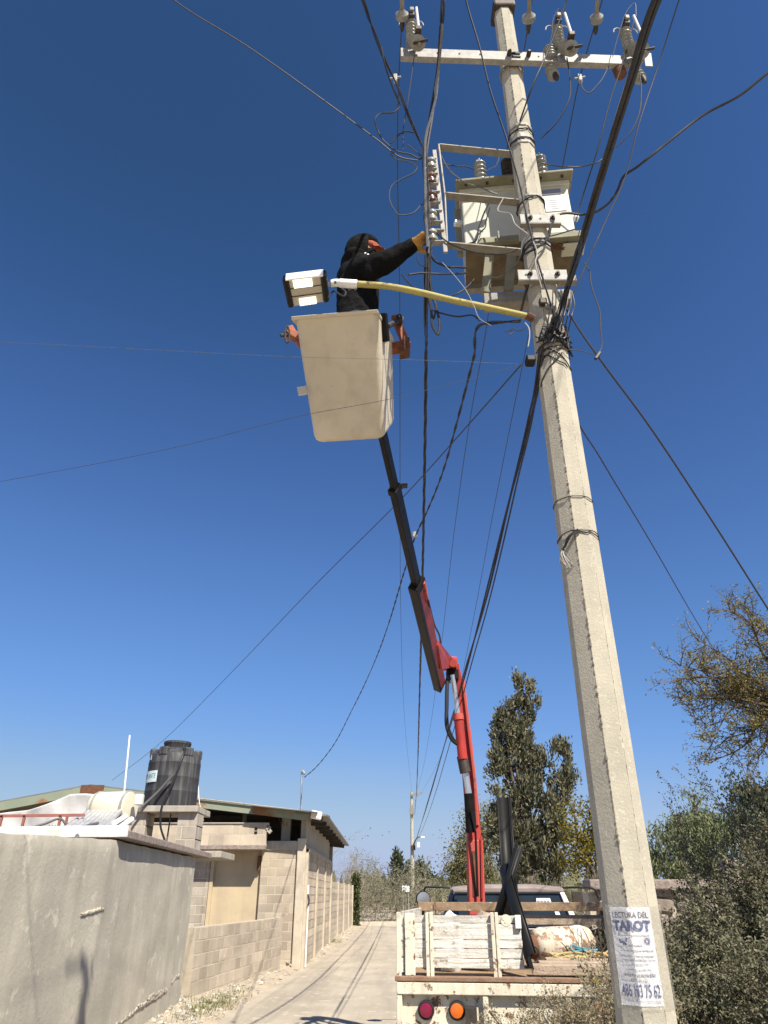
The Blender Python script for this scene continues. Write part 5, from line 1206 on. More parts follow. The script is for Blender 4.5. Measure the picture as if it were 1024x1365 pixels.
fnP = lambda x, y: poster_pt(sP0 + .008 + (sP1 - sP0 - .016) * x, zP0 + (zP1 - zP0) * y, .0062)
xe = (0 - sP0 - .008) / (sP1 - sP0 - .016)
def pl(txt, x, y, w_, h, m, b=0.0): letters(txt, w_, h, x, y, fnP, m, poster, bold=b, cuts=(xe,))
pl('LECTURA DEL', .02, .885, .96, .062, M['ink_black'], .012)
pl('TAROT', .0, .745, 1.0, .115, M['ink_navy'], .05)
pl('CITAS AL CEL', .3, .232, .44, .033, M['ink_black'], .0)
pl('486 103 75 62', .03, .085, .97, .13, M['ink_navy'], .012)
def ink(x0, x1, y0, y1, m, name='print_line'):
    mb = MB(); cuts_ = [x0] + ([xe] if x0 < xe < x1 else []) + [x1]
    for a, b in zip(cuts_, cuts_[1:]): mb.add([fnP(a, y0), fnP(b, y0), fnP(b, y1), fnP(a, y1)], [(0, 1, 2, 3)])
    return mb
mb = MB()                                            # rows of small unreadable print, as broken strokes
for y, x0, x1, h in ((.70, .1, .92, .012), (.595, .34, .72, .016), (.545, .12, .98, .014), (.49, .1, .98, .014), (.45, .12, .98, .014), (.405, .3, .8, .014), (.355, .25, .85, .012), (.3, .12, .95, .03), (.045, .15, .98, .01)):
    x = x0
    while x < x1:
        l = rnd.uniform(.008, .03); q = ink(x, min(x1, x + l), y - h * rnd.uniform(.3, .5), y + h * rnd.uniform(.3, .5), None); mb.add(q.v, q.f); x += l + rnd.uniform(.006, .016)
tag(mb.build('small_print', M['ink_grey'], poster), kind='stuff')
pl2 = MB()
for k in range(16):                                  # small sun emblem
    a = 2 * math.pi * k / 16; c = (.86, .645)
    P_ = lambda r, t: fnP(c[0] + math.cos(t) * r * 1.15, c[1] + math.sin(t) * r * .52)
    pl2.add([P_(.055, a - .1), P_(.1, a), P_(.055, a + .1)], [(0, 1, 2)]); pl2.add([P_(.03, a - .2), P_(.055, a - .2), P_(.055, a + .2), P_(.03, a + .2)], [(0, 1, 2, 3)])
pl2.build('sun_emblem', M['ink_navy'], poster)
pl3 = MB()
for k in range(12):
    x, y = .1 + rnd.uniform(0, .2), .6 + rnd.uniform(0, .06); pl3.add([fnP(x, y), fnP(x + .05, y + .004), fnP(x + .035, y + .02), fnP(x + .01, y + .018)], [(0, 1, 2, 3)])
pl3.build('flower_emblem', M['ink_navy'], poster)

# ------------------------------------------------------------------ crossarm, cutouts, insulators
ca = at(534, 73, 3.44); cb = at(838, 83, 3.505); cb.z = ca.z
arm = thing('crossarm', 'galvanised steel crossarm bolted across the top of the concrete pole', 'crossarm', tuple((ca + cb) / 2))
MB().bar(ca, cb, .05, .125).build('channel', M['galv'], arm, bevel=.004)
axc = (cb - ca).normalized(); nrm = Vector((axc.y, -axc.x, 0))
def on_arm(t, dn=0.0, dz=0.0): return ca.lerp(cb, t) + nrm * dn + Vector((0, 0, dz))
for t in (.16, .255, .345, .6, .69, .8): MB().lathe([(.008, 0), (.008, .004)], on_arm(t, .0255), nrm, 8).build('hole', M['black'], arm)
ub = band(ca.z - .01, .007, M['galv_dull'], 'u_bolt', parent=arm)
for t in (.47, .555):
    MB().lathe([(.02, 0), (.02, .03), (.012, .05)], on_arm(t, .024, .0), nrm, 8).build('bolt', M['iron'], arm)
MB().bar(on_arm(.483, .03, .025), on_arm(.52, .03, .025), .01, .012).build('slot', M['black'], arm); MB().bar(on_arm(.483, .03, -.02), on_arm(.52, .03, -.02), .01, .012).build('slot', M['black'], arm)
def sheds(r, n, L, base=.6):
    pr = []
    for k in range(n):
        z = L * k / n; h = L / n; pr += [(r * base, z), (r * base, z + h * .25), (r, z + h * .45), (r, z + h * .6), (r * base, z + h * .85)]
    return [(.008, 0)] + pr + [(r * base * .8, L), (.01, L)]
def cutout(t, label, flip=1, tilt=0.0):
    c = on_arm(t, .06, .02); th = thing('fuse_cutout', label, 'fuse cutout', tuple(c), 0, 'fuse cutouts on the crossarm')
    up = Vector((tilt, 0, 1)).normalized()
    MB().prism([on_arm(t, .028, .09) - axc * .05, on_arm(t, .028, .09) + axc * .05, on_arm(t, .028, -.09) + axc * .02, on_arm(t, .028, -.09) - axc * .02], nrm * .012).build('bracket', M['galv'], th)
    MB().lathe(sheds(.048, 6, .31), c + Vector((0, 0, .05)), up, 20).build('insulator', M['porcelain'], th, smooth=True)
    c2 = c + nrm * .03 + Vector((.02 * flip, 0, .02)); d2 = (nrm * .4 + Vector((.12 * flip, 0, -.9))).normalized()
    MB().lathe(sheds(.06, 5, .2, .6), c2, d2, 20).build('lower_insulator', M['porcelain'], th, smooth=True)
    top = c + up * .37
    hd = MB().box(top + nrm * .03, (.05, .09, .06)).build('top_clip', M['iron'], th, bevel=.008)
    MB().box(top + nrm * .07 + Vector((.0, 0, .03)), (.035, .05, .05)).build('clip_hood', M['galv_dull'], hd, bevel=.006)
    for s in (-1, 1):
        MB().tube(smooth_path([top + axc * s * .02 + Vector((0, 0, -.03)), top + axc * s * .06 + Vector((0, 0, .02)), top + axc * s * .09 + Vector((0, 0, .0)), top + axc * s * .105 + Vector((0, 0, -.05))]), .006, 6).build('hook', M['galv'], hd)
    ft = MB().tube([top + nrm * .12 + axc * .035 * flip - Vector((0, 0, .02)), c + nrm * .15 + axc * .045 * flip - Vector((0, 0, .03))], 0.013, 10).build('fuse_tube', M['fuse'], th, smooth=True)
    MB().box(c + nrm * .15 + axc * .04 * flip - Vector((0, 0, .05)), (.05, .06, .05)).build('lower_clip', M['iron'], th, bevel=.006)
    MB().lathe([(.03, 0), (.03, .012), (.012, .016), (.012, .05)], c2 + d2 * .195, d2, 10).build('terminal', M['galv_dull'], th, smooth=True)
    MB().bar(c2 + d2 * .22 - axc * .05, c2 + d2 * .22 + axc * .07 * flip + nrm * .03, .022, .008).build('lower_link', M['iron'], th)
    return th
cutout(.048, 'fuse cutout at the left end of the steel crossarm', 1, .0)
cutout(.695, 'fuse cutout right of the pole in the middle of the crossarm', 1, .02)
cutout(1.0, 'fuse cutout at the right end of the crossarm behind the thick cable', 1, .02)
def arrester(t, label):
    c = on_arm(t, -.02, .0); th = thing('pin_insulator', label, 'insulator', tuple(c), 0, 'insulators on the crossarm')
    MB().lathe(sheds(.055, 4, .16), c + Vector((0, 0, -.02)) + nrm * .03, (0, 0, 1), 18).build('insulator', M['porcelain'], th, smooth=True)
    MB().lathe(sheds(.05, 3, .14), c + Vector((0, 0, -.06)) - nrm * .02, (.1, -.1, -1), 18).build('lower_insulator', M['porcelain'], th, smooth=True)
    MB().lathe([(.02, 0), (.025, .05), (.015, .08)], c + Vector((.015, -.02, -.2)), (.1, 0, -1), 10).build('terminal', M['iron'], th, smooth=True)
    MB().bar(c + nrm * .06 + Vector((.09, 0, .07)), c + nrm * .06 + Vector((.07, 0, -.12)), .008, .06, (1, 0, 0)).build('bracket', M['galv'], th)
arrester(.655, 'pair of grey insulators just left of the middle fuse cutout'); arrester(1.035, 'pair of grey insulators under the right end of the crossarm')
MB().lathe([(.05, 0), (.05, .1), (.03, .12)], on_arm(.955, -.03, -.03), (.1, 0, -1), 12).build('insulator_cap', M['rust'], arm, smooth=True)
# strain insulators on the three high conductors
def strain(px0, py0, px1, py1, label):
    e = at(px1, py1, 3.32); s = at(px0, py0, 2.62); s.z = e.z + .02
    th = thing('strain_insulator', label, 'insulator', tuple(e), 0, 'strain insulators on the high conductors'); d = (s - e).normalized()
    s = e + d * .42; MB().tube([e, s], .018, 10).build('rod', M['galv_dull'], th, smooth=True)
    MB().lathe([(.012, -.02), (.05, -.015), (.058, .0), (.055, .03), (.03, .045), (.02, .06)], e, d, 24).build('disc', M['porcelain'], th, smooth=True)
    MB().lathe([(.02, 0), (.022, .05), (.012, .09)], e - d * .02, -d, 10).build('clamp', M['iron'], th, smooth=True)
    return e
e1 = strain(536.5, -60, 536, 23, 'strain insulator on the left conductor above the left end of the crossarm')
e2 = strain(720, -60, 705, 26, 'strain insulator on the middle conductor just right of the pole top')
e3 = strain(816, -60, 795, 27, 'strain insulator on the right conductor near the right edge of the crossarm')
MB().box(pole_c(pz(681, 2)) , (pole_w(9) + .05, pole_w(9) + .05, .09)).build('top_clamp', M['iron'], pole, bevel=.02)

# ------------------------------------------------------------------ transformer
o0 = at(620, 328, 3.88); o1 = at(770, 322, 3.79); o1.z = o0.z
uX = (o1 - o0).normalized(); uB = Vector((-uX.y, uX.x, 0)); WT = (o1 - o0).length; HT = .64; DT = .46
tf = thing('transformer', 'cream pole mounted transformer box with three bushings behind the concrete pole', 'transformer', tuple(o0))
def tq(x, y, z): return o0 + uX * x * WT + uB * y + Vector((0, 0, z))
def tbox(x0, x1, y0, y1, z0, z1):
    return MB().prism([tq(x0, y0, z0), tq(x1, y0, z0), tq(x1, y1, z0), tq(x0, y1, z0)], (0, 0, z1 - z0))
bodyT = tbox(0, 1, 0, DT, 0, HT).build('tank', M['trafo'], tf, bevel=.012)
tbox(.005, .995, .006, DT - .006, -.014, -.001).build('bottom_plate', M['olive_brown'], tf)  # underside plate, a darker olive-brown than the cream tank
tbox(-.05, 1.05, -.10, DT + .05, HT, HT + .025).build('lid', M['trafo_lid'], tf, bevel=.006)
tbox(-.02, 1.02, -.02, DT + .02, HT - .05, HT).build('lid_flange', M['trafo'], tf, bevel=.004)
tbox(-.07, -.012, .12, .16, .05, HT - .06).build('end_flange', M['trafo_lid'], tf, bevel=.004)
for x in (.05, .25, .5, .75, .95): MB().lathe([(.012, 0), (.012, .015)], tq(x, -.06, HT), (0, 0, -1), 6).build('lid_bolt', M['iron'], tf)
for x, lab, m, sc in ((.2, 'grey ribbed bushing', 'porcelain', 1), (.46, 'dark ribbed bushing', 'iron', 1), (.78, 'grey ribbed bushing', 'porcelain', 1.0)):
    b_ = MB().lathe(sheds(.05, 5, .26, .62), tq(x, -.03, HT + .025), (0, 0, 1), 20).build('bushing', M[m], tf, smooth=True); b_['label'] = lab
    MB().tube([tq(x, -.03, HT + .28), tq(x, -.03, HT + .35)], .008, 6).build('stud', M['galv'], b_); MB().box(tq(x, -.03, HT + .31), (.05, .02, .02)).build('connector', M['galv'], b_)
np_ = tbox(.765, .955, -.006, 0.001, .30, .46).build('nameplate', M['plate_white'], tf, bevel=.002)
mb = MB()
for k in range(5): mb.add([tq(.785, -.0075, .325 + .024 * k), tq(.93 - .02 * (k % 2), -.0075, .325 + .024 * k), tq(.93 - .02 * (k % 2), -.0075, .331 + .024 * k), tq(.785, -.0075, .331 + .024 * k)], [(0, 1, 2, 3)])
tag(mb.build('small_print', M['ink_grey'], np_), kind='stuff')
st_ = tbox(.66, .93, -.006, .001, .50, .56).build('faded_strip', M['ink_grey'], tf)
for x, z, s in ((1.0, .33, 1), (-.0, .38, -1)):
    p = tq(x, .1, z); MB().box(p + uX * s * .035, (.07, .05, .04), Matrix.Rotation(.2, 3, 'Z')).build('lifting_lug', M['socket'], tf, bevel=.008)
tbox(.12, .48, -.06, -.02, -.05, .01).build('platform_channel', M['trafo_lid'], tf, bevel=.004)
tbox(.7, 1.08, -.06, .0, -.06, .0).build('platform_channel', M['trafo_lid'], tf, bevel=.004)
tbox(.0, 1.05, DT - .08, DT - .02, -.07, -.01).build('platform_channel', M['galv_dull'], tf, bevel=.004)
for x in (.22, .42): MB().bar(tq(x, .02, -.06), tq(x - .07, .06, -.46), .07, .05, (0, -1, 0)).build('strut', M['trafo_lid'], tf, bevel=.004)
MB().bar(at(645, 404, 3.9), at(760, 398, 3.85), .1, .10).build('support_channel', M['galv_dull'], tf, bevel=.004)
MB().bar(tq(.55, .05, -.05), tq(.6, .0, -.5), .05, .06, (0, -1, 0)).build('strut', M['rust'], tf, bevel=.004)
MB().bar(tq(.3, -.09, .03), tq(.3, -.085, -.04), .01, .01).build('bolt', M['galv'], tf)
tbox(.52, .66, .05, .2, -.30, -.12).build('terminal_cover', M['rust'], tf, bevel=.01)
tbox(.86, 1.06, -.02, .1, -.10, -.08).build('shelf', M['trafo'], tf, bevel=.006)
lc = MB()
cc = tq(.83, .0, -.06)
pts = [cc + Vector((.07 * math.cos(k * .6) , .02 * math.sin(k * 1.3), .035 * math.sin(k * .6) - .01 + .002 * (k % 5))) for k in range(60)]
o = MB().tube(smooth_path(pts, 3), .006, 5).build('wire_coil', M['rust'], smooth=True); tag(o, 'coil of rusty brown wire hanging under the right side of the transformer', 'wire coil')

# ------------------------------------------------------------------ secondary rack
rk = thing('secondary_rack', 'galvanised secondary rack frame with spool insulators left of the pole', 'insulator rack', tuple(at(585, 265, 3.5)))
def frame_c(pts, w1, w2, name):
    for a, b in zip(pts, pts[1:]): MB().bar(a, b, w1, w2, (0, 0, 1) if abs((Vector(b) - Vector(a)).z) < .1 else (0, -1, 0)).build(name, M['galv'], rk, bevel=.003)
ya, yb = 3.5, 3.56
A_, B_, C_, D_ = at(586, 203, ya), at(680, 199, yb), at(594, 267, ya), at(690, 264, yb)
A_.z = B_.z = (A_.z + B_.z) / 2; C_.z = D_.z = (C_.z + D_.z) / 2
E_, F_ = at(597, 332, ya), at(694, 331, yb); E_.z = F_.z = (E_.z + F_.z) / 2
for a, b in ((A_, B_), (C_, D_), (E_, F_)): MB().bar(a, b, .06, .012).build('arm', M['galv_dull'], rk, bevel=.003)
MB().bar(A_ + Vector((-.005, 0, .006)), C_ + Vector((-.005, 0, -.006)), .012, .055, (0, -1, 0)).build('arm_upright', M['galv'], rk, bevel=.003)
MB().bar(C_ + Vector((-.004, 0, -.01)), E_ + Vector((-.004, 0, -.006)), .012, .055, (0, -1, 0)).build('arm_upright', M['galv'], rk, bevel=.003)
U0, U1 = at(579, 201, 3.47), at(594, 337, 3.47); MB().bar(U0, U1, .03, .02, (0, -1, 0)).build('backbone', M['galv'], rk, bevel=.003)
for k, (py_, m) in enumerate(((222, 'porcelain'), (243, 'porcelain_brown'), (268, 'porcelain_brown'), (293, 'porcelain'), (318, 'porcelain'))):
    t = (py_ - 201) / 136; b = U0.lerp(U1, t); c = Vector((at(574.5 + .015 * (py_ - 222), py_, 3.47).x, 3.47, b.z))
    for s in (-1, 1): MB().box(((b.x + c.x) / 2 - .01, 3.47, b.z + s * .057), (b.x - c.x + .03, .045, .006)).build('clevis', M['galv'], rk)
    sp_ = MB().lathe([(.02, -.05), (.04, -.045), (.043, -.02), (.03, -.008), (.03, .008), (.043, .02), (.04, .045), (.02, .05)], c, (0, 0, 1), 20).build('spool', M[m], rk, smooth=True)
    MB().tube([c - Vector((0, 0, .08)), c + Vector((0, 0, .08))], .008, 8).build('pin', M['galv'], sp_)

# ------------------------------------------------------------------ street lamp
lp = thing('street_lamp', 'yellow street lamp arm with a black ended LED lamp head reaching left from the pole', 'street lamp', tuple(at(705, 424, 3.5)))
ap = smooth_path([at(706, 422.5, 3.52), at(680, 416.5, 3.5), at(650, 410, 3.47), at(600, 399.5, 3.44), at(558, 389.5, 3.41), at(515, 381.5, 3.4), at(474, 378.5, 3.38)], 6)
MB().tube(ap, [.0215] * len(ap), 16).build('arm', M['arm_y'], lp, smooth=True)
MB().tube([at(702, 420, 3.5) , at(711, 425, 3.52)], .028, 10).build('arm_base', M['rust'], lp)
sk = MB().tube([at(476, 379, 3.38), at(453, 377.5, 3.37)], [.029, .029], 16).build('socket', M['socket'], lp, smooth=True)
MB().tube(smooth_path([at(455, 377.5, 3.37), at(448, 377, 3.37), at(441, 378, 3.37)]), [.025] * 17, 12).build('knuckle', M['socket'], sk, smooth=True)
MB().tube([at(440, 378.5, 3.37), at(434, 379.5, 3.37)], .017, 10).build('neck', M['galv'], sk, smooth=True)
for px_ in (447, 466, 474): MB().lathe([(.008, 0), (.008, .012)], at(px_, 386.5 if px_ > 450 else 377, 3.33), (0, -1, -.3), 6).build('screw', M['iron'], sk)
ZL = 4.99
q00, q10, q11, q01 = atZ(384, 410, ZL), atZ(439, 402, ZL), atZ(435, 367, ZL), atZ(376, 374, ZL)
def lq(u, v, z=0.0): return q00.lerp(q10, u).lerp(q01.lerp(q11, u), v) + Vector((0, 0, z))
def lpr(u0, u1, v0, v1, z0, z1): return MB().prism([lq(u0, v0, z0), lq(u1, v0, z0), lq(u1, v1, z0), lq(u0, v1, z0)], (0, 0, z1 - z0))
hd = lpr(.13, .87, .0, 1, .002, .045).build('lamp_head', M['lamp_grey'], lp, bevel=.006)
for u0, u1 in ((0, .15), (.86, 1.0)): lpr(u0, u1, -.02, 1.02, -.012, .055).build('end_cap', M['black'], hd, bevel=.018, seg=3)
for v0, v1 in ((.36, .385), (.655, .68)): lpr(.14, .87, v0, v1, -.002, .003).build('module_joint', M['iron'], hd)
lpr(.24, .67, .69, .99, -.008, .004).build('led_panel', M['led'], hd, bevel=.002)
lpr(.30, .70, .02, .27, -.008, .004).build('led_panel', M['led'], hd, bevel=.002)
mb = MB()
for v0, v1, u0, u1 in ((.69, .99, .24, .67), (.02, .27, .30, .70)):
    for i in range(5):
        for j in range(3): mb.lathe([(.006, 0), (.002, .004)], lq(u0 + (u1 - u0) * (i + .5) / 5, v0 + (v1 - v0) * (j + .5) / 3, -.008), (0, 0, -1), 6)
tag(mb.build('led_dots', M['plate_white'], hd), kind='stuff')
lpr(.08, .93, .985, 1.035, -.006, .05).build('sunlit_edge_strip', M['socket'], hd, bevel=.003)  # white strip laid on for the sunlit side edge of the head
MB().tube(smooth_path([lq(.99, .2, -.01), at(445, 388, 3.36), at(452, 392, 3.34), at(458, 395, 3.35), at(461, 390, 3.36), at(455, 384, 3.37)]), .006, 6).build('lead', M['cable'], hd)

# ------------------------------------------------------------------ lineman in the bucket
def caps(mb, a, b, ra, rb_, n=14):
    a = Vector(a); b = Vector(b); d = b - a; L = d.length; d = d / L; pr = []
    for k in range(6): t = -math.pi / 2 + math.pi / 2 * k / 5; pr.append((max(.001, ra * math.cos(t)), ra * math.sin(t)))
    for k in range(6): t = math.pi / 2 * k / 5; pr.append((max(.001, rb_ * math.cos(t)), L + rb_ * math.sin(t)))
    mb.lathe(pr, a, d, n)
def ell(mb, c, s, rot=None):
    bm = bmesh.new(); bmesh.ops.create_icosphere(bm, subdivisions=3, radius=1); c = Vector(c); vs = []
    for v in bm.verts:
        p = Vector((v.co.x * s[0], v.co.y * s[1], v.co.z * s[2])); vs.append(c + (rot @ p if rot else p))
    bm.verts.index_update(); mb.add(vs, [[v.index for v in f.verts] for f in bm.faces]); bm.free()
def remesh(o, v, sm=4):
    r = o.modifiers.new('remesh', 'REMESH'); r.mode = 'VOXEL'; r.voxel_size = v; r.use_smooth_shade = True
    s = o.modifiers.new('smooth', 'SMOOTH'); s.iterations = sm; s.factor = .5; return o
hc = at(487, 337, 3.82); shR = at(484, 356, 3.70); shL = at(472, 353, 4.0); neck = at(478, 347, 3.84)
pel = at(477, 424, 3.86); pel.z -= .10; chest = at(477, 372, 3.86)
fdir = ((BL + BR + BRb + BLb) / 4 - pel).normalized()
per = thing('person', 'person in black hooded jacket and orange cap reaching out from the bucket', 'person', (pel.x, pel.y, pel.z - .85))
wrist = at(549, 328, 3.55); elb = at(521, 346, 3.60); hand = at(561, 320.5, 3.52)
footz = (pel + fdir * .6).z
mb = MB()
ell(mb, hc, (.095, .078, .118)); caps(mb, hc - Vector((.0, 0, .05)), neck, .055, .06); caps(mb, pel, chest, .13, .135); caps(mb, chest, neck - Vector((0, 0, .06)), .13, .09); caps(mb, shR, shL, .07, .07)
caps(mb, shR, elb, .05, .042); caps(mb, elb, wrist, .042, .03); caps(mb, wrist, hand, .032, .036)
lel = shL + Vector((.02, .03, -.29)); lwr = lel + Vector((.08, -.05, -.22)); caps(mb, shL, lel, .05, .042); caps(mb, lel, lwr, .042, .03); caps(mb, lwr, lwr + Vector((.05, -.03, -.07)), .032, .034)
for s, p in ((-1, .0), (1, .02)):
    hp = pel + Vector((0, s * .09, -.05)); kn_ = hp + fdir * .3 + ux * .05; ft_ = hp + fdir * .56; caps(mb, hp, kn_, .09, .06); caps(mb, kn_, ft_, .06, .042); caps(mb, ft_, ft_ + Vector((.08, 0, 0)), .045, .035)
ell(mb, hc + Vector((.093, -.012, -.01)), (.025, .016, .024)); ell(mb, hc + Vector((.085, -.01, -.065)), (.025, .035, .018)); ell(mb, hc + Vector((.0, -.08, -.01)), (.022, .012, .034)); ell(mb, hc + Vector((.08, -.035, .02)), (.012, .014, .01)); ell(mb, hc + Vector((.08, .025, .02)), (.012, .014, .01))
remesh(mb.build('body', M['skin'], per), .012, 3)
mb = MB()
caps(mb, pel - Vector((0, 0, .02)), pel + (chest - pel) * .4, .15, .155, 18); caps(mb, pel + (chest - pel) * .4, chest, .155, .16, 18); caps(mb, chest, neck - Vector((0, 0, .05)), .16, .12, 18); caps(mb, shR, shL, .092, .092)
caps(mb, shR + Vector((-.02, .02, -.02)), elb - Vector((.03, 0, .025)), .105, .08); caps(mb, elb - Vector((.03, 0, .025)), wrist - Vector((.012, 0, .008)), .082, .058); caps(mb, wrist - Vector((.035, -.02, .012)), wrist + Vector((.0, -.002, .0)), .06, .052)
caps(mb, chest + Vector((.05, -.08, .0)), elb - Vector((.14, -.05, .075)), .1, .06)
caps(mb, shL, lel, .085, .075); caps(mb, lel, lwr, .075, .055); ell(mb, neck + Vector((-.02, 0, -.05)), (.12, .16, .07))
jk = remesh(mb.build('jacket', M['jacket'], per), .013, 5)
dt = bpy.data.textures.new('cloth_folds', 'CLOUDS'); dt.noise_scale = .07; dt.noise_depth = 2
dm = jk.modifiers.new('folds', 'DISPLACE'); dm.texture = dt; dm.strength = .018; dm.mid_level = .5; dm.texture_coords = 'LOCAL'
def shell(c, s, fwd, cosmax, name, m, up=None, extra=0.0):
    bm = bmesh.new(); bmesh.ops.create_uvsphere(bm, u_segments=36, v_segments=24, radius=1); f = Vector(fwd).normalized()
    dele = [v for v in bm.verts if v.co.normalized().dot(f) > cosmax and v.co.z < .86]
    bmesh.ops.delete(bm, geom=dele, context='VERTS'); c = Vector(c); mb = MB(); bm.verts.index_update()
    vs = []
    for v in bm.verts:
        q = v.co.copy(); k = 1 + .03 * noise.noise(q * 2.2); vs.append(c + Vector((q.x * s[0], q.y * s[1], q.z * s[2])) * k + Vector((extra * max(0, q.x) , 0, 0)))
    mb.add(vs, [[v.index for v in f_.verts] for f_ in bm.faces]); bm.free()
    o = mb.build(name, m, per, smooth=True); sd = o.modifiers.new('thickness', 'SOLIDIFY'); sd.thickness = .012; return o
FW = Vector((1, -.12, -.08))
hood = shell(hc + Vector((-.025, 0, .0)), (.135, .122, .158), FW, .5, 'hood', M['jacket'], extra=.02)
mb = MB(); ell(mb, hc + Vector((.0, 0, .078)), (.108, .1, .072)); ell(mb, hc + Vector((-.04, 0, .0)), (.085, .098, .12)); mb.build('hood_lining', M['jacket'], per, smooth=True)
mb = MB(); ell(mb, hc + Vector((.032, 0, .02)), (.088, .092, .052)); cap_ = mb.build('cap', M['cap'], per, smooth=True)
bm_ = MB(); fw = Vector((1, -.12, -.03)).normalized(); sdv = fw.cross(Vector((0, 0, 1))).normalized(); vs = []; fs = []
for i in range(9):
    a = -1 + 2 * i / 8; e = math.sqrt(max(0, 1 - a * a)); b0 = hc + Vector((.03, 0, .0)) + sdv * a * .085 + fw * .075 * math.sqrt(max(.05, 1 - .7 * a * a)); t1 = b0 + fw * (.05 * e + .004) - Vector((0, 0, .01 * (1 + a * a)))
    vs += [b0, t1, b0 + Vector((0, 0, .008)), t1 + Vector((0, 0, .008))]
for i in range(8):
    b = i * 4; d = b + 4; fs += [(b, b + 1, d + 1, d), (b + 2, d + 2, d + 3, b + 3), (b + 1, b + 3, d + 3, d + 1)]
bm_.add(vs, fs).build('brim', M['cap'], cap_)
mb = MB(); ell(mb, hc + Vector((.014, 0, -.06)), (.098, .083, .075)); mb.build('dark_lower_face', M['jacket'], per, smooth=True)  # near-black ellipsoid over the lower face
mb = MB()
for s in (-1, 1):
    hp = pel + Vector((0, s * .09, -.05)); kn_ = hp + fdir * .3 + ux * .05; ft_ = hp + fdir * .54; caps(mb, hp, kn_, .105, .08); caps(mb, kn_, ft_, .08, .065)
remesh(mb.build('trousers', M['trousers'], per), .015, 3)
for s in (-1, 1):
    ft_ = pel + Vector((0, s * .08, -.03)) + fdir * .58; mb = MB(); caps(mb, ft_, ft_ + Vector((.1, 0, .0)), .058, .045); remesh(mb.build('boot', M['black'], per), .012, 2)
def glove(wr, hd_, curl, K=1.25):
    """leather glove: palm, cuff, four fingers of different length and a thumb from the side of the palm"""
    wr = Vector(wr); hd_ = Vector(hd_); d = (hd_ - wr).normalized(); up = Vector((-.25, -.2, 1)); up = (up - d * up.dot(d)).normalized(); sd_ = d.cross(up).normalized()
    mb = MB(); W = lambda a, b, c: wr + (d * a + sd_ * b + up * c) * K
    def cp_(a, b, r0, r1): caps(mb, a, b, r0 * K, r1 * K)
    cp_(W(-.005, 0, 0), W(.012, 0, 0), .043, .042); cp_(W(.01, 0, 0), W(.06, 0, 0), .04, .034)
    for k in range(4):
        x = -.033 + .022 * k; cp_(W(.035, x * .6, 0), W(.098, x, .006 - .004 * abs(k - 1.5)), .02, .017)
    for k, L in enumerate((.062, .074, .068, .05)):
        L *= K; x = -.035 + .0235 * k; p0 = W(.098, x, .004); p1 = p0 + (d * .95 - up * curl * .35) * L * .45; p2 = p1 + (d * .62 - up * curl * .8) * L * .38; p3 = p2 + (d * .15 - up * curl) * L * .32
        cp_(p0, p1, .0145, .013); cp_(p1, p2, .013, .012); cp_(p2, p3, .012, .0105)
    t0 = W(.035, -.03, -.012); t1 = t0 + (d * .6 - sd_ * .5 - up * .55).normalized() * .045 * K; t2 = t1 + (d * .8 - up * .5 + sd_ * .1).normalized() * .04 * K
    cp_(t0, t1, .018, .015); cp_(t1, t2, .015, .012)
    return remesh(mb.build('glove', M['glove'], per), .0055, 2)
glove(wrist - (hand - wrist).normalized() * .02, hand, .9)
glove(lwr, lwr + Vector((.05, -.03, -.07)), .7, 1.0)
for k in range(3):
    p = chest + Vector((.02 + .02 * k, -.165, .09 - .012 * k)); MB().box(p + Vector((.04, 0, 0)), (.014, .004, .01)).build('chest_print', M['plate_white'], per)

# ------------------------------------------------------------------ far utility pole
YP2 = 60.0
fpx = at(550, 1190, YP2).x
fp = thing('utility_pole', 'distant pale utility pole with a short crossarm at the end of the road', 'utility pole', (fpx, YP2, 0))
ftop = at(548.7, 1056, YP2)
MB().tube([(fpx, YP2, -.2), (ftop.x, YP2, ftop.z)], [.17, .10], 8).build('shaft', M['pole'], fp)
p, q = at(548, 1060, YP2 - .2), at(563, 1056.5, YP2 - .2); MB().bar(p, q, .12, .12).build('crossarm', M['galv_dull'], fp)
MB().bar(at(550, 1074, YP2 - .15), at(557, 1060, YP2 - .15), .05, .05).build('brace', M['galv_dull'], fp)
MB().tube(smooth_path([at(551, 1127, YP2 - .1), at(554, 1120, YP2 - .5), at(559, 1115.5, YP2 - .9), at(563, 1115.5, YP2 - 1)]), .05, 6).build('lamp_arm', M['galv_dull'], fp)
MB().bar(at(561, 1115.7, YP2 - 1), at(566, 1116, YP2 - 1), .18, .1).build('lamp_head', M['plate_white'], fp)
MB().box(at(551.2, 1130, YP2 - .2), (.3, .3, .34)).build('cable_box', M['iron'], fp); MB().box(at(549, 1081, YP2 - .2), (.34, .2, .5)).build('insulator_rack', M['galv_dull'], fp)
MB().box(at(558, 1126, YP2 - .2), (.2, .1, .35)).build('hanging_tag', M['plate_white'], fp)

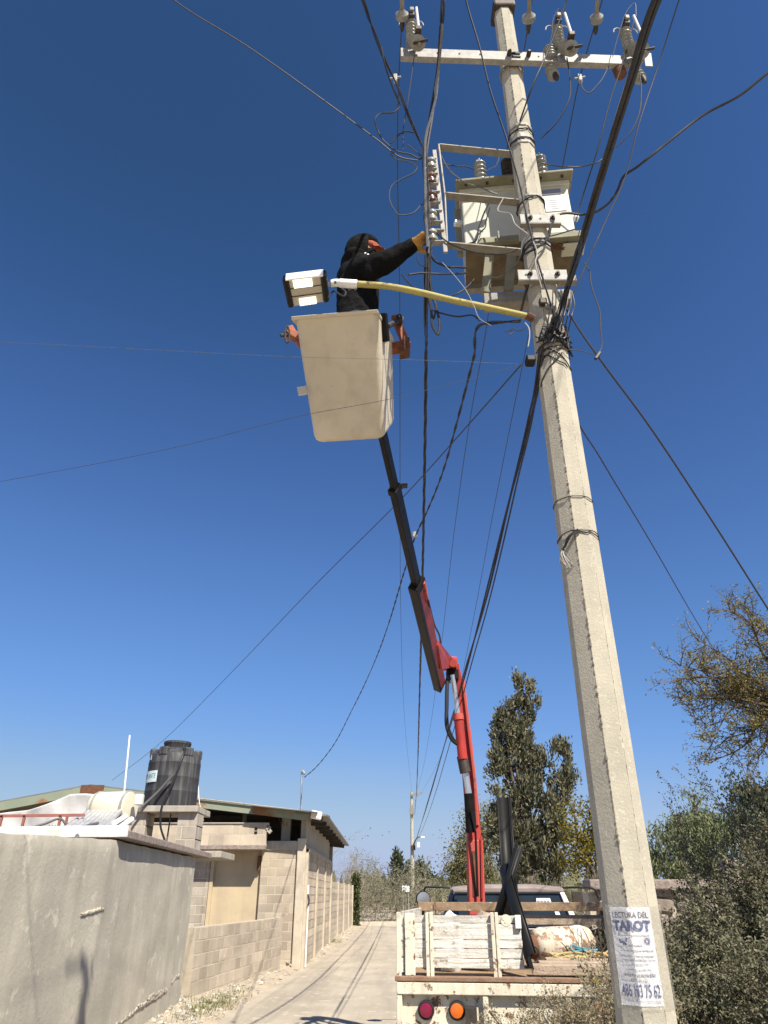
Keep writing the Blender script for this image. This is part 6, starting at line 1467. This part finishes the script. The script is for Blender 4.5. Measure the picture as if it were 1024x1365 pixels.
# ------------------------------------------------------------------ cables and wires
def cable(label, pts, r, m='cable', group=None, name='cable', k=8, strands=1, lay=14, cat='cable', n=6):
    path = smooth_path(pts, k) if len(pts) > 2 else [Vector(pts[0]).lerp(Vector(pts[1]), i / 12) for i in range(13)]
    if strands == 1: o = MB().tube(path, r, n).build(name, M[m], smooth=True)
    else:
        pitch = lay * r * 6.2832; fine = []
        for a, b in zip(path, path[1:]):
            c = max(1, min(60, int((b - a).length / (pitch / 7)))) if (a.y + b.y) < 24 and a.y > -2 else 1
            fine += [a.lerp(b, i / c) for i in range(c)]
        fine.append(path[-1]); mb = MB(); arc = 0.0; off = [[] for _ in range(strands)]
        for i, p in enumerate(fine):
            if i: arc += (p - fine[i - 1]).length
            d = (fine[min(i + 1, len(fine) - 1)] - fine[max(i - 1, 0)]).normalized(); a = d.cross(Vector((0, 1, .3))).normalized(); b = d.cross(a)
            for s in range(strands):
                t = arc / pitch * 6.2832 + 2 * math.pi * s / strands; off[s].append(p + (a * math.cos(t) + b * math.sin(t)) * r * 1.05)
        for s in range(strands): mb.tube(off[s], r, 5)
        o = mb.build(name, M[m], smooth=True)
    tag(o, label, cat, group); return o
zr = lambda y: at(570, y, 3.47)
# low voltage bundle down the rack and on to the far pole
cable('thick twisted cable bundle coming down from above to the rack left of the pole', [(.05, -14, 7.6), (.17, -3, 7.2), atZ(590, -10, 7.0), at(589, 30, 3.0), at(585, 75, 3.25), at(580, 120, 3.38), at(574, 160, 3.43), at(569, 195, 3.45), at(569.5, 240, 3.45), at(571, 300, 3.45), at(571, 340, 3.46)], .009, 'cable', None, strands=2, lay=34)
cable('grey cable strapped beside the thick bundle above the rack', [at(592, -30, 2.9), at(590, 30, 3.0), at(584, 100, 3.3), at(581, 130, 3.36), at(574, 158, 3.4), at(568, 180, 3.42), at(566.5, 205, 3.42), at(567, 260, 3.43), at(570, 330, 3.44)], .011, 'alu')
cable('black twisted service bundle running from the rack along the road to the far pole', [at(572, 330, 3.46), at(568.5, 360, 3.5), at(568, 400, 3.75), atZ(568, 470, 6.0), atZ(567, 560, 5.8), atZ(565, 680, 5.5), atZ(563, 780, 5.2), atZ(559, 940, 4.75), atZ(557.5, 1000, 4.9), at(553, 1085, YP2)], .009, 'cable', None, strands=3, lay=16)
cable('second black cable hanging in a long loop below the rack', [at(570, 338, 3.46), at(572, 372, 3.5), at(575, 415, 3.5), at(579, 440, 3.5), at(584, 446, 3.5), at(586, 438, 3.5), at(583, 415, 3.5), at(577, 395, 3.5), at(573, 372, 3.48)], .008)
cable('black cable loop lying close beside the twisted bundle under the rack', [at(567, 340, 3.46), at(569, 380, 3.5), at(573, 405, 3.5), at(578, 425, 3.5), at(581, 410, 3.5), at(575, 385, 3.5)], .007)
cable('black bundle sloping down from the upper left to the rack top', [(-1.2, -12, 7.2), atZ(470, -40, 6.6), atZ(484, 0, 6.5), at(497, 38, 2.9), at(511, 75, 3.05), at(530, 115, 3.2), at(543, 150, 3.3), at(556, 180, 3.4), at(568, 205, 3.45)], .006, 'cable', None, strands=2, lay=30)
cable('short black tail beside the upper left bundle', [at(508, 62, 3.0), at(513, 85, 3.05), at(524, 118, 3.2), at(534, 140, 3.3)], .006)
cable('long thin wire crossing the sky from the upper left to the rack', [(-6, 1.2, 8.3), at(180, -45, 2.9), at(232, 0, 3.0), at(330, 62, 3.1), at(440, 140, 3.25), at(505, 188, 3.4), at(535, 210, 3.45), at(557, 214, 3.47)], .0055, 'thinwire')
cable('curled wire loop to the left of the rack top', [at(533, 143, 3.35), at(524, 150, 3.35), at(508, 151, 3.35), at(500, 160, 3.35), at(504, 175, 3.4), at(516, 192, 3.42), at(530, 202, 3.44), at(548, 206, 3.46), at(560, 212, 3.47), at(566, 207, 3.47)], .0055, 'thinwire')
cable('black wire tail curving up near the rack top', [at(521, 191, 3.4), at(530, 181, 3.4), at(542, 175, 3.4), at(552, 177, 3.42)], .006)
cable('slack wire loop hanging left of the rack', [at(520, 205, 3.42), at(528, 212, 3.44), at(545, 216, 3.45), at(556, 223, 3.46), at(552, 230, 3.46), at(537, 238, 3.46), at(524, 246, 3.46), at(519, 262, 3.46), at(526, 280, 3.46), at(531, 286, 3.46), at(548, 285, 3.46), at(563, 272, 3.47)], .0045, 'thinwire')
cable('thin wire tail under the loop left of the rack', [at(544, 193, 3.43), at(552, 200, 3.45), at(562, 208, 3.47)], .005, 'thinwire')
for k, (dx, rr, lab) in enumerate(((-2.5, .006, 'black'), (3.0, .005, 'slim black'), (0.5, .007, 'dark'))):
    cable(lab + ' cable tied down the length of the secondary rack, ' + ('on its left', 'against the spools', 'in the middle')[k], [at(566 + dx, 196, 3.43), at(567 + dx, 225, 3.43), at(568.5 + dx, 255, 3.43), at(569 + dx + 1.5 * (k - 1), 285, 3.43), at(571 + dx, 315, 3.44), at(571 + dx, 352, 3.47), at(570 + dx, 395, 3.5)], rr)
# high conductors
for (px0, e, label, mid, endx) in ((0, e1, 'bare conductor passing over the left end of the crossarm toward the far pole', [(532, 100), (533, 400), (534, 800)], 549.5), (1, e2, 'bare conductor passing just right of the pole top toward the far pole', [(700, 60), (692, 100), (648, 440), (630, 540), (608, 690), (592, 830), (578, 940)], 555), (2, e3, 'bare conductor running from the right strain insulator toward the far pole', [(774, 100), (752, 212), (698, 480), (664, 650), (636, 800), (608, 940)], 561)):
    p2 = [atZ(a, b, e.z - .02 - (.25 if px0 == 0 else .22) * k) for k, (a, b) in enumerate(mid)]
    cable(label, [(e.x + (.12 if px0 == 0 else .3 * px0), -18, e.z + .6), (e.x + .08 * px0, 1.2, e.z + .05), e] + p2 + [at(endx, 1060, YP2)], .0048, 'thinwire', None, 'conductor')
cable('thin wire dropping from the left cutout past the rack', [on_arm(.055, .1, -.18), at(543, 140, 3.4), at(538, 170, 3.42), at(537.5, 200, 3.45)], .004, 'thinwire')
cable('jumper wire looping from the middle cutout back to the pole band', [on_arm(.7, .12, -.18), at(760, 105, 3.4), at(756, 140, 3.4), at(740, 166, 3.45), at(722, 184, 3.5)], .0055)
cable('thin dark wire passing in front of the crossarm right of the pole', [(1.4, .4, 8.6), at(757, -5, 3.1), at(732, 65, 3.25), at(706, 125, 3.35), at(693, 162, 3.48)], .0065)
cable('dark wire crossing from above the crossarm down the face of the pole', [(.42, .6, 8.7), at(620, -5, 3.1), at(640, 65, 3.25), at(655, 125, 3.35), at(672, 175, 3.44), at(690, 235, 3.47), at(705, 300, 3.46), at(716, 345, 3.45), at(728, 385, 3.45), at(738, 420, 3.46)], .0065)
cable('jumper looping between the middle and right cutouts', [at(728, 78, 3.4), at(735, 50, 3.35), at(741, 18, 3.35), at(746, 12, 3.35), at(748, 20, 3.38)], .004, 'thinwire')
cable('slack jumper hanging under the crossarm to the right clamp', [at(775, 108, 3.5), at(777, 118, 3.5), at(784, 124, 3.5), at(797, 113, 3.48), at(812, 88, 3.46)], .005, 'thinwire')
cable('thin wire arching above the right cutout', [at(817, 75, 3.4), at(826, 42, 3.38), at(838, 12, 3.36), at(846, 4, 3.36), at(848, 22, 3.38)], .004, 'thinwire')
cable('dark wire from the right cutout sloping down behind the thick cable', [at(846, 25, 3.4), at(833, 75, 3.45), at(815, 130, 3.5), at(795, 205, 3.6), at(773, 275, 3.8), at(762, 318, 3.84)], .0055)
cable('fine wire parallel to the thick cable on its left', [at(842, 85, 3.42), at(822, 150, 3.48), at(800, 228, 3.56), at(779, 300, 3.6), at(757, 380, 3.56), at(748, 420, 3.5)], .004, 'thinwire')
cable('fine wire from the right edge of the top sloping down to the pole', [(3.0, -1.5, 7.2), at(908, -8, 2.7), at(880, 80, 2.95), at(852, 165, 3.1), at(832, 240, 3.25), at(805, 300, 3.35), at(778, 360, 3.42), at(757, 410, 3.5)], .0045, 'thinwire')
cable('jumper dangling from the right cutout behind the thick cable', [at(853, 95, 3.4), at(855, 125, 3.42), at(851, 155, 3.45), at(838, 180, 3.5), at(822, 196, 3.55)], .005, 'thinwire')
# thick bundle from behind the camera to the pole, and on along the road
Z4 = 4.86
cable('thickest black cable bundle coming over the camera to the pole', [(3.2, -20, 5.6), (1.62, -3, 4.95), atZ(895, -45, 4.80), atZ(874, 0, 4.79), atZ(842, 100, 4.78), atZ(808, 212, 4.78), atZ(776, 320, 4.80), at(752, 400, 3.46), at(742, 440, 3.46)], .0105, 'cable', None, strands=3, lay=90)
cable('slimmer black cable lying along the thickest bundle', [(3.3, -20, 5.7), (1.66, -3, 5.0), atZ(902, -45, 4.84), atZ(880, 0, 4.83), atZ(847, 100, 4.82), atZ(812, 212, 4.82), atZ(779, 322, 4.82), at(750, 410, 3.45), at(738, 446, 3.46)], .008)
far = at(552, 1128, YP2)
cable('black cable bundle leaving the pole low on the left and running along the road', [at(722, 462, 3.48), at(718, 500, 3.6), atZ(706, 560, 4.55), atZ(681, 660, 4.35), atZ(652, 780, 4.15), atZ(622, 890, 4.0), atZ(595, 985, 3.95), far], .009, 'cable', None, strands=2, lay=90)
cable('second black cable close beside the bundle along the road', [at(724, 460, 3.48), at(716, 520, 3.65), atZ(690, 640, 4.35), atZ(655, 790, 4.08), atZ(630, 880, 3.95), atZ(603, 980, 3.9), far + Vector((.1, 0, .05))], .0065)
# drop wires to the houses
cable('twisted drop wire sagging from the pole to the service mast on the warehouse', [at(694, 428, 3.5), at(660, 430, 3.6), at(643, 432, 3.7), at(632, 475, 4.2), at(610, 560, 5.2), at(590, 630, 6.3), at(570, 680, 7.4), at(555, 712, 8.2), at(538, 765, 9.8), at(518, 832, 12), at(497, 888, 14.5), at(470, 945, 17), at(440, 1000, 19), at(418, 1026, 20), at(406, 1036, 20.5)], .0065, 'cable', None, strands=2, lay=14)
MB_ = MB().box(at(553, 713, 8.2), (.06, .05, .08)).build('wire_splice', M['galv'], bevel=.01); tag(MB_, 'small pale splice clamp on the twisted drop wire', 'clamp')
cable('straight thin wire from the pole down behind the water tank', [at(695, 486, 3.5), at(630, 560, 4.9), at(540, 660, 7), at(430, 770, 10), at(310, 895, 15), at(220, 985, 20), at(150, 1040, 26)], .006, 'thinwire')
cable('pale thin wire running level across the left sky', [at(690, 485, 3.5), at(560, 480, 3.45), at(400, 476, 3.4), at(200, 466, 3.35), at(0, 456, 3.3), at(-120, 452, 3.3)], .0011, 'alu')
cable('thin wire sloping down to the left edge under the bucket', [at(693, 487, 3.45), at(600, 512, 3.32), at(505, 535, 3.2), at(412, 552, 3.25), at(240, 595, 3.3), at(0, 642, 3.4), at(-150, 668, 3.5)], .0013, 'thinwire')
cable('thin guy wire from the pole to the right sky with a splice', [at(755, 412, 3.5), at(778, 448, 3.55), at(800, 479, 3.6), at(860, 560, 3.9), at(940, 680, 4.4), at(1024, 812, 5), at(1120, 960, 5.8)], .0065, 'thinwire')
MB_ = MB().box(at(797, 474, 3.58), (.02, .02, .07), Matrix.Rotation(.6, 3, 'Y')).build('wire_splice', M['cable'], bevel=.004); tag(MB_, 'black splice on the guy wire right of the pole', 'clamp')
cable('faint straight wire behind the pole going down right to the mesquite', [(1.1, 3.70, 5.05), at(760, 540, 4.2), at(800, 610, 5), at(860, 710, 6.5), at(937, 842, 9.5), at(1000, 940, 12)], .006, 'thinwire')
cable('kinked loose wire dangling right of the pole to the splice', [at(778, 350, 3.6), at(786, 362, 3.6), at(788, 378, 3.6), at(793, 395, 3.6), at(799, 412, 3.6), at(801, 440, 3.6), at(802, 463, 3.6), at(797, 474, 3.58)], .0045, 'thinwire')
cable('fine wire from the pole foot of the bundle to the splice', [at(752, 466, 3.5), at(775, 468, 3.55), at(797, 474, 3.58)], .003, 'thinwire')
cable('black service cable swinging in from the right edge to the pole', [at(1120, 30, 2.6), at(1024, 97, 2.8), at(985, 128, 2.9), at(940, 152, 3.0), at(890, 190, 3.1), at(850, 222, 3.2), at(830, 237, 3.3), at(824, 252, 3.35), at(812, 270, 3.4), at(795, 282, 3.45), at(775, 286, 3.5), at(757, 284, 3.5), at(745, 286, 3.5), at(738, 298, 3.5)], .0095)
# small leads around the transformer and the pole
def tangle(label, pts, r=.005, m='thinwire'): cable(label, pts, r, m, 'loose leads around the pole', 'lead', 7, cat='wire')
tangle('pale lead from the rack top arm to the transformer bushings', [at(587, 206, 3.5), at(600, 228, 3.55), at(618, 242, 3.6), at(640, 250, 3.7), at(662, 259, 3.7)], .006, 'alu')
tangle('pale lead hanging from the top arm to the dark bushing', [at(668, 200, 3.55), at(664, 215, 3.6), at(655, 224, 3.75), at(640, 231, 3.9)], .004, 'whitewire')
tangle('black lead from the rack to the left bushing', [at(588, 218, 3.5), at(605, 221, 3.6), at(622, 222, 3.8), at(633, 226, 4.0)], .005)
tangle('pale kinked lead from the middle arm down to the clamp plate', [at(671, 264, 3.5), at(664, 281, 3.5), at(680, 285, 3.45), at(688, 300, 3.42), at(704, 312, 3.42)], .004, 'whitewire')
tangle('white lead curving down the pole beside the lower clamp plate', [at(706, 313, 3.44), at(697, 322, 3.43), at(694, 340, 3.44), at(682, 358, 3.6), at(664, 370, 3.7), at(650, 368, 3.75)], .0045, 'alu')
tangle('black lead pair hanging in front of the lit transformer face', [at(651, 272, 3.75), at(645, 285, 3.75), at(638, 305, 3.75), at(633, 322, 3.75), at(620, 326, 3.8)], .007, 'cable')
tangle('second black lead on the lit transformer face', [at(653, 277, 3.76), at(648, 295, 3.76), at(647, 303, 3.76), at(640, 310, 3.76), at(634, 320, 3.76)], .005, 'cable')
tangle('thin pale lead at the right of the pole under the crossarm', [at(717, 216, 3.6), at(735, 220, 3.6), at(755, 222, 3.55), at(775, 222, 3.55), at(795, 217, 3.5), at(812, 205, 3.5)], .005, 'thinwire')
tangle('black jumper from the rack bottom running right under the frame', [at(580, 308, 3.45), at(596, 322, 3.45), at(618, 332, 3.46), at(645, 338, 3.47), at(672, 338, 3.48), at(690, 332, 3.5)], .006, 'cable')
tangle('black bundle tail from the rack to the transformer underside, upper', [at(573, 338, 3.48), at(580, 348, 3.5), at(592, 354, 3.55), at(608, 356, 3.7), at(622, 357, 3.8)], .008, 'cable')
tangle('black bundle tail from the rack to the transformer underside, lower', [at(545, 366, 3.45), at(560, 364, 3.47), at(585, 365, 3.5), at(605, 365, 3.6), at(622, 364, 3.75)], .008, 'cable')
tangle('thin black loop below the yellow glove', [at(571, 322, 3.47), at(560, 333, 3.46), at(556, 343, 3.46), at(560, 352, 3.46), at(570, 357, 3.47)], .004, 'cable')
tangle('dark wire from the left loop under the rack to the twisted bundle', [at(536, 366, 3.46), at(545, 377, 3.46), at(556, 386, 3.46), at(568, 392, 3.47)], .005, 'cable')
tangle('black lead passing below the yellow lamp arm', [at(573, 412, 3.5), at(590, 418, 3.5), at(610, 422, 3.5), at(632, 421, 3.5), at(640, 428, 3.5)], .006, 'cable')
tangle('curved black lead rising to the lamp arm', [at(598, 396, 3.52), at(612, 390, 3.52), at(622, 383, 3.55), at(632, 372, 3.6)], .006, 'cable')
tangle('thin pale wire dangling across the yellow lamp arm', [at(590, 350, 3.45), at(610, 372, 3.4), at(622, 388, 3.38), at(632, 408, 3.37), at(640, 425, 3.38), at(655, 434, 3.4)], .002, 'whitewire')
tangle('little curl of dark wire just below the lamp arm base', [at(674, 442, 3.45), at(681, 440, 3.45), at(684, 443, 3.45), at(679, 446, 3.45), at(684, 438, 3.45), at(692, 441, 3.45), at(700, 438, 3.45)], .003, 'cable')
tangle('black wire on the right face of the pole above the bundle', [at(744, 286, 3.5), at(735, 300, 3.46), at(730, 318, 3.45), at(716, 330, 3.44), at(700, 338, 3.45)], .009, 'cable')
tangle('dark wire strung from the upper clamp plate to the right', [at(768, 305, 3.7), at(745, 312, 3.5), at(720, 320, 3.44), at(706, 330, 3.44)], .005, 'cable')
tangle('pale twisted wire down the front of the pole above the lower plate', [at(711, 322, 3.42), at(716, 335, 3.42), at(714, 350, 3.41), at(718, 368, 3.40), at(722, 384, 3.42)], .004, 'whitewire')
tangle('white rag of tape hanging at the lamp arm base', [at(700, 430, 3.48), at(705, 437, 3.47), at(706, 448, 3.47), at(704, 462, 3.47)], .004, 'whitewire')
# dense black tangle where the bundles meet the pole
for k in range(26):
    a0 = rnd.uniform(-60, 55); pts = [pole_pt(pz(740, 452) + rnd.uniform(-.06, .10), a0 + 22 * i + rnd.uniform(-8, 8), .012 + abs(rnd.gauss(0, .014))) for i in range(4)]
    o = MB().tube(smooth_path(pts, 5), rnd.choice((.0035, .005, .007)), 5).build('wrapped_wire', M[rnd.choice(('cable', 'cable', 'thinwire', 'thinwire'))], pole, smooth=True)
for py_, a0, a1, dz in ((468, -70, 60, .16), (478, -60, 40, -.1), (456, -80, 70, .05), (488, -75, 20, .22), (474, -40, 70, -.14), (462, -70, 70, .1)):
    pts = [pole_pt(pz(735, py_) + dz * (i / 6 - .5) + .01 * math.sin(i), a0 + (a1 - a0) * i / 6, .007) for i in range(7)]
    MB().tube(smooth_path(pts, 5), .004, 5).build('wrapped_wire', M['cable'], pole, smooth=True)
for k in range(7):
    x0 = 728 + 5 * k; MB().tube(smooth_path([at(x0, 440, 3.42), at(x0 + 3, 425, 3.40 - .01 * k), at(x0 + 8, 405, 3.42), at(x0 + rnd.uniform(2, 12), 388, 3.46)]), .004, 5).build('wrapped_wire', M['cable'], pole)
MB().box(at(707, 481, 3.46), (.06, .07, .05)).build('splice_box', M['black'], pole, bevel=.01)
for py_, a in ((405, -20), (430, 10), (445, 25)): MB().box(pole_pt(pz(735, py_), a, .02), (.05, .04, .05)).build('clamp', M['iron'], pole, bevel=.008)
MB().box(pole_pt(pz(728, 410), 2, .02), (.07, .03, .03)).build('clamp', M['galv'], pole, bevel=.006)
# hot line clamps hanging on the conductors
for (px_, py_, lab) in ((527, 104, 'pale line clamp on the left conductor below the crossarm'), (773, 104, 'pale line clamp on the right conductor below the crossarm')):
    c = at(px_, py_, 3.7 if px_ < 600 else 3.75); t = thing('line_clamp', lab, 'clamp', tuple(c)); b_ = MB().box(c, (.035, .03, .09)).build('body', M['galv'], t, bevel=.006)
    MB().tube([c + Vector((-.05, 0, -.01)), c + Vector((.05, 0, .02))], .009, 6).build('bolt', M['galv'], t); MB().lathe([(.012, 0), (.02, .03), (.006, .05)], c - Vector((0, 0, .03)), (0, 0, -1), 8).build('eye', M['galv'], t)
# birds
bird0 = MB(); c = Vector((0, 0, 0)); bird0.lathe([(.01, -.16), (.05, -.08), (.06, 0), (.035, .1), (.008, .17)], c, (1, 0, 0), 6)
bird0.add([(-.06, .02, .02), (.06, .02, .02), (.0, .32, .14)], [(0, 1, 2)]); bird0.add([(-.06, -.02, .02), (.06, -.02, .02), (.0, -.32, .14)], [(0, 1, 2)])
for i, (px_, py_) in enumerate(((457, 1116), (460, 1115.5), (466, 1119), (472, 1115), (483, 1118), (487, 1114.5), (490.5, 1114.3), (494, 1104), (493, 1106.5), (510, 1113.5), (519, 1109), (577, 1113), (585, 1117), (589, 1117), (594, 1118), (562, 1108))):
    if i == 0:
        b_ = bird0.build('bird', M['iron']); proto = b_
    else: b_ = proto.copy(); C.objects.link(b_)
    b_.scale = (.6, .6, .6); b_.location = at(px_, py_, 90 + rnd.uniform(-8, 8)); b_.rotation_euler = (rnd.uniform(-.4, .4), 0, rnd.uniform(0, 6)); tag(b_, 'tiny dark bird flying in the scattered flock above the road end', 'bird', 'flock of birds over the road end')
